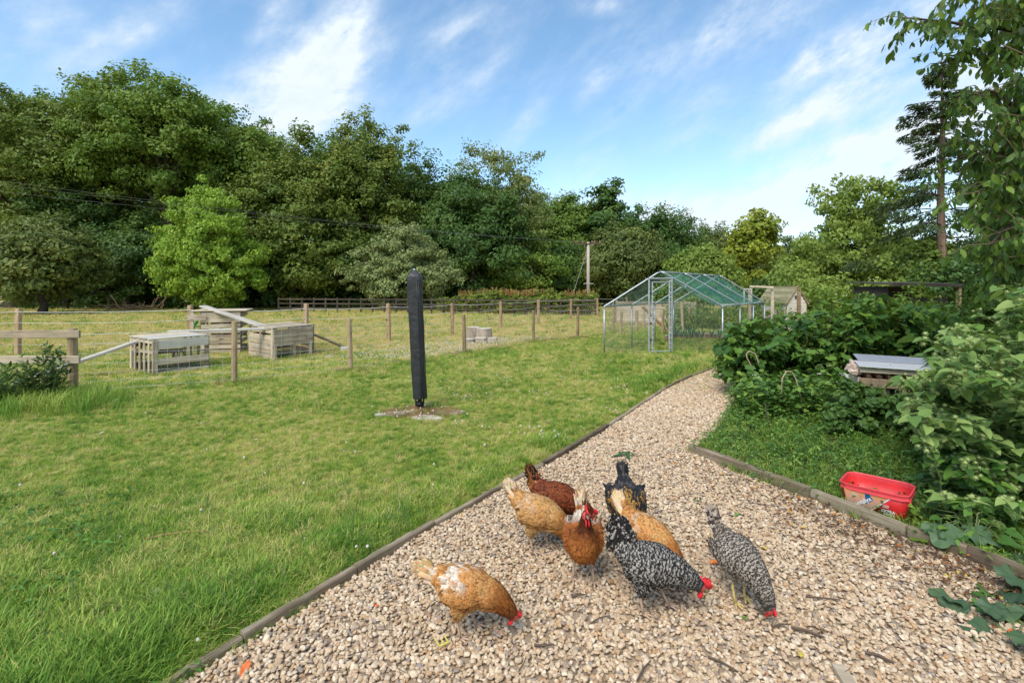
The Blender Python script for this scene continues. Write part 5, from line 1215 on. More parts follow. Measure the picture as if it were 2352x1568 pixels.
# ------------------------------------------------------------------ hens
def vcolmat(name, rough=.7, spec=.2):
    m, nt, b = nt_of(name); c = fattr(nt, 'col', 'Color'); nt.links.new(c, b.inputs['Base Color']); b.inputs['Roughness'].default_value = rough; b.inputs['Specular IOR Level'].default_value = spec
    return m
M['feather'] = vcolmat('feathers')
M['hen_leg'] = plain('hen_leg', (.42, .29, .20), .6, nz=.25, scale=60)
M['hen_leg_y'] = plain('hen_leg_yellow', (.48, .36, .14), .6, nz=.25, scale=60)
M['comb'] = plain('comb_red', (.62, .018, .022), .45, nz=.2, scale=50, spec=.5)
M['face'] = plain('face_red', (.50, .06, .06), .6, nz=.25, scale=80)
M['beak'] = plain('beak_horn', (.20, .14, .085), .45)
M['eye'] = plain('hen_eye', (.25, .09, .01), .15); M['pupil'] = plain('pupil', (.003, .003, .003), .1)
def catmull(P, n):
    P = np.array(P, float); P = np.vstack([2 * P[0] - P[1], P, 2 * P[-1] - P[-2]]); out = []
    m = len(P) - 3
    for k in range(n + 1):
        t = k / n * m; i = min(int(t), m - 1); f = t - i; a, b, c, d = P[i:i + 4]
        out.append(.5 * ((2 * b) + (-a + c) * f + (2 * a - 5 * b + 4 * c - d) * f * f + (-a + 3 * b - 3 * c + d) * f ** 3))
    return np.array(out)
POSES = {
 # x, z, lateral radius, vertical radius ; tail end -> beak end
 'peck': [(-.172, .318, .012, .030), (-.150, .300, .030, .045), (-.115, .276, .055, .060), (-.070, .252, .078, .078), (-.015, .232, .090, .088), (.040, .216, .088, .086), (.088, .196, .070, .072), (.128, .168, .054, .060), (.160, .130, .043, .048), (.182, .094, .034, .038), (.196, .068, .025, .029), (.207, .050, .012, .015)],
 'flat': [(-.190, .290, .012, .026), (-.162, .284, .030, .042), (-.122, .272, .055, .060), (-.072, .256, .078, .078), (-.015, .238, .090, .088), (.040, .224, .088, .086), (.088, .206, .070, .072), (.135, .182, .058, .064), (.176, .150, .046, .051), (.206, .122, .036, .039), (.226, .096, .026, .029), (.238, .078, .012, .015)],
 'low': [(-.172, .322, .014, .034), (-.150, .304, .032, .048), (-.115, .278, .056, .064), (-.070, .252, .080, .082), (-.015, .236, .092, .092), (.040, .226, .090, .090), (.088, .214, .072, .076), (.132, .198, .058, .064), (.172, .180, .046, .050), (.202, .162, .035, .038), (.224, .148, .026, .029), (.242, .136, .013, .015)],
 'up': [(-.160, .335, .012, .030), (-.138, .312, .030, .045), (-.108, .280, .052, .060), (-.068, .245, .076, .080), (-.018, .218, .088, .096), (.034, .222, .086, .094), (.072, .262, .068, .074), (.090, .308, .046, .050), (.096, .350, .033, .036), (.104, .386, .027, .029), (.119, .406, .024, .026), (.137, .408, .013, .015)],
}
def remesh_join(mb, vox, smooth_it=4):
    me = mb.mesh('tmp', []); o = bpy.data.objects.new('tmp', me); COL.objects.link(o)
    r = o.modifiers.new('r', 'REMESH'); r.mode = 'VOXEL'; r.voxel_size = vox
    s = o.modifiers.new('s', 'SMOOTH'); s.iterations = smooth_it; s.factor = .6
    dg = bpy.context.evaluated_depsgraph_get(); dg.update(); ev = o.evaluated_get(dg); m2 = bpy.data.meshes.new_from_object(ev)
    n = len(m2.vertices); V = np.zeros(n * 3, np.float32); m2.vertices.foreach_get('co', V); V = V.reshape(-1, 3)
    m2.calc_loop_triangles(); T = np.zeros(len(m2.loop_triangles) * 3, np.int32); m2.loop_triangles.foreach_get('vertices', T); T = T.reshape(-1, 3)
    bpy.data.objects.remove(o); bpy.data.meshes.remove(me); bpy.data.meshes.remove(m2); return V.astype(float), T
def hen(key, base, heading, label, pose='peck', scale=1.0, legs=((.02, .04), (-.03, -.045)), legmat='hen_leg', colour=None, tail=None, headturn=0.0, tail_ang=50, fan=30, tbase=1.0, comb=1.0, seed=1, pitch=0.0, tail_len=.11, tail_up=1.0, wattle=1.0, fluff=1.0, roll=0):
    rng = np.random.default_rng(seed)
    sp = catmull(POSES[pose], 46); n = len(sp); X, Z, RL, RV = sp.T; RL = np.maximum(RL, .008); RV = np.maximum(RV, .01)
    bend = np.clip((X - .06) / .15, 0, 1) ** 1.4 * headturn; Y = bend
    P = np.column_stack([X, Y, Z]); Tn = np.gradient(P, axis=0); Tn /= np.linalg.norm(Tn, axis=1, keepdims=True)
    up = np.array([0, 0, 1.]); side = np.cross(up, Tn); 
    nrm_ = np.linalg.norm(side, axis=1, keepdims=True); side = np.where(nrm_ > .15, side / np.maximum(nrm_, 1e-6), [0, 1, 0]); side[:, 1] = np.abs(side[:, 1]); side /= np.linalg.norm(side, axis=1, keepdims=True)
    vert = np.cross(Tn, side); mb = MB(); k = 18; vs = []
    for i in range(n):
        for j in range(k):
            a = 2 * math.pi * j / k; vs.append(P[i] + side[i] * RL[i] * math.cos(a) + vert[i] * RV[i] * math.sin(a) * (1.0 if math.sin(a) * np.sign(vert[i][2] or 1) > 0 else 1.0))
    mb.add(vs, [(i * k + j, i * k + (j + 1) % k, (i + 1) * k + (j + 1) % k, (i + 1) * k + j) for i in range(n - 1) for j in range(k)] + [tuple(range(k - 1, -1, -1)), tuple((n - 1) * k + j for j in range(k))])
    for s in (-1, 1):    # thighs, wings, fluffy rump
        lx = legs[0][0] if s > 0 else legs[1][0]
        mb.ball((-.015 + lx * .4, s * .048, .175), (.046, .034, .052 * fluff), 12, 8); mb.ball((-.015 + lx * .6, s * .047, .132), (.021, .019, .030), 10, 6)
        b0 = len(mb.v); mb.ball((0, 0, 0), (.092, .019, .052), 14, 8); Rm = Euler((s * .16, .34 if pose != 'up' else .28, s * -.10)).to_matrix(); c = Vector((-.018, s * .085, .238))
        mb.v[b0:] = [tuple(Rm @ Vector(v) + c) for v in mb.v[b0:]]
    mb.ball((-.078, 0, .205), (.055, .060, .060 * fluff), 12, 8); mb.ball((.02, 0, .185), (.075, .066, .058), 12, 8)
    _t0 = R(tail_ang); _d = Vector((-math.cos(_t0), 0, math.sin(_t0))); b0 = len(mb.v); mb.ball((0, 0, 0), (tail_len * .46, .017, .034 * tbase), 14, 8)
    _r = Matrix(((_d.x, 0, _d.z), (0, 1, 0), (_d.z, 0, -_d.x))); _c = Vector(P[4].tolist()) + _d * tail_len * .30; mb.v[b0:] = [tuple(_r @ Vector(v) + _c) for v in mb.v[b0:]]
    V, T = remesh_join(mb, .0075, 5)
    # ---- feathers laid over the skin
    A = V[T[:, 0]]; B = V[T[:, 1]]; C_ = V[T[:, 2]]; fn = np.cross(B - A, C_ - A); ar = np.linalg.norm(fn, axis=1); fn /= ar[:, None] + 1e-12
    N = 4600; fi = rng.choice(len(T), N, p=ar / ar.sum()); w = rng.dirichlet((1, 1, 1), N); pt = A[fi] * w[:, :1] + B[fi] * w[:, 1:2] + C_[fi] * w[:, 2:]; nn = fn[fi]
    di = ((pt[:, None, :] - P[None]) ** 2).sum(2).argmin(1); tt = di / (n - 1)          # 0 tail .. 1 beak
    flow = -Tn[di] + np.array([0, 0, -.25]) * (tt < .62)[:, None]
    lowr = (pt[:, 2] < .16) & (tt < .7); flow[lowr] += np.array([0, 0, -.8])
    flow = flow - nn * (flow * nn).sum(1, keepdims=True); flow /= np.linalg.norm(flow, axis=1, keepdims=True) + 1e-9
    headz = tt > .93; keep = tt < .955; 
    L_ = np.where(tt > .66, .026, .032) * rng.uniform(.8, 1.25, N); L_ = np.where(tt > .84, .014, L_); Wd = np.where(tt > .66, .008, .0145) * rng.uniform(.8, 1.2, N); Wd = np.where(tt > .84, .005, Wd)
    wingz = (np.abs(pt[:, 1]) > .082) & (tt > .2) & (tt < .6) & (pt[:, 2] > .17); L_ = np.where(wingz & (pt[:, 0] < -.02), L_ * 1.25, L_); Wd = np.where(wingz, Wd * .9, Wd)
    rump = (tt < .2) | lowr; lift = np.where(rump, .30, .14) + rng.uniform(0, .10, N)
    tproj = (pt - P[4]) @ np.array(_d[:]); tz = tproj > .016; flow[tz] = np.array(_d[:]) + rng.normal(0, .15, (int(tz.sum()), 3)); flow = flow / np.linalg.norm(flow, axis=1, keepdims=True); L_ = np.where(tz, .040, L_); Wd = np.where(tz, .016, Wd)
    FV = []; FF = []; FC = []; tcl = tail or [(.3, .2, .1)]
    sd = np.cross(flow, nn)
    ts = np.array([0, .3, .56, .8, 1.0]); wp = np.array([.55, .95, 1.0, .8, .25]); arc_ = float(np.linalg.norm(np.diff(P, axis=0), axis=1).sum())
    base_ = pt - nn * .002
    cf = colour(pt, tt, nn, wingz, lowr, rng, L_ / arc_)          # function giving per feather (c_base, c_tip, bars)
    for a in np.nonzero(tz)[0]:
        cl = tcl[rng.integers(len(tcl))]; mixk = min(1, (tproj[a] - .016) / .02)
        if rng.random() < mixk: cf[a] = tuple((cl(min(1, (tproj[a] + .01 * q) / (tail_len * .8)), rng) if callable(cl) else tuple(x * rng.uniform(.8, 1.15) for x in cl)) for q in range(4))
    for a in np.nonzero(keep)[0]:
        b = len(FV) * 1; lift_a = lift[a]
        pts = []
        for t_, w_ in zip(ts, wp):
            c = base_[a] + flow[a] * L_[a] * t_ + nn[a] * (lift_a * L_[a] * t_ * (1.15 - .55 * t_))
            e_ = sd[a] * Wd[a] * .5 * w_; pts += [c - e_, c + nn[a] * Wd[a] * .12 * w_, c + e_]
        FV += pts
        for q in range(4):
            for h in (0, 1): FF.append((b + q * 3 + h, b + q * 3 + h + 1, b + q * 3 + h + 4, b + q * 3 + h + 3))
            FC += [cf[a][q] if len(cf[a]) == 4 else cf[a][(0, 1, 1, 2)[q]]] * 2
    # ---- tail feathers: upright fan
    tc = tail or [(.3, .2, .1)]
    tb = P[4]; ta0 = R(tail_ang); nt_ = 70
    for q in range(nt_):
        s = rng.uniform(-1, 1); el = rng.uniform(-1, 1); ta = ta0 + el * R(fan); spr = .20 * (1 - .3 * abs(el))
        d = np.array([-math.cos(ta), s * spr, math.sin(ta)]); d /= np.linalg.norm(d); o = tb + np.array([-math.sin(ta0) * el * .036 * tbase, s * .024, math.cos(ta0) * el * .036 * tbase]) - d * .02
        sdv = np.cross(d, np.array([0, 1., 0])); sdv /= np.linalg.norm(sdv); sdv = sdv * .9 + np.array([0, s * .45, 0]); Lq = tail_len * rng.uniform(.6, 1.12) * (1 - .2 * abs(el)); wq = .019; b = len(FV)
        cl = tc[rng.integers(len(tc))]; ns = 6
        for t_, w_ in zip(np.linspace(0, 1, ns + 1), (.6, .9, 1, 1, .95, .8, .4)):
            c = o + d * Lq * t_ + np.array([-.0, 0, -.03]) * t_ * t_ * 0 ; FV += [c - sdv * wq * w_ * .5, c + np.array([0, .003 * np.sign(s), 0]), c + sdv * wq * w_ * .5]
        for r_ in range(ns):
            for h in (0, 1): FF.append((b + r_ * 3 + h, b + r_ * 3 + h + 1, b + r_ * 3 + h + 4, b + r_ * 3 + h + 3))
            cc = cl(r_ / (ns - 1.), rng) if callable(cl) else tuple(x * rng.uniform(.85, 1.15) for x in cl); FC += [cc] * 2
    # ---- legs, in the same mesh
    lm = MB()
    for s, (fx, fy) in zip((1, -1), legs):
        hip = (-.012 + fx * .6, s * .046, .135); ank = (fx * .8 - .02, s * .045 + (fy - s * .045) * .3, .078); foot = (fx, fy, .008)
        lm.tube([hip, ank, ((ank[0] + foot[0]) / 2, (ank[1] + foot[1]) / 2, .042), foot], [.0115, .0078, .0065, .0070], 7)
        for an, l in ((0, .052), (.62, .044), (-.62, .044), (math.pi, .022)):
            ca, sa = math.cos(an), math.sin(an); lm.tube([foot, (fx + ca * l * .5, fy + sa * l * .5, .010), (fx + ca * l * .85, fy + sa * l * .85, .005), (fx + ca * l, fy + sa * l, .001)], [.006, .0052, .0042, .0015], 6)
    LV = np.array(lm.v); 
    # assemble: skin tris + feather quads + leg faces
    cen = V[T].mean(1); dsk = ((cen[:, None, :] - P[None]) ** 2).sum(2).argmin(1) / (n - 1)
    fns = fn; wz = np.zeros(len(T), bool); low2 = cen[:, 2] < .16
    sc = colour(cen, dsk, fns, wz, low2 & (dsk < .7), rng, np.zeros(len(cen))); skin_col = np.array([c[0] for c in sc]) * .75
    hd = dsk > .90; lowhead = hd & (np.abs(fns[:, 1]) > .35)
    nV = len(V); nF = len(FV)
    Vall = np.vstack([V, np.array(FV), LV]); Q = [tuple(i + nV for i in f) for f in FF]; lq = [tuple(i + nV + nF for i in f) for f in lm.f if len(f) == 4]; lt = [tuple(i + nV + nF for i in f) for f in lm.f if len(f) == 3]
    ln_ = [tuple(i + nV + nF for i in f) for f in lm.f if len(f) > 4]
    for f in ln_: lt += [(f[0], f[i], f[i + 1]) for i in range(1, len(f) - 1)]
    Qa = np.array(Q + lq); Ta = np.array(T.tolist() + lt)
    midx = np.array([0] * len(Q) + [1] * len(lq) + [2 if h else 0 for h in lowhead] + [1] * len(lt))
    colr = np.ones((len(midx), 4), np.float32) * .3; colr[:len(Q), :3] = np.array(FC); colr[len(Q) + len(lq):len(Q) + len(lq) + len(T), :3] = skin_col; colr[:, 3] = 1
    me = npmesh('hen', Vall, Qa, Ta, [M['feather'], M[legmat], M['face']], midx, True, {'col': colr})
    o = bpy.data.objects.new('hen', me); link(o); o.location = (base.x, base.y, .032); o.rotation_euler = (roll, 0, heading); o.scale = (scale,) * 3; tag(o, label, 'hen', 'hens feeding on the gravel path')
    # ---- head parts
    hp = P[-4]; ht = P[-1] - P[-5]; ht /= np.linalg.norm(ht); hup = vert[-4] if vert[-4][2] * 1 + vert[-4][0] * .8 > 0 else -vert[-4]
    hs = np.cross(hup, ht); fr = Matrix(((ht[0], hs[0], hup[0]), (ht[1], hs[1], hup[1]), (ht[2], hs[2], hup[2])))
    W_ = lambda x, y, z: Vector(hp.tolist()) + fr @ Vector((x, y, z))
    hr = RV[-4]
    cm = MB(); prof = [(-.026, -.002), (-.030, .010), (-.022, .018), (-.018, .013), (-.011, .026), (-.007, .018), (.001, .030), (.005, .019), (.012, .026), (.015, .015), (.021, .017), (.026, .004), (.022, -.006), (0, -.006)]
    prof = [(x * comb, z * comb + hr * .80) for x, z in prof]; m_ = len(prof); th = .0032
    fan = lambda o_, rev: [(o_ + (i + 1) % m_, o_ + i, 2 * m_) if rev else (o_ + i, o_ + (i + 1) % m_, 2 * m_ + 1) for i in range(m_)]
    cm.add([W_(x, -th * .7, z) for x, z in prof] + [W_(x, th * .7, z) for x, z in prof] + [W_(0, -th * 1.6, hr * .8 + .006), W_(0, th * 1.6, hr * .8 + .006)], [(i, (i + 1) % m_, m_ + (i + 1) % m_, m_ + i) for i in range(m_)] + fan(0, True) + fan(m_, False))
    inst('comb', cm.mesh('comb', M['comb'], True), o)
    for s in (-1, 1):
        wt = MB(); b0 = len(wt.v); wt.ball((0, 0, 0), (.0085 * wattle, .004, .0145 * wattle), 9, 7); wt.v[b0:] = [tuple(W_(v[0] + .012, v[1] + s * .007, v[2] - hr * .8 - .010 * wattle)) for v in wt.v[b0:]]; inst('wattle', wt.mesh('wattle', M['comb'], True), o)
        ey = MB(); b0 = 0; ey.ball((0, 0, 0), (.0042, .0028, .0042), 8, 6); ey.v = [tuple(W_(v[0] + .004, v[1] + s * (RL[-4] * .93), v[2] + .004)) for v in ey.v]; eo = inst('eye', ey.mesh('eye', M['eye'], True), o)
        pp = MB(); pp.ball((0, 0, 0), (.002, .0015, .002), 6, 5); pp.v = [tuple(W_(v[0] + .004, v[1] + s * (RL[-4] * .93 + .0022), v[2] + .004)) for v in pp.v]; inst('pupil', pp.mesh('pupil', M['pupil'], True), eo)
        er_ = MB(); er_.ball((0, 0, 0), (.006, .003, .009), 8, 6); er_.v = [tuple(W_(v[0] - .010, v[1] + s * (RL[-4] * .9), v[2] - .006)) for v in er_.v]; inst('ear_lobe', er_.mesh('ear_lobe', M['face'], True), o)
    bk = MB(); bk.tube([W_(.010, 0, .0), W_(.020, 0, .002), W_(.030, 0, -.001), W_(.036, 0, -.006)], [.0095, .0075, .0048, .001], 8); bk.tube([W_(.010, 0, -.005), W_(.020, 0, -.005), W_(.029, 0, -.007)], [.007, .005, .001], 7)
    inst('beak', bk.mesh('beak', M['beak'], True), o)
    return o
# colour functions: return list of (c0, c1, c2) along each feather
def mixv(a, b, t): return tuple(a[i] * (1 - t) + b[i] * t for i in range(3))
def c_buff(body, pale, neck, dark, white=.0, low_c=None, lace=.35, wth=.3, wt=.50):
    def f(pt, tt, nn, wing, low, rng, LA):
        out = []; n3 = lown(pt[:, [0, 2]] * 22 + pt[:, [1]] * 9); n4 = lown(pt[:, [0, 1]] * 34 + 3.0)
        for i in range(len(pt)):
            t = tt[i]; c = mixv(body, pale, np.clip(.30 + n3[i] * .35 + rng.normal(0, .22), 0, 1)); edge = pale
            if t > .60: c = mixv(c, mixv(neck, dark, np.clip(rng.normal(.35 + (t - .62), .3), 0, 1)), min(1, (t - .60) * 9)); edge = mixv(neck, dark, .6) if rng.random() < .5 else neck
            elif low[i]: c = mixv(low_c or body, pale, np.clip(rng.normal(.45, .2), 0, 1))
            w_ = white * np.clip((nn[i][2] - .15) * 2.2, 0, 1) * np.clip((wt - t) * 6, 0, 1) * np.clip((n4[i] + wth) * 2.5, 0, 1)
            if w_ > 0: c = mixv(c, (.72, .64, .52), min(.95, w_ * rng.uniform(.7, 1.3))); edge = mixv(edge, (.75, .68, .58), min(1, w_))
            k = rng.uniform(.52, 1.08); c = tuple(x * k for x in c)
            out.append((mixv(c, dark, .6), mixv(c, dark, .15), mixv(c, edge, lace)))
        return out
    return f
def c_bar(dark, lightc, headd, period=.06, duty=.0, palebelly=0):
    def f(pt, tt, nn, wing, low, rng, LA):
        out = []; w1 = lown(np.column_stack([pt[:, 0] * 20, pt[:, 2] * 26 + np.abs(pt[:, 1]) * 14])) ; w2 = lown(np.column_stack([pt[:, 1] * 60, pt[:, 2] * 60 + pt[:, 0] * 40]))
        for i in range(len(pt)):
            t = tt[i]; lc = mixv(lightc, dark, np.clip(rng.normal(.2, .18), 0, .8)); dc = mixv(dark, lightc, np.clip(rng.normal(.02, .05), 0, .2))
            if t > .74: lc = mixv(lc, headd, min(.92, (t - .74) * 5))
            if palebelly and (pt[i][2] < .20 and abs(nn[i][2]) < .8 and t < .6) and rng.random() < palebelly: dc = mixv(dc, lightc, .6)
            if palebelly and t < .25: lc = mixv(lc, (.24, .17, .12), .5)
            cs = []
            for q in range(4):
                s_ = (t - LA[i] * (q + .5) / 4) / period + w1[i] * .55 + w2[i] * .16 + rng.normal(0, .05)
                cs.append(lc if math.sin(6.283 * s_) > duty else dc)
            out.append(tuple(cs))
        return out
    return f
def c_dark():
    def f(pt, tt, nn, wing, low, rng, LA):
        out = []
        for i in range(len(pt)):
            c = (.016, .015, .016) if rng.random() < .75 else (.045, .040, .042); g = tt[i]
            k = np.clip((g - .34) * 2.6, 0, .8); t2 = (.40, .20, .03) if rng.random() < k else c
            if g < .45 and rng.random() < .16: t2 = (.12, .10, .085)
            out.append((c, mixv(c, t2, .5), t2))
        return out
    return f
def c_red(body, dark, pale):
    def f(pt, tt, nn, wing, low, rng, LA):
        out = []
        for i in range(len(pt)):
            c = mixv(body, dark, np.clip(rng.normal(.5, .32), 0, 1))
            if tt[i] < .12 and rng.random() < .6: c = mixv(c, pale, .7)
            out.append((mixv(c, dark, .5), c, mixv(c, (.42, .13, .03), .45 if rng.random() < .4 else .05)))
        return out
    return f
PALE, CREAM = (.58, .36, .16), (.64, .47, .27)
h1 = at(1075, 1470); h2 = at(1240, 1274); h3 = at(1281, 1234); h4 = at(1340, 1347); h5 = at(1440, 1262); h6 = at(1492, 1338); h7 = at(1498, 1418); h8 = at(1700, 1392)
hen('b1', h1, R(-3), 'cream and ginger hen pecking alone, nearest to the camera at the left', 'flat', .92, ((.035, .05), (-.03, -.05)), colour=c_buff((.50, .20, .05), (.62, .34, .12), (.36, .12, .02), (.10, .025, .006), 1.0, (.58, .31, .11), wth=.35), tail=[(.60, .41, .21), (.58, .37, .17), (.64, .50, .32), (.54, .32, .13)], seed=2, comb=.8, tail_len=.12, tail_ang=26, fan=20, tbase=1.25)
hen('b2', h2, R(-18), 'pale buff hen behind with its head hidden by the red brown upright hen', 'peck', 1.0, ((.045, .05), (-.03, -.05)), colour=c_buff((.47, .22, .065), (.60, .36, .14), (.42, .17, .035), (.20, .07, .015), .3, (.60, .37, .15)), tail=[CREAM, (.74, .64, .50), (.60, .36, .15), (.70, .56, .38)], seed=3, tail_ang=56, tail_len=.115)
hen('b3', h3, R(-14), 'dark mahogany hen with a black tipped tail, furthest left at the back', 'low', .98, colour=c_red((.20, .045, .012), (.045, .010, .005), (.42, .22, .10)), tail=[lambda r, g: (.015, .012, .010) if r > .45 else (.26, .10, .03), (.02, .015, .012), (.24, .085, .022)], seed=4, tail_ang=70, tail_len=.14, comb=.85)
hen('b4', h4, R(-94), 'ginger red hen standing upright with raised head facing the camera', 'up', 1.0, ((.015, .055), (-.01, -.055)), colour=c_buff((.30, .085, .014), (.42, .155, .035), (.17, .04, .007), (.05, .011, .003), 1.0, lace=.2, wth=.6, wt=.36), tail=[CREAM, (.60, .38, .20), (.66, .50, .34)], seed=5, comb=1.15, wattle=1.3, headturn=.022, tail_ang=66, tail_len=.12)
hen('b5', h5, R(-96), 'black hen with golden neck feathers at the back, beside the pale tailed buff hen', 'peck', 1.12, colour=c_dark(), tail=[(.02, .02, .022), (.04, .04, .045)], seed=6, tail_ang=42, tail_len=.10, headturn=-.02)
hen('b6', h6, R(-48), 'golden buff hen seen from behind, partly hidden by the big barred hen', 'peck', 1.0, colour=c_buff((.48, .19, .045), (.60, .34, .12), (.38, .12, .02), (.22, .06, .01), .45, lace=.5, wth=.1), tail=[CREAM, (.70, .52, .32)], seed=7, tail_ang=50, tail_len=.13)
def t_bar(r, rng): return (.42, .38, .34) if rng.random() < .36 else (.022, .020, .020)
hen('b7', h7, R(-12), 'big black and white barred hen in front, head down beside the gravel centre', 'low', 1.0, ((.085, .05), (-.045, -.045)), colour=c_bar((.014, .012, .012), (.33, .30, .26), (.02, .028, .026), .038, .30), tail=[t_bar, t_bar, (.025, .022, .022)], seed=8, comb=1.35, wattle=1.25, tail_ang=86, tail_len=.15, fan=30, tbase=1.7)
def t_grey(r, rng): return (.36, .29, .23) if int(r * 5 + rng.uniform(0, .8)) % 2 else (.05, .036, .03)
hen('b8', h8, R(-72), 'slim grey barred hen pecking at the right with yellowish legs', 'peck', .95, ((.0, .03), (.02, -.05)), 'hen_leg_y', colour=c_bar((.035, .026, .021), (.35, .30, .24), (.035, .045, .04), .034, .15, palebelly=.4), tail=[t_grey], seed=9, comb=.75, wattle=.9, tail_ang=48, tail_len=.14, fluff=.85)
# ------------------------------------------------------------------ tub
def textmesh(txt, size, mat, bold=0.0):
    cu = bpy.data.curves.new('t', 'FONT'); cu.body = txt; cu.size = size; cu.extrude = .0004; cu.offset = bold; cu.resolution_u = 3; cu.align_x = 'LEFT'
    o = bpy.data.objects.new('t', cu); COL.objects.link(o); dg = bpy.context.evaluated_depsgraph_get(); dg.update(); me = bpy.data.meshes.new_from_object(o.evaluated_get(dg)); bpy.data.objects.remove(o); me.materials.clear(); me.materials.append(mat); me.name = 'lettering'; return me
M['tub'] = plain('red_tub_plastic', (.55, .018, .02), .42, nz=.28, scale=9, spec=.5); M['tub_rim'] = plain('faded_red_rim', (.68, .06, .07), .45, nz=.15, scale=16)
M['white_ink'] = plain('white_print', (.75, .73, .70), .5); M['blue_ink'] = plain('blue_print', (.012, .10, .24), .45); M['grey_ink'] = plain('dark_grey_sticker', (.10, .11, .11), .5); M['black_ink'] = plain('dark_red_print', (.10, .008, .01), .5)
m, nt, b = nt_of('peach_print'); tc_ = coords(nt, 'Object'); sx = nt.nodes.new('ShaderNodeSeparateXYZ'); nt.links.new(tc_, sx.inputs[0]); nt.links.new(ramp(nt, mth(nt, 'ADD', mth(nt, 'MULTIPLY', sx.outputs[2], 6.5), .0), [(0, (.17, .12, .13)), (.35, (.50, .30, .24)), (.7, (.66, .32, .20)), (1, (.68, .30, .08))]), b.inputs['Base Color']); b.inputs['Roughness'].default_value = .5; M['peach'] = m
def tub():
    c = (2.65, 3.50); L_, W_, h = .41, .29, .185; ang = math.atan2(-.74, .67)
    e = empty('feed_tub', (c[0], c[1], .012), 'open red plastic feed tub with printed label standing on the bed behind the edging', 'tub', rz=ang); e.rotation_euler = (R(2), R(-1.5), ang)
    def ring(sx, sy, z, r=.28):
        out = []
        for k in range(32):
            a = 2 * math.pi * (k + .5) / 32; ca, sa = math.cos(a), math.sin(a); q = 7.0; d = (abs(ca) ** q + abs(sa) ** q) ** (-1 / q); out.append((sx / 2 * ca * d, sy / 2 * sa * d, z))
        return out
    def shell(levels):
        mb = MB(); vs = []; 
        for (s, z) in levels: vs += ring(L_ * s, W_ * s + (L_ - W_) * 0, z)
        mb.add(vs, [(j * 32 + i, j * 32 + (i + 1) % 32, (j + 1) * 32 + (i + 1) % 32, (j + 1) * 32 + i) for j in range(len(levels) - 1) for i in range(32)]); return mb
    b_ = shell([(.80, .0), (.84, .004), (.965, h - .03), (.945, h - .028), (.82, .008)]); b_.add(ring(L_ * .82, W_ * .82, .008), [tuple(range(32))]); b_.add(ring(L_ * .80, W_ * .80, .0), [tuple(range(31, -1, -1))]); inst('body', b_.mesh('body', M['tub'], True), e)
    r_ = shell([(.945, h - .04), (1.0, h - .04), (1.0, h - .034), (.985, h - .028), (.985, h - .014), (1.01, h - .008), (1.012, h), (.985, h + .002), (.955, h - .004), (.945, h - .04)]); inst('rim', r_.mesh('rim', M['tub_rim'], False), e)
    # long side facing the path: local -y. plane sloped outward
    def side(x, z, o=.0015):    # z 0..1 up the wall ; x metres along
        s = .84 + (.965 - .84) * z; 
        return Vector((x * s, -(W_ * s / 2) - o, .004 + z * (h - .034)))
    def patch(name, pts, mat, o=.0015):
        mb = MB(); n = 8
        # tessellate strip wise between two polylines
        (a, b2) = pts; vs = [side(a[i][0], a[i][1], o) for i in range(len(a))] + [side(b2[i][0], b2[i][1], o) for i in range(len(b2))]; k = len(a)
        mb.add(vs, [(i, i + 1, k + i + 1, k + i) for i in range(k - 1)]); inst(name, mb.mesh(name, mat), e)
    x0, xm0, xm1 = -.178, -.042, .102
    patch('label', ([(x0, .03), (xm0, .03)], [(x0, .97), (xm1, .97)]), M['peach'], .0012)
    patch('stripe', ([(xm0, .03), (xm0 + .010, .03)], [(xm1, .97), (xm1 + .012, .97)]), M['white_ink'], .0018)
    patch('blue_mark', ([(-.050, .38), (.004, .66)], [(-.046, .95), (-.022, .95)]), M['blue_ink'], .0020)
    sl = math.atan2(W_ * (.965 - .84) / 2, h - .034)
    def put(txt, size, x, z, rot, mat, bold=.0004, o=.0028):
        me = textmesh(txt, size, mat, bold); ob = inst('lettering', me, e); p = side(x, z, o)
        ob.matrix_local = Matrix.Translation(p) @ Matrix.Rotation(math.pi / 2 + sl, 4, 'X') @ Matrix.Rotation(rot, 4, 'Z')
    put('Crystalyx', .042, -.158, .04, R(36), M['white_ink'], .001)
    put('EXTRA', .025, .052, .25, 0, M['white_ink'], .001); put('HIGH', .025, .067, .10, 0, M['white_ink'], .001)
    for k in range(4): put('-------------', .008, .052, .48 + k * .045, 0, M['white_ink'], .0003) if False else None
    for k in range(3): patch('small_print', ([(.056 + .004 * k, .46 + k * .05), (.098, .46 + k * .05)], [(.056 + .004 * k, .48 + k * .05), (.098, .48 + k * .05)]), M['white_ink'], .0018)
    for k in range(3): patch('small_print', ([(-.130, .72 + k * .06), (-.098, .72 + k * .06)], [(-.130, .735 + k * .06), (-.098, .735 + k * .06)]), M['white_ink'], .0020)
    patch('dark_panel', ([(.0, .06), (.10, .06)], [(.035, .40), (.104, .40)]), M['black_ink'], .0016)
    # sticker on the end wall (local +x)
    mb = MB(); s1, s2 = .87, .93
    mb.add([(L_ * s1 / 2 + .002, -.02, .05), (L_ * s1 / 2 + .002, .05, .045), (L_ * s2 / 2 + .003, .07, .12), (L_ * s2 / 2 + .003, .01, .125), (L_ * .905 / 2 + .003, -.035, .09)], [(0, 1, 2, 3, 4)]); inst('sticker', mb.mesh('sticker', M['grey_ink']), e)
    nt2 = MB(); nt2.box((L_ * .5 - .0, -W_ * .36, h - .046), (.010, .012, .02)); inst('rim_tab', nt2.mesh('rim_tab', M['tub_rim']), e)
tub()

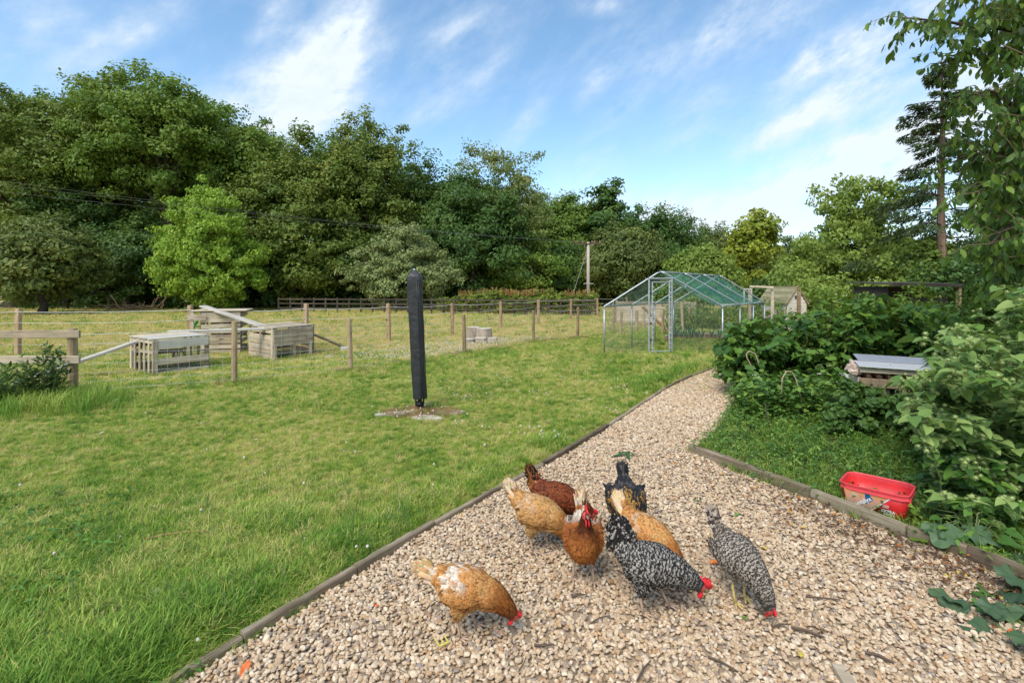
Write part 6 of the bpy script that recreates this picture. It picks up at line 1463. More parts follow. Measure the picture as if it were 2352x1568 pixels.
# ------------------------------------------------------------------ bed ground cover
rb2 = np.random.default_rng(31)
M['bedleaf'] = leafmat('bed_leaf', [(0, (0.037, 0.098, 0.018)), (.5, (0.094, 0.196, 0.033)), (1, (0.213, 0.322, 0.055))], .25, 'obj')
M['currant'] = leafmat('currant_leaf', [(0, (0.037, 0.098, 0.018)), (.5, (0.081, 0.184, 0.029)), (1, (0.175, 0.310, 0.044))], .25, 'obj', vein=True)
M['currant_top'] = leafmat('currant_young_leaf', [(0, (0.075, 0.172, 0.022)), (1, (0.213, 0.356, 0.050))], .35, 'obj', vein=True)
M['burdock'] = leafmat('burdock_leaf', [(0, (0.106, 0.207, 0.050)), (.5, (0.213, 0.333, 0.083)), (1, (0.362, 0.471, 0.143))], .3, 'obj', rough=.6, vein=True)
M['currant_low'] = leafmat('low_leaf', [(0, (.03, .09, .018)), (.5, (.08, .18, .03)), (1, (.17, .29, .05))], .25, 'obj')
M['cherryleaf'] = leafmat('overhang_leaf', [(0, (0.037, 0.086, 0.018)), (.5, (0.075, 0.149, 0.024)), (1, (0.213, 0.322, 0.044))], .35, 'obj', vein=True)
M['squash'] = leafmat('squash_leaf', [(0, (.045, .085, .045)), (1, (.10, .165, .075))], .15, 'obj', vein=True)
M['stem_green'] = plain('green_stem', (.13, .17, .06), .6, nz=.3); M['stem_brown'] = plain('brown_stem', (.13, .09, .05), .7, nz=.3)
bedP = [(p[0], p[1]) for p in bed_poly]
P = rb2.uniform((1.6, .3), (8, 12.3), size=(44000, 2)); P = P[inpoly(P, bedP) & view_ok(P, 1.4, 1.6)]; dl = lown(P, 1.6)
# keep a worn strip of grass beside the kerb
kd = np.min([np.hypot(P[:, 0] - a.x - (b_.x - a.x) * t, P[:, 1] - a.y - (b_.y - a.y) * t) for a, b_ in zip(KERB_R[:-1], KERB_R[1:]) for t in np.linspace(0, 1, 9)], 0)
kp = (rb2.random(len(P)) < np.clip(.25 + .5 * sstep(.1, .55, kd) + .25 * dl, .05, .9)) & (rb2.random(len(P)) < np.clip(4.5 / P[:, 1], .3, 1)); Pc = P[kp]
ground_leaves('ground_cover', 'oval', Pc, rb2.uniform(.025, .045, len(Pc)) * np.clip(Pc[:, 1] / 5, 1, 1.5), M['bedleaf'], 'low strawberry like ground cover filling the bed on the right', nper=5, hgt=.10)
Pg = P[rb2.random(len(P)) < .33]
scatter('bed_grass', tv, np.column_stack([Pg, np.full(len(Pg), .004)]), np.stack([rb2.normal(0, .2, len(Pg)), rb2.normal(0, .2, len(Pg)), rb2.uniform(0, 6.28, len(Pg))], 1), rb2.uniform(.6, 1.3, len(Pg)), [M['grass_lush']], 'patchy grass between the ground cover of the bed', cat='grass')
# rougher growth under and before the currant bush
Pu = np.column_stack([rb2.uniform(1690, 2120, 1100), rb2.uniform(880, 975, 1100)]); Pw = np.array([at(u, v)[:2] for u, v in Pu]); Pw = Pw[inpoly(Pw, bedP)]
ground_leaves('nettles', 'heart', Pw, rb2.uniform(.05, .085, len(Pw)), M['bedleaf'], 'rough leafy growth at the foot of the currant bush', nper=6, hgt=.20)

def leafy_shrub(name, label, cat, base, stems, leaf_kind, mats, size, per, nobj=300, group=None, leafdir=.5, droop=.5, stemmat='stem_brown', stem_r=.008, seed=0, hang=0.0, spread=.07, mat_by=None, burrs=None, start=.18):
    """stems: list of polylines (world). leaves spaced along them; the nearest nobj become objects, the rest one stuff part"""
    rng = np.random.default_rng(seed); e = empty(name, tuple(base), label, cat, group); sm = MB(); items = []
    meshes = []
    for mt in mats:
        for k in range(3):
            V, Q, T, _ = leaf_mesh(leaf_kind, rng.uniform(.15, .35), rng.uniform(.2, .5), .04); me = bpy.data.meshes.new('leaf'); me.from_pydata([tuple(v) for v in V], [], [tuple(f) for f in Q + T]); me.materials.append(M[mt]); me.polygons.foreach_set('use_smooth', [True] * len(me.polygons)); meshes.append((me, V, Q, T))
    for st in stems:
        st = [Vector(p) for p in st]; r0 = stem_r * rng.uniform(.7, 1.2); sm.tube(st, [r0 * (1 - .75 * i / (len(st) - 1)) for i in range(len(st))], 5, cap=False)
        seg = [(st[i + 1] - st[i]).length for i in range(len(st) - 1)]; tot = sum(seg); n = max(2, int(per * tot))
        for k in range(n):
            s = tot * (start + (1 - start) * (k + rng.random()) / n); i = 0
            while i < len(seg) - 1 and s > seg[i]: s -= seg[i]; i += 1
            p = st[i].lerp(st[i + 1], min(1, s / seg[i])); d = (st[i + 1] - st[i]).normalized()
            a = rng.uniform(0, 6.28); o = Vector((math.cos(a), math.sin(a), rng.uniform(-.3, .5))); dr = (d * leafdir + o * .8 + Vector((0, 0, -droop * rng.uniform(.2, 1)))).normalized()
            q = p + o.normalized() * spread * rng.uniform(.1, 1)
            sm.tube([p, q], r0 * .22, 3, cap=False) if rng.random() < .5 else None
            items.append((q, dr, size * rng.uniform(.6, 1.25), p.z))
    camp = Vector((0, 0, H)); items.sort(key=lambda it: (it[0] - camp).length / it[2])
    SV = []; SQ = []; ST = []; sv = []
    for i, (q, dr, s, z) in enumerate(items):
        side = dr.cross(Vector((rng.normal(0, .35), rng.normal(0, .35), 1))); side.normalize(); nr = side.cross(dr); Rm = Matrix((side, dr, nr)).transposed()
        mi = (rng.integers(3) + 3 * (mat_by(q, rng) if mat_by else 0)); me, V, Q, T = meshes[mi]
        if i < nobj: o = bpy.data.objects.new('leaf', me); COL.objects.link(o); o.parent = e; o.location = q - e.location; o.rotation_euler = Rm.to_euler(); o.scale = (s, s, s)
        else:
            if i == nobj: SVo = []
            SVo.append((mi, q, Rm.to_euler(), s))
    if len(items) > nobj:
        # one stuff part holding the remaining leaves, instanced by geometry nodes per material
        src = [(V, Q, T, j // 3) for j, (me, V, Q, T) in enumerate(meshes)]
        Pp = np.array([tuple(x[1] - e.location) for x in SVo]); rr = np.array([tuple(x[2]) for x in SVo]); ss = np.array([x[3] for x in SVo])
        for mgrp in range(len(mats)):
            k = np.array([x[0] // 3 == mgrp for x in SVo])
            if k.sum(): so = scatter('leaves', [(V, Q, T, 0) for (me, V, Q, T) in meshes[3 * mgrp:3 * mgrp + 3]], Pp[k], rr[k], ss[k], [M[mats[mgrp]]], None, True, e)
    inst('stems', sm.mesh('stems', M[stemmat], True), e, tuple(-e.location))
    if burrs: burrs(e, stems, rng)
    return e
def arc(b, tip, bulge=.2, n=5, rng=rb2, side=0.05):
    b = Vector(b); tip = Vector(tip); out = []
    for i in range(n + 1):
        t = i / n; p = b.lerp(tip, t); p.z += bulge * math.sin(math.pi * t) * (tip - b).length; out.append(p + Vector((rng.normal(0, side), rng.normal(0, side), 0)) * t)
    return out
# currant bush : rows of canes, top outline follows the photograph
stems = []
for i in range(210):
    u = 1655 + 560 * rb2.random() ** 1.0; Y = rb2.uniform(7.2, 9.0) if u < 1950 else rb2.uniform(6.8, 8.6)
    top = np.interp(u, [1655, 1700, 1760, 1850, 1920, 2000, 2060, 2130, 2215], [765, 730, 716, 714, 692, 668, 690, 700, 705]) + rb2.exponential(28)
    if rb2.random() < .4: top += rb2.uniform(20, 90)
    tip = atd(u, top, Y); bx = 3.4 + (u - 1655) / 560 * 3.9; b_ = Vector((max(tip.x + rb2.normal(0, .25), 3.95), max(Y + rb2.normal(.15, .3), 7.3), 0))
    stems.append(arc(b_, tip, .05))
for i in range(130):   # low skirt of leafy side shoots towards the path and the viewer
    u = 1665 + 470 * rb2.random(); Y = rb2.uniform(6.9, 7.7); v = rb2.uniform(770, 880) if u > 1700 else rb2.uniform(770, 850); tip = atd(u, v, Y); stems.append(arc((tip.x + .35, Y + .5, max(.1, tip.z - .3)), tip, .12))
leafy_shrub('currant_bush', 'large dark green currant bush with lobed leaves filling the middle right', 'bush', (5.4, 8.0, 0), stems, 'lobed', ['currant', 'currant_top'], .135, 25, 300, seed=5, droop=.9, leafdir=.2, spread=.13, mat_by=lambda q, rng: 1 if rng.random() < (.12 if q.z < 1.15 else .6) else 0)
# burdock at the right
def burr_fn(e, stems, rng):
    mb = MB()
    mb.ball((0, 0, 0), .011, 8, 6); 
    for _ in range(34):
        d = Vector(rng.normal(size=3).tolist()).normalized(); mb.tube([d * .009, d * .021], [.0011, .0003], 3, cap=False)
    me = mb.mesh('burr', M['burr']); c = 0; P = []
    for st in stems:
        for _ in range(4):
            t = rng.uniform(.55, 1); i = min(int(t * (len(st) - 1)), len(st) - 2); p = Vector(st[i]).lerp(Vector(st[i + 1]), t * (len(st) - 1) - i)
            for k in range(rng.integers(2, 5)): P.append(p + Vector(rng.normal(0, .022, 3).tolist()))
    P.sort(key=lambda p: p.length)
    for p in P[:300]: inst('burr', me, e, tuple(p - e.location), tuple(rng.uniform(0, 6, 3)), float(rng.uniform(.8, 1.25)))
    V = [tuple(v.co) for v in me.vertices]; Q = [tuple(p.vertices) for p in me.polygons if len(p.vertices) == 4]; T = [tuple(p.vertices) for p in me.polygons if len(p.vertices) == 3]
    if len(P) > 300: scatter('burrs', [(V, Q, T, 0)], np.array([tuple(p - e.location) for p in P[300:]]), rng.uniform(0, 6, (len(P) - 300, 3)), rng.uniform(.8, 1.2, len(P) - 300), [M['burr']], None, False, e)
M['burr'] = plain('green_burr', (.30, .38, .13), .7, nz=.3, scale=60)
stems = []
for i in range(150):
    u = 2060 + 420 * rb2.random() ** .75; Y = rb2.uniform(3.1, 5.2)
    lim = np.interp(u, [2060, 2110, 2160, 2220, 2300, 2352, 2500], [880, 800, 745, 700, 665, 640, 600])
    v = lim + rb2.random() ** 1.3 * (1150 - lim); tip = atd(u, v, Y)
    b_ = Vector((max(tip.x * .4 + 3.0, Y * .93 + .1), min(max(Y + .3, 3.6), 5.0) + rb2.normal(0, .2), max(0, tip.z - rb2.uniform(.5, .9)))); stems.append(arc(b_, tip, .10))
for i in range(70):
    u = 2120 + 380 * rb2.random(); Y = rb2.uniform(2.9, 3.9); v = rb2.uniform(1020, 1260); 
    if u < 2160 + (1260 - v) * -.1: continue
    tip = atd(u, v, Y); 
    if tip.z < .06: continue
    stems.append(arc((tip.x + .25, Y + .25, max(0, tip.z - .4)), tip, .1))
for i in range(26):   # shoots reaching in front of the bug hotel
    Y = rb2.uniform(3.9, 4.9); tip = atd(rb2.uniform(2040, 2150), rb2.uniform(865, 1010), Y); stems.append(arc((tip.x + .7, Y + .1, max(0, tip.z - .25)), tip, .12))
leafy_shrub('burdock_plant', 'big burdock with pale green heart leaves and round burrs spilling in from the right', 'plant', (4.3, 4.2, 0), stems, 'heart', ['burdock', 'currant'], .088, 27, 300, seed=6, droop=.35, leafdir=.5, spread=.07, stemmat='stem_green', burrs=burr_fn, mat_by=lambda q, rng: 1 if rng.random() < (.6 if q.z < .5 else .06) else 0)
# dark leaves at its foot and trailing over the edging
def ruffled_leaf(rng):
    V = [(0, .42, 0)]; F_ = []; n = 30; ph = rng.uniform(0, 6.28, 4)
    for j, r in enumerate((.22, .5, .78, 1.0)):
        for i in range(n):
            a = 2 * math.pi * i / n; R_ = r * (.48 + .07 * math.cos(5 * (a + math.pi / 2)) + (.025 * math.sin(9 * a + ph[0]) + rng.normal(0, .012)) * (j == 3))
            if abs(a - 1.5 * math.pi) < .35: R_ *= .55
            V.append((R_ * math.cos(a), .42 + R_ * math.sin(a), (-.10 * r * r + .07 * abs(math.sin(2.5 * (a + math.pi / 2))) * r + .09 * math.sin(3 * a + ph[1]) * r * r + .05 * math.sin(8 * a + ph[2]) * (r > .7) + rng.normal(0, .014))))
    T = [(0, 1 + i, 1 + (i + 1) % n) for i in range(n)]; Q = [(1 + j * n + i, 1 + (j + 1) * n + i, 1 + (j + 1) * n + (i + 1) % n, 1 + j * n + (i + 1) % n) for j in range(3) for i in range(n)]
    return V, Q, T, 0
def clump(name, label, cat, base, n, kind, mat, size, rad, hgt, seed, group=None, up=.5, squash=1):
    rng = np.random.default_rng(seed); e = empty(name, tuple(base), label, cat, group); sm = MB(); mats_ = []
    for k in range(3):
        V, Q, T, _ = ruffled_leaf(rng) if kind == 'big' else leaf_mesh(kind, .2, .45, .05); me = bpy.data.meshes.new('leaf'); me.from_pydata([tuple(v) for v in V], [], [tuple(f) for f in Q + T]); me.materials.append(M[mat]); me.polygons.foreach_set('use_smooth', [True] * len(me.polygons)); mats_.append(me)
    for i in range(n):
        a = rng.uniform(0, 6.28); r = rad * rng.random() ** .6; q = Vector((r * math.cos(a), r * math.sin(a) * squash, hgt * rng.uniform(.2, 1) * (1 - .5 * r / rad))); d = Vector((math.cos(a), math.sin(a), up * rng.uniform(-.6, 1))).normalized(); sd = d.cross(Vector((rng.normal(0, .3), rng.normal(0, .3), 1))).normalized(); Rm = Matrix((sd, d, sd.cross(d))).transposed()
        o = inst('leaf', mats_[i % 3], e, tuple(q), tuple(Rm.to_euler()), float(size * rng.uniform(.6, 1.2))); sm.tube([(0, 0, 0), q * .5 + Vector((0, 0, .3 * hgt)), q], [.004, .003, .002], 4, cap=False)
    inst('stems', sm.mesh('stems', M['stem_green'], True), e); return e
clump('squash_plant', 'big dusty grey green squash leaves lying over the edging at the lower right', 'plant', at(2310, 1325), 11, 'big', 'squash', .19, .24, .16, 3)
shrub_mass('bed_growth', [(*at(u, 1000 - 14 * (i % 2))[:2], .43 + .05 * math.sin(i * 2)) for i, u in enumerate(range(1925, 2150, 22))], .16, 190, 46, .075, .05, 'dkgreen', 'leafy growth hiding the foot of the bug hotel', seed=12, cr=.10)
clump('squash_plant', 'large dark squash leaves on the gravel in the bottom right corner', 'plant', at(2335, 1470), 9, 'big', 'squash', .17, .16, .09, 4)
clump('leafy_weed', 'light yellowish leaves creeping over the edging right of the tub', 'weed', at(2120, 1250), 12, 'lobed', 'currant_top', .085, .13, .07, 5)
clump('leafy_weed', 'ragged green leaves over the gravel below the squash leaves', 'weed', at(2265, 1390), 14, 'lobed', 'bedleaf', .085, .16, .06, 6)
clump('leafy_weed', 'dark leafy weed close to the right end of the red tub', 'weed', at(2130, 1190), 26, 'heart', 'currant', .06, .16, .20, 7)
clump('leafy_weed', 'dark leafy weeds between the tub and the squash leaves', 'weed', at(2235, 1245), 34, 'heart', 'currant', .08, .28, .28, 8)
clump('thistle_rosette', 'green dock rosette in the grass near the kerb at the lower right of the run', 'weed', at(1330, 985), 10, 'lance', 'bedleaf', .14, .05, .05, 9)
# cow parsley
M['umbel'] = plain('white_umbel', (.70, .70, .62), .8)
um = MB(); 
for _ in range(46):
    a = random.uniform(0, 6.28); r = .05 * math.sqrt(random.random()); p = Vector((r * math.cos(a), r * math.sin(a), .03 - r * r * 4)); um.ball(p, .0055, 5, 4)
umf = um.mesh('flower_head', M['umbel']); 
us = MB()
for k in range(10): a = k * .63; us.tube([(0, 0, -.03), (.04 * math.cos(a), .04 * math.sin(a), .022)], .0012, 3, cap=False)
usm = us.mesh('rays', M['stem_green'])
umb = [(1737, 867, 6.8), (1830, 873, 7.4), (1847, 868, 7.6), (1868, 875, 7.2), (1885, 862, 7.0), (1882, 871, 7.3), (1938, 864, 6.4), (1950, 870, 6.2), (1700, 840, 7.9), (1693, 848, 8), (1796, 850, 7.8), (1808, 848, 7.7), (1730, 828, 7.8), (1880, 936, 6.6), (1893, 946, 6.5), (1984, 962, 5.7), (1925, 880, 6.3), (1748, 853, 7.2)]
ecp = None
for i in range(0, len(umb), 3):
    g3 = umb[i:i + 3]; b_ = at(g3[0][0] + 8, max(905, VH + 1776 / g3[0][2])); e = empty('cow_parsley', (b_.x, b_.y, 0), ['cow parsley with the pinkish flat head beside the leaning hoop', 'cow parsley in the middle of the bed behind the open hoop', 'cow parsley with white heads just left of the bug hotel', 'cow parsley low beside the far end of the path', 'cow parsley with small white heads low in the bed near the bug hotel', 'cow parsley in front of the bug hotel corner'][i // 3], 'wild flower', 'cow parsley in the bed')
    for (u, v, Y) in g3:
        p = atd(u, v, Y) - e.location; mb = MB(); mb.tube([(0, 0, 0), tuple(p * .5 + Vector((0, 0, .1))), tuple(p - Vector((0, 0, .03)))], [.005, .004, .002], 4, cap=False); inst('stem', mb.mesh('stem', M['stem_green']), e)
        f = inst('flower_head', umf, e, tuple(p), (.2, .1, i), random.uniform(.7, 1.15)); inst('rays', usm, f)
# thistles beside the left fence
def thistle(u, vb, h, n, spread, label, seed):
    b_ = at(u, vb); rng = np.random.default_rng(seed); st = []
    for k in range(n):
        a = rng.uniform(0, 6.28); r = spread * rng.random() ** .6; hh = h * rng.uniform(.45, 1.0) * (1 - .35 * r / spread); st.append(arc((b_.x + r * .3 * math.cos(a), b_.y + r * .3 * math.sin(a), 0), (b_.x + r * math.cos(a), b_.y + r * math.sin(a), hh), .05, 4, rng, .03))
    def buds(e, stems, rng):
        mb = MB()
        mb.ball((0, 0, 0), (.011, .011, .015), 7, 5); me = mb.mesh('bud', M['stem_green'])
        for s in stems: inst('bud', me, e, tuple(Vector(s[-1]) - e.location), (0, 0, 0), float(rng.uniform(.8, 1.3)))
    leafy_shrub('thistle', label, 'thistle', (b_.x, b_.y, 0), st, 'lance', ['thistle'], .115, 42, 150, group='thistles by the rail fence', seed=seed, droop=.15, leafdir=.7, spread=.02, stemmat='stem_green', stem_r=.007, burrs=buds, start=.05)
M['thistle'] = leafmat('thistle_leaf', [(0, (0.031, 0.069, 0.022)), (.6, (0.069, 0.127, 0.035)), (1, (0.138, 0.207, 0.055))], .2, 'obj')
thistle(104, 925, .98, 34, .30, 'dark spiky thistle clump in front of the thick fence post', 3); thistle(6, 935, .80, 24, .34, 'spiky thistle clump cut by the left picture edge', 4)
P = np.column_stack([rb2.uniform(-7.6, -4.2, 900), rb2.uniform(5.6, 7.2, 900)]); P = P[rb2.random(len(P)) < np.exp(-(((P[:, 0] + 6.6) / 1.0) ** 2 + ((P[:, 1] - 6.7) / .5) ** 2))]
scatter('long_grass', [tuft(rg, 26, .30, .09, .0035, .6) for _ in range(4)], np.column_stack([P, np.zeros(len(P))]), np.stack([rg.normal(0, .12, len(P)), rg.normal(0, .12, len(P)), rg.uniform(0, 6.28, len(P))], 1), rg.uniform(.6, 1.1, len(P)), [M['grass_lush']], 'long grass around the thistles at the left', cat='grass')
P = np.array([at(*p)[:2] for p in rb2.uniform((1480, 790), (1660, 838), size=(260, 2))] + [at(*p)[:2] for p in rb2.uniform((1400, 752), (1540, 772), size=(160, 2))])
scatter('rough_grass', [tuft(rg, 26, .16, .08, .004, .8) for _ in range(4)], np.column_stack([P, np.zeros(len(P))]), np.stack([rg.normal(0, .2, len(P)), rg.normal(0, .2, len(P)), rg.uniform(0, 6.28, len(P))], 1), rg.uniform(.5, 1.0, len(P)), [M['grass']], 'rough grass and weeds inside and around the run', cat='grass')
# vegetable patch growth behind the run
shrub_mass('plot_growth', [((u - UC) / F * 18.5, 18.5 + (i % 3), .8 + .25 * math.sin(i)) for i, u in enumerate(range(1560, 1800, 26))], .7, 150, 60, .12, .05, 'beech', 'weedy green growth in the plot behind the run', seed=8, cr=.3)
shrub_mass('plot_growth', [((u - UC) / F * 11.2, 11.2 + .4 * (i % 2), 1.32 + .2 * math.sin(i * 2)) for i, u in enumerate(range(1900, 2400, 30))], .5, 330, 60, .11, .06, 'beech', 'green growth in front of the dark shelter', seed=9, cr=.28)
shrub_mass('background_bushes', [((u - UC) / F * 20, 20 + 2 * (i % 2), 2.1 + .5 * math.sin(i * 2)) for i, u in enumerate(range(1850, 2480, 45))], 1.2, 330, 75, .17, .1, 'light', 'mixed green bushes closing the garden at the right', seed=10, cr=.5)

# ------------------------------------------------------------------ overhanging tree, top right
def overhang():
    rng = np.random.default_rng(15); stems = []; Y0 = 5.4
    limbs = [((2560, 500), (2420, 120), (2230, 60), (2085, 42)), ((2560, 500), (2430, 180), (2280, 110), (2165, 145)), ((2560, 520), (2400, 330), (2300, 220), (2240, 215)), ((2560, 540), (2420, 420), (2300, 350), (2205, 365)), ((2560, 560), (2420, 440), (2330, 390), (2250, 440)), ((2560, 560), (2440, 520), (2350, 500), (2275, 560)), ((2560, 420), (2440, -40), (2330, -60), (2210, -30)), ((2560, 450), (2480, 60), (2380, 10), (2290, 30)), ((2560, 500), (2460, 260), (2380, 200), (2330, 260)), ((2570, 600), (2450, 560), (2370, 600), (2300, 640)), ((2560, 500), (2460, 330), (2400, 300), (2340, 330))]
    main = []
    for L4 in limbs:
        Y = Y0 + rng.uniform(-.7, .9); pts = [atd(u, v, Y0 + (Y - Y0) * i / 3) for i, (u, v) in enumerate(L4)]; cm_ = catmull([tuple(p) for p in pts], 9); main.append(cm_)
        for k in range(2, 10):
            for _ in range(4 if k > 3 else 2):
                b_ = Vector(cm_[min(k, 9)].tolist()); d = Vector((rng.normal(-.25, .5), rng.normal(0, .5), rng.normal(-.15, .4))); l = rng.uniform(.25, .6); stems.append([b_, b_ + d.normalized() * l * .5 + Vector((0, 0, .03)), b_ + d.normalized() * l + Vector((0, 0, -.12 * l))])
    for i in range(620):  # dense body of the crown at the edge of the picture
        u = rng.uniform(2285, 2520); v = rng.uniform(-60, 610) if u > 2330 else (rng.uniform(250, 600) if rng.random() < .7 else rng.uniform(-60, 120)); b_ = atd(u, v, rng.uniform(5.0, 7.2)); d = Vector((rng.normal(-.1, .6), rng.normal(0, .6), rng.normal(-.2, .4))).normalized() * rng.uniform(.3, .6); stems.append([b_, b_ + d * .5 + Vector((0, 0, .03)), b_ + d])
    bx = Vector((7.4, 6.0, 0))
    e = leafy_shrub('overhanging_tree', 'cherry tree reaching in from the top right with drooping pointed leaves', 'tree', bx, stems, 'oval', ['cherryleaf'], .105, 27, 300, seed=16, droop=1.9, leafdir=.4, spread=.03, stem_r=.006, start=.1)
    mb = MB(); mb.tube([(0, 0, -.1), (.05, 0, 1.2), (-.05, .1, 2.4), (0, 0, 4.6)], [.19, .16, .13, .05], 9)
    for cm_ in main: mb.tube([Vector((0, 0, 2.2))] + [Vector(c.tolist()) - bx for c in cm_], [.05] + [.035 * (1 - i / 11) + .003 for i in range(len(cm_))], 6, cap=False)
    inst('trunk', mb.mesh('trunk', M['bark'], True), e)
overhang()
# dark hedge tree closing the right edge between crown and burdock
tree('hazel_tree', 2400, 330, 150, 9.5, 'dkgreen', 'dense dark green tree closing the right picture edge behind the burdock', 700, group=None, ncl=330, nl=80, cr=.3, L=.11, W=.07, trunk=.1, rag=.2)

shrub_mass('edge_bushes', [(5.6 + .5 * (i % 3), 1.6 + .45 * i, .9 + .2 * math.sin(i * 2)) for i in range(9)], .55, 300, 70, .075, .05, 'light', 'leafy bushes just outside the right picture edge', seed=14, cr=.22)
# ------------------------------------------------------------------ litter on the gravel
M['twig'] = plain('twig', (.10, .065, .045), .8, nz=.3); M['twig2'] = plain('pale_straw', (.42, .32, .18), .8)
rl = random.Random(12); tw_label = []
def twig(u, v, L_, ang, lb, mat='twig', r=.004, grp='twigs on the gravel'):
    p = at(u, v); d = Vector((math.cos(ang), math.sin(ang), 0)); s = Vector((-d.y, d.x, 0)) * L_ * rl.uniform(-.1, .1); mb = MB(); mb.tube([-d * L_ / 2 + Vector((0, 0, .002)), s + Vector((0, 0, .006)), d * L_ / 2], [r, r * .9, r * .5], 5); o = inst('twig', mb.mesh('twig', M[mat]), None, (p.x, p.y, .038)); tag(o, lb, 'twig', grp)
for (u, v, L_, a, lb, r) in [(1855, 1470, .13, -.5, 'thick dark twig on the gravel, lower right of the slim grey hen', .008), (1795, 1455, .10, .2, 'dark twig on the gravel below the slim grey hen', .005), (1330, 1385, .08, .3, 'short dark twig just behind the nearest hen', .006), (1515, 1232, .07, -.8, 'dark twig behind the golden buff hen', .007), (1250, 1500, .09, .1, 'twig right of the nearest hens feet', .006), (1620, 1215, .1, -.4, 'thin dark twig between the golden hen and the slim grey hen', .003), (1890, 1390, .16, -.15, 'long dark twig on the gravel left of the squash leaves', .005), (2020, 1530, .1, -.6, 'short black twig at the bottom right of the gravel', .008), (1380, 1440, .11, .5, 'grey twig between the nearest hen and the big barred hen', .004), (1480, 1560, .14, .9, 'twig at the bottom middle of the picture', .005), (1660, 1545, .12, -.7, 'dark twig at the bottom right of centre', .006), (1965, 1190, .1, .2, 'reddish twig on the gravel left of the edging', .004), (1200, 1545, .09, 1.2, 'thin twig at the bottom, right of the yellow clip', .003)]: twig(u, v, L_, a, lb, 'twig', r)
for (u, v, L_, a, lb) in [(1235, 1430, .09, 1.0, 'pale straw stem by the head of the nearest hen'), (1630, 1180, .06, -.9, 'pale straw stem left of the slim grey hen')]: twig(u, v, L_, a, lb, 'twig2', .003)
P = rb2.uniform((-1, 1.8), (6, 9), size=(50000, 2)); P = P[inpoly(P, [(p.x, p.y) for p in path_poly])]; kd = np.min([np.hypot(P[:, 0] - a.x - (b_.x - a.x) * t, P[:, 1] - a.y - (b_.y - a.y) * t) for a, b_ in zip(KERB_R[:-1], KERB_R[1:]) for t in np.linspace(0, 1, 9)], 0)
P = P[rb2.random(len(P)) < .010 + .8 * np.exp(-(kd / .45) ** 2) * sstep(4.4, 2.7, P[:, 1])]
tws = []
for _ in range(4): t = MB(); t.tube([(-.5, 0, 0), (rl.uniform(-.1, .1), rl.uniform(-.12, .12), .06), (.5, 0, 0)], [.03, .028, .012], 4); tws.append(([tuple(v) for v in t.v], [f for f in t.f if len(f) == 4], None, 0))
scatter('twig_litter', tws, np.column_stack([P, rb2.uniform(.036, .044, len(P))]), np.stack([rb2.normal(0, .1, len(P)), rb2.normal(0, .1, len(P)), rb2.uniform(0, 6.28, len(P))], 1), rb2.uniform(.03, .09, len(P)), [M['twig']], 'small twigs and stalks scattered over the gravel', cat='litter')
M['deadleaf'] = leafmat('dead_leaf', [(0, (.07, .03, .018)), (.4, (.20, .08, .03)), (.7, (.13, .075, .045)), (.9, (.40, .14, .025)), (1, (.55, .40, .08))], .15, 'obj')
P = rb2.uniform((-1, 1.8), (6, 9), size=(80000, 2)); P = P[inpoly(P, [(p.x, p.y) for p in path_poly])]; kd = np.min([np.hypot(P[:, 0] - a.x - (b_.x - a.x) * t, P[:, 1] - a.y - (b_.y - a.y) * t) for a, b_ in zip(KERB_R[:-1], KERB_R[1:]) for t in np.linspace(0, 1, 9)], 0)
kl = np.min([np.hypot(P[:, 0] - a.x - (b_.x - a.x) * t, P[:, 1] - a.y - (b_.y - a.y) * t) for a, b_ in zip(PATH_L[:-1], PATH_L[1:]) for t in np.linspace(0, 1, 5)], 0)
P = P[rb2.random(len(P)) < .002 + .6 * np.exp(-(kd / .36) ** 2) * sstep(4.6, 2.6, P[:, 1]) + .02 * np.exp(-(kl / .1) ** 2)]
lv = []
for _ in range(5): V, Q, T, _m = leaf_mesh('oval', .5, .6, .12); lv.append((V, Q, T, 0))
scatter('leaf_litter', lv, np.column_stack([P, rb2.uniform(.038, .046, len(P))]), np.stack([rb2.normal(0, .4, len(P)), rb2.normal(0, .4, len(P)), rb2.uniform(0, 6.28, len(P))], 1), rb2.uniform(.018, .042, len(P)), [M['deadleaf']], 'brown and orange dead leaves along the edges of the gravel', cat='litter')
def single_leaf(u, v, s, mat, lb, kind='oval', name='fallen_leaf', n=1, z=.036, cat='leaf', rot=None):
    p = at(u, v); e = None
    V, Q, T, _m = leaf_mesh(kind, .35, .4, .06); me = bpy.data.meshes.new('leaf'); me.from_pydata([tuple(x) for x in V], [], [tuple(f) for f in Q + T]); me.materials.append(mat)
    if n == 1: o = inst(name, me, None, (p.x, p.y, z), (rl.uniform(-.2, .2), rl.uniform(-.2, .2), rl.uniform(0, 6) if rot is None else rot), s); tag(o, lb, cat); return
    e = empty(name, (p.x, p.y, z), lb, cat)
    for k in range(n): inst('leaf', me, e, (0, 0, .004 * k), (.12, 0, 1.57 + (k - (n - 1) / 2) * 6.28 / n + .3), s * rl.uniform(.8, 1.1))
yl = plain('yellow_leaf', (.55, .42, .05), .6); gl = plain('green_leaf', (.12, .25, .03), .5); dg_ = plain('dark_green_leaf', (.03, .09, .015), .4); ol = plain('orange_leaf', (.62, .13, .02), .6); wl_ = plain('white_petal', (.68, .66, .60), .7)
single_leaf(1438, 1052, .15, dg_, 'sprig of dark green leaves lying on the path behind the black hen', 'lance', 'leaf_sprig', 5, z=.04, cat='sprig')
single_leaf(1612, 1163, .06, gl, 'light green leaf on the gravel left of the slim grey hens tail'); single_leaf(1700, 1190, .05, gl, 'small green leaf right of the slim grey hens tail'); single_leaf(1745, 1268, .06, yl, 'yellow leaf on the gravel beside the slim grey hen'); single_leaf(1750, 1345, .04, gl, 'small green scrap right of the slim grey hen')
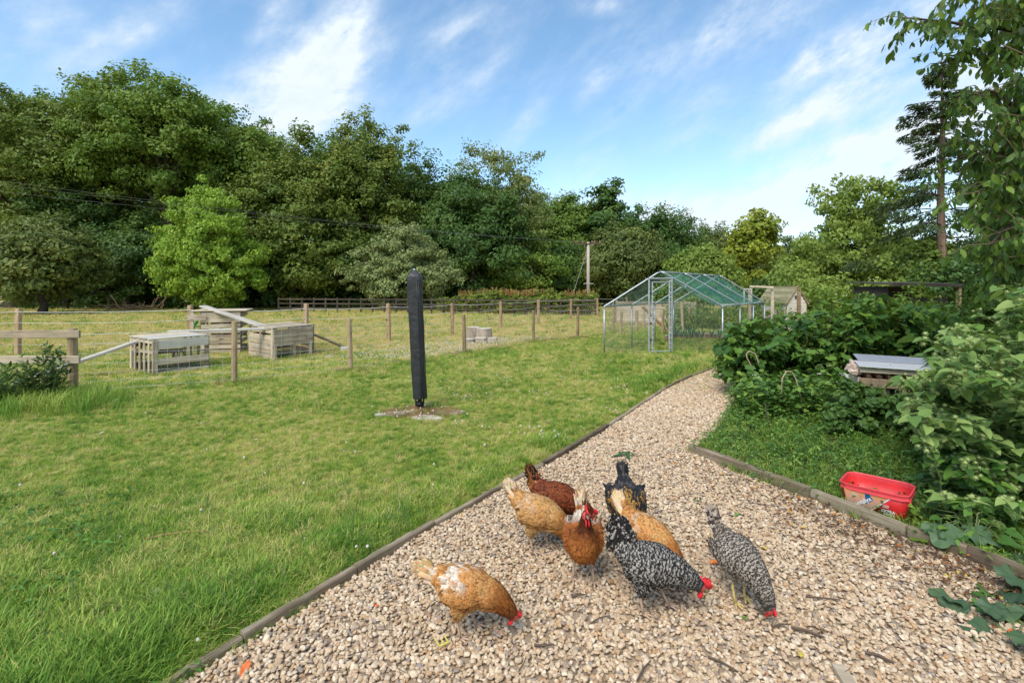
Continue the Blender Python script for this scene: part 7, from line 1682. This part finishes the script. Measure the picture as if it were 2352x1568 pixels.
single_leaf(2165, 1330, .05, yl, 'yellow green leaf on the gravel near the squash leaves'); single_leaf(1715, 1440, .05, gl, 'small green seedling leaf below the slim grey hen'); single_leaf(1840, 1528, .06, yl, 'yellow leaf at the bottom of the picture'); single_leaf(2330, 1462, .07, ol, 'bright orange dead leaf at the right picture edge'); single_leaf(868, 1410, .045, ol, 'orange curled leaf left of the nearest hen'); single_leaf(575, 1533, .07, ol, 'orange leaf against the bottom of the left edging'); single_leaf(555, 1405, .05, ol, 'orange leaf in the lawn by the clover flowers', z=.06)
mb = MB(); mb.tube([(-.035, 0, 0), (-.012, .004, .004), (.02, .002, .004), (.038, -.004, 0)], [.007, .011, .012, .006], 8); p = at(1643, 1309); o = inst('carrot_peel', mb.mesh('carrot_peel', plain('carrot', (.75, .22, .05), .5), True), None, (p.x, p.y, .045), (0, 0, .15)); tag(o, 'piece of orange carrot on the gravel beside the slim grey hen', 'vegetable scrap')
mb = MB(); mb.box((0, 0, 0), (.05, .009, .005))
for x, l_ in ((-.022, .05), (.0, .026), (.021, .046)): mb.box((x, l_ / 2, 0), (.005, l_, .005))
p = at(1020, 1500); o = inst('yellow_clip', mb.mesh('yellow_clip', plain('yellow_plastic', (.60, .50, .12), .4)), None, (p.x, p.y, .042), (.1, 0, .6)); tag(o, 'small yellow three pronged plastic clip on the gravel in front of the nearest hen', 'clip')
for (u, v, s, lb) in [(272, 924, .07, 'pair of white scraps in the grass near the thistles'), (240, 1001, .05, 'small white scrap in the middle of the left lawn'), (508, 1394, .045, 'white scrap in the grass left of the nearest hen'), (655, 870, .05, 'white scrap in the grass by the second fence post'), (478, 1338, .05, 'white petal in the lower lawn'), (355, 1178, .05, 'pale feather in the middle of the lawn')]: single_leaf(u, v, s, wl_, lb, 'oval', 'white_scrap', z=.05, cat='scrap')
P_ = [at(330, 1256), at(380, 1245), at(430, 1238), at(480, 1237)]; mb = MB(); mb.tube([p + Vector((0, 0, .05)) for p in P_], [.006, .006, .005, .003], 6); o = mb.obj('fallen_stick', plain('red_stick', (.30, .15, .07), .7), None, True, 'long curved reddish stick lying in the lawn', 'stick')
mb = MB(); mb.ball((0, 0, .012), (.035, .022, .016), 12, 8, jit=.08); mb2 = MB(); p = at(367, 1380); o = inst('pale_stone', mb.mesh('pale_stone', plain('pale_stone', (.50, .42, .33), .8, nz=.15), True), None, (p.x, p.y, .04)); tag(o, 'pale stone lying in the grass at the lower left', 'stone')
mb = MB(); mb.box((0, 0, .012), (.05, .12, .03)); p = at(1862, 1562); o = inst('timber_stub', mb.mesh('timber_stub', M['rail']), None, (p.x + .12, p.y - .03, .02), (0, 0, -.2)); tag(o, 'end of a wooden peg at the bottom picture edge', 'peg')
# seed stalks in the near lawn
P = np.column_stack([rb2.uniform(-2.6, -.6, 260), rb2.uniform(2.0, 3.6, 260)]); P = P[inpoly(P, lawnP)]; ss_ = []
for _ in range(4):
    t = MB(); x, y = rl.uniform(-.15, .15), rl.uniform(-.15, .15); t.tube([(0, 0, 0), (x * .4, y * .4, .6), (x, y, 1)], [.007, .006, .004], 3, cap=False); t.tube([(x, y, .97), (x * 1.2, y * 1.2, 1.25)], [.018, .006], 4); ss_.append(([tuple(v) for v in t.v], [f for f in t.f if len(f) == 4], None, 0))
scatter('seed_stalks', ss_, np.column_stack([P, np.zeros(len(P))]), np.stack([rb2.normal(0, .15, len(P)), rb2.normal(0, .15, len(P)), rb2.uniform(0, 6, len(P))], 1), rb2.uniform(.10, .19, len(P)), [M['stem_green']], 'thin plantain and grass seed stalks in the near lawn', cat='grass')
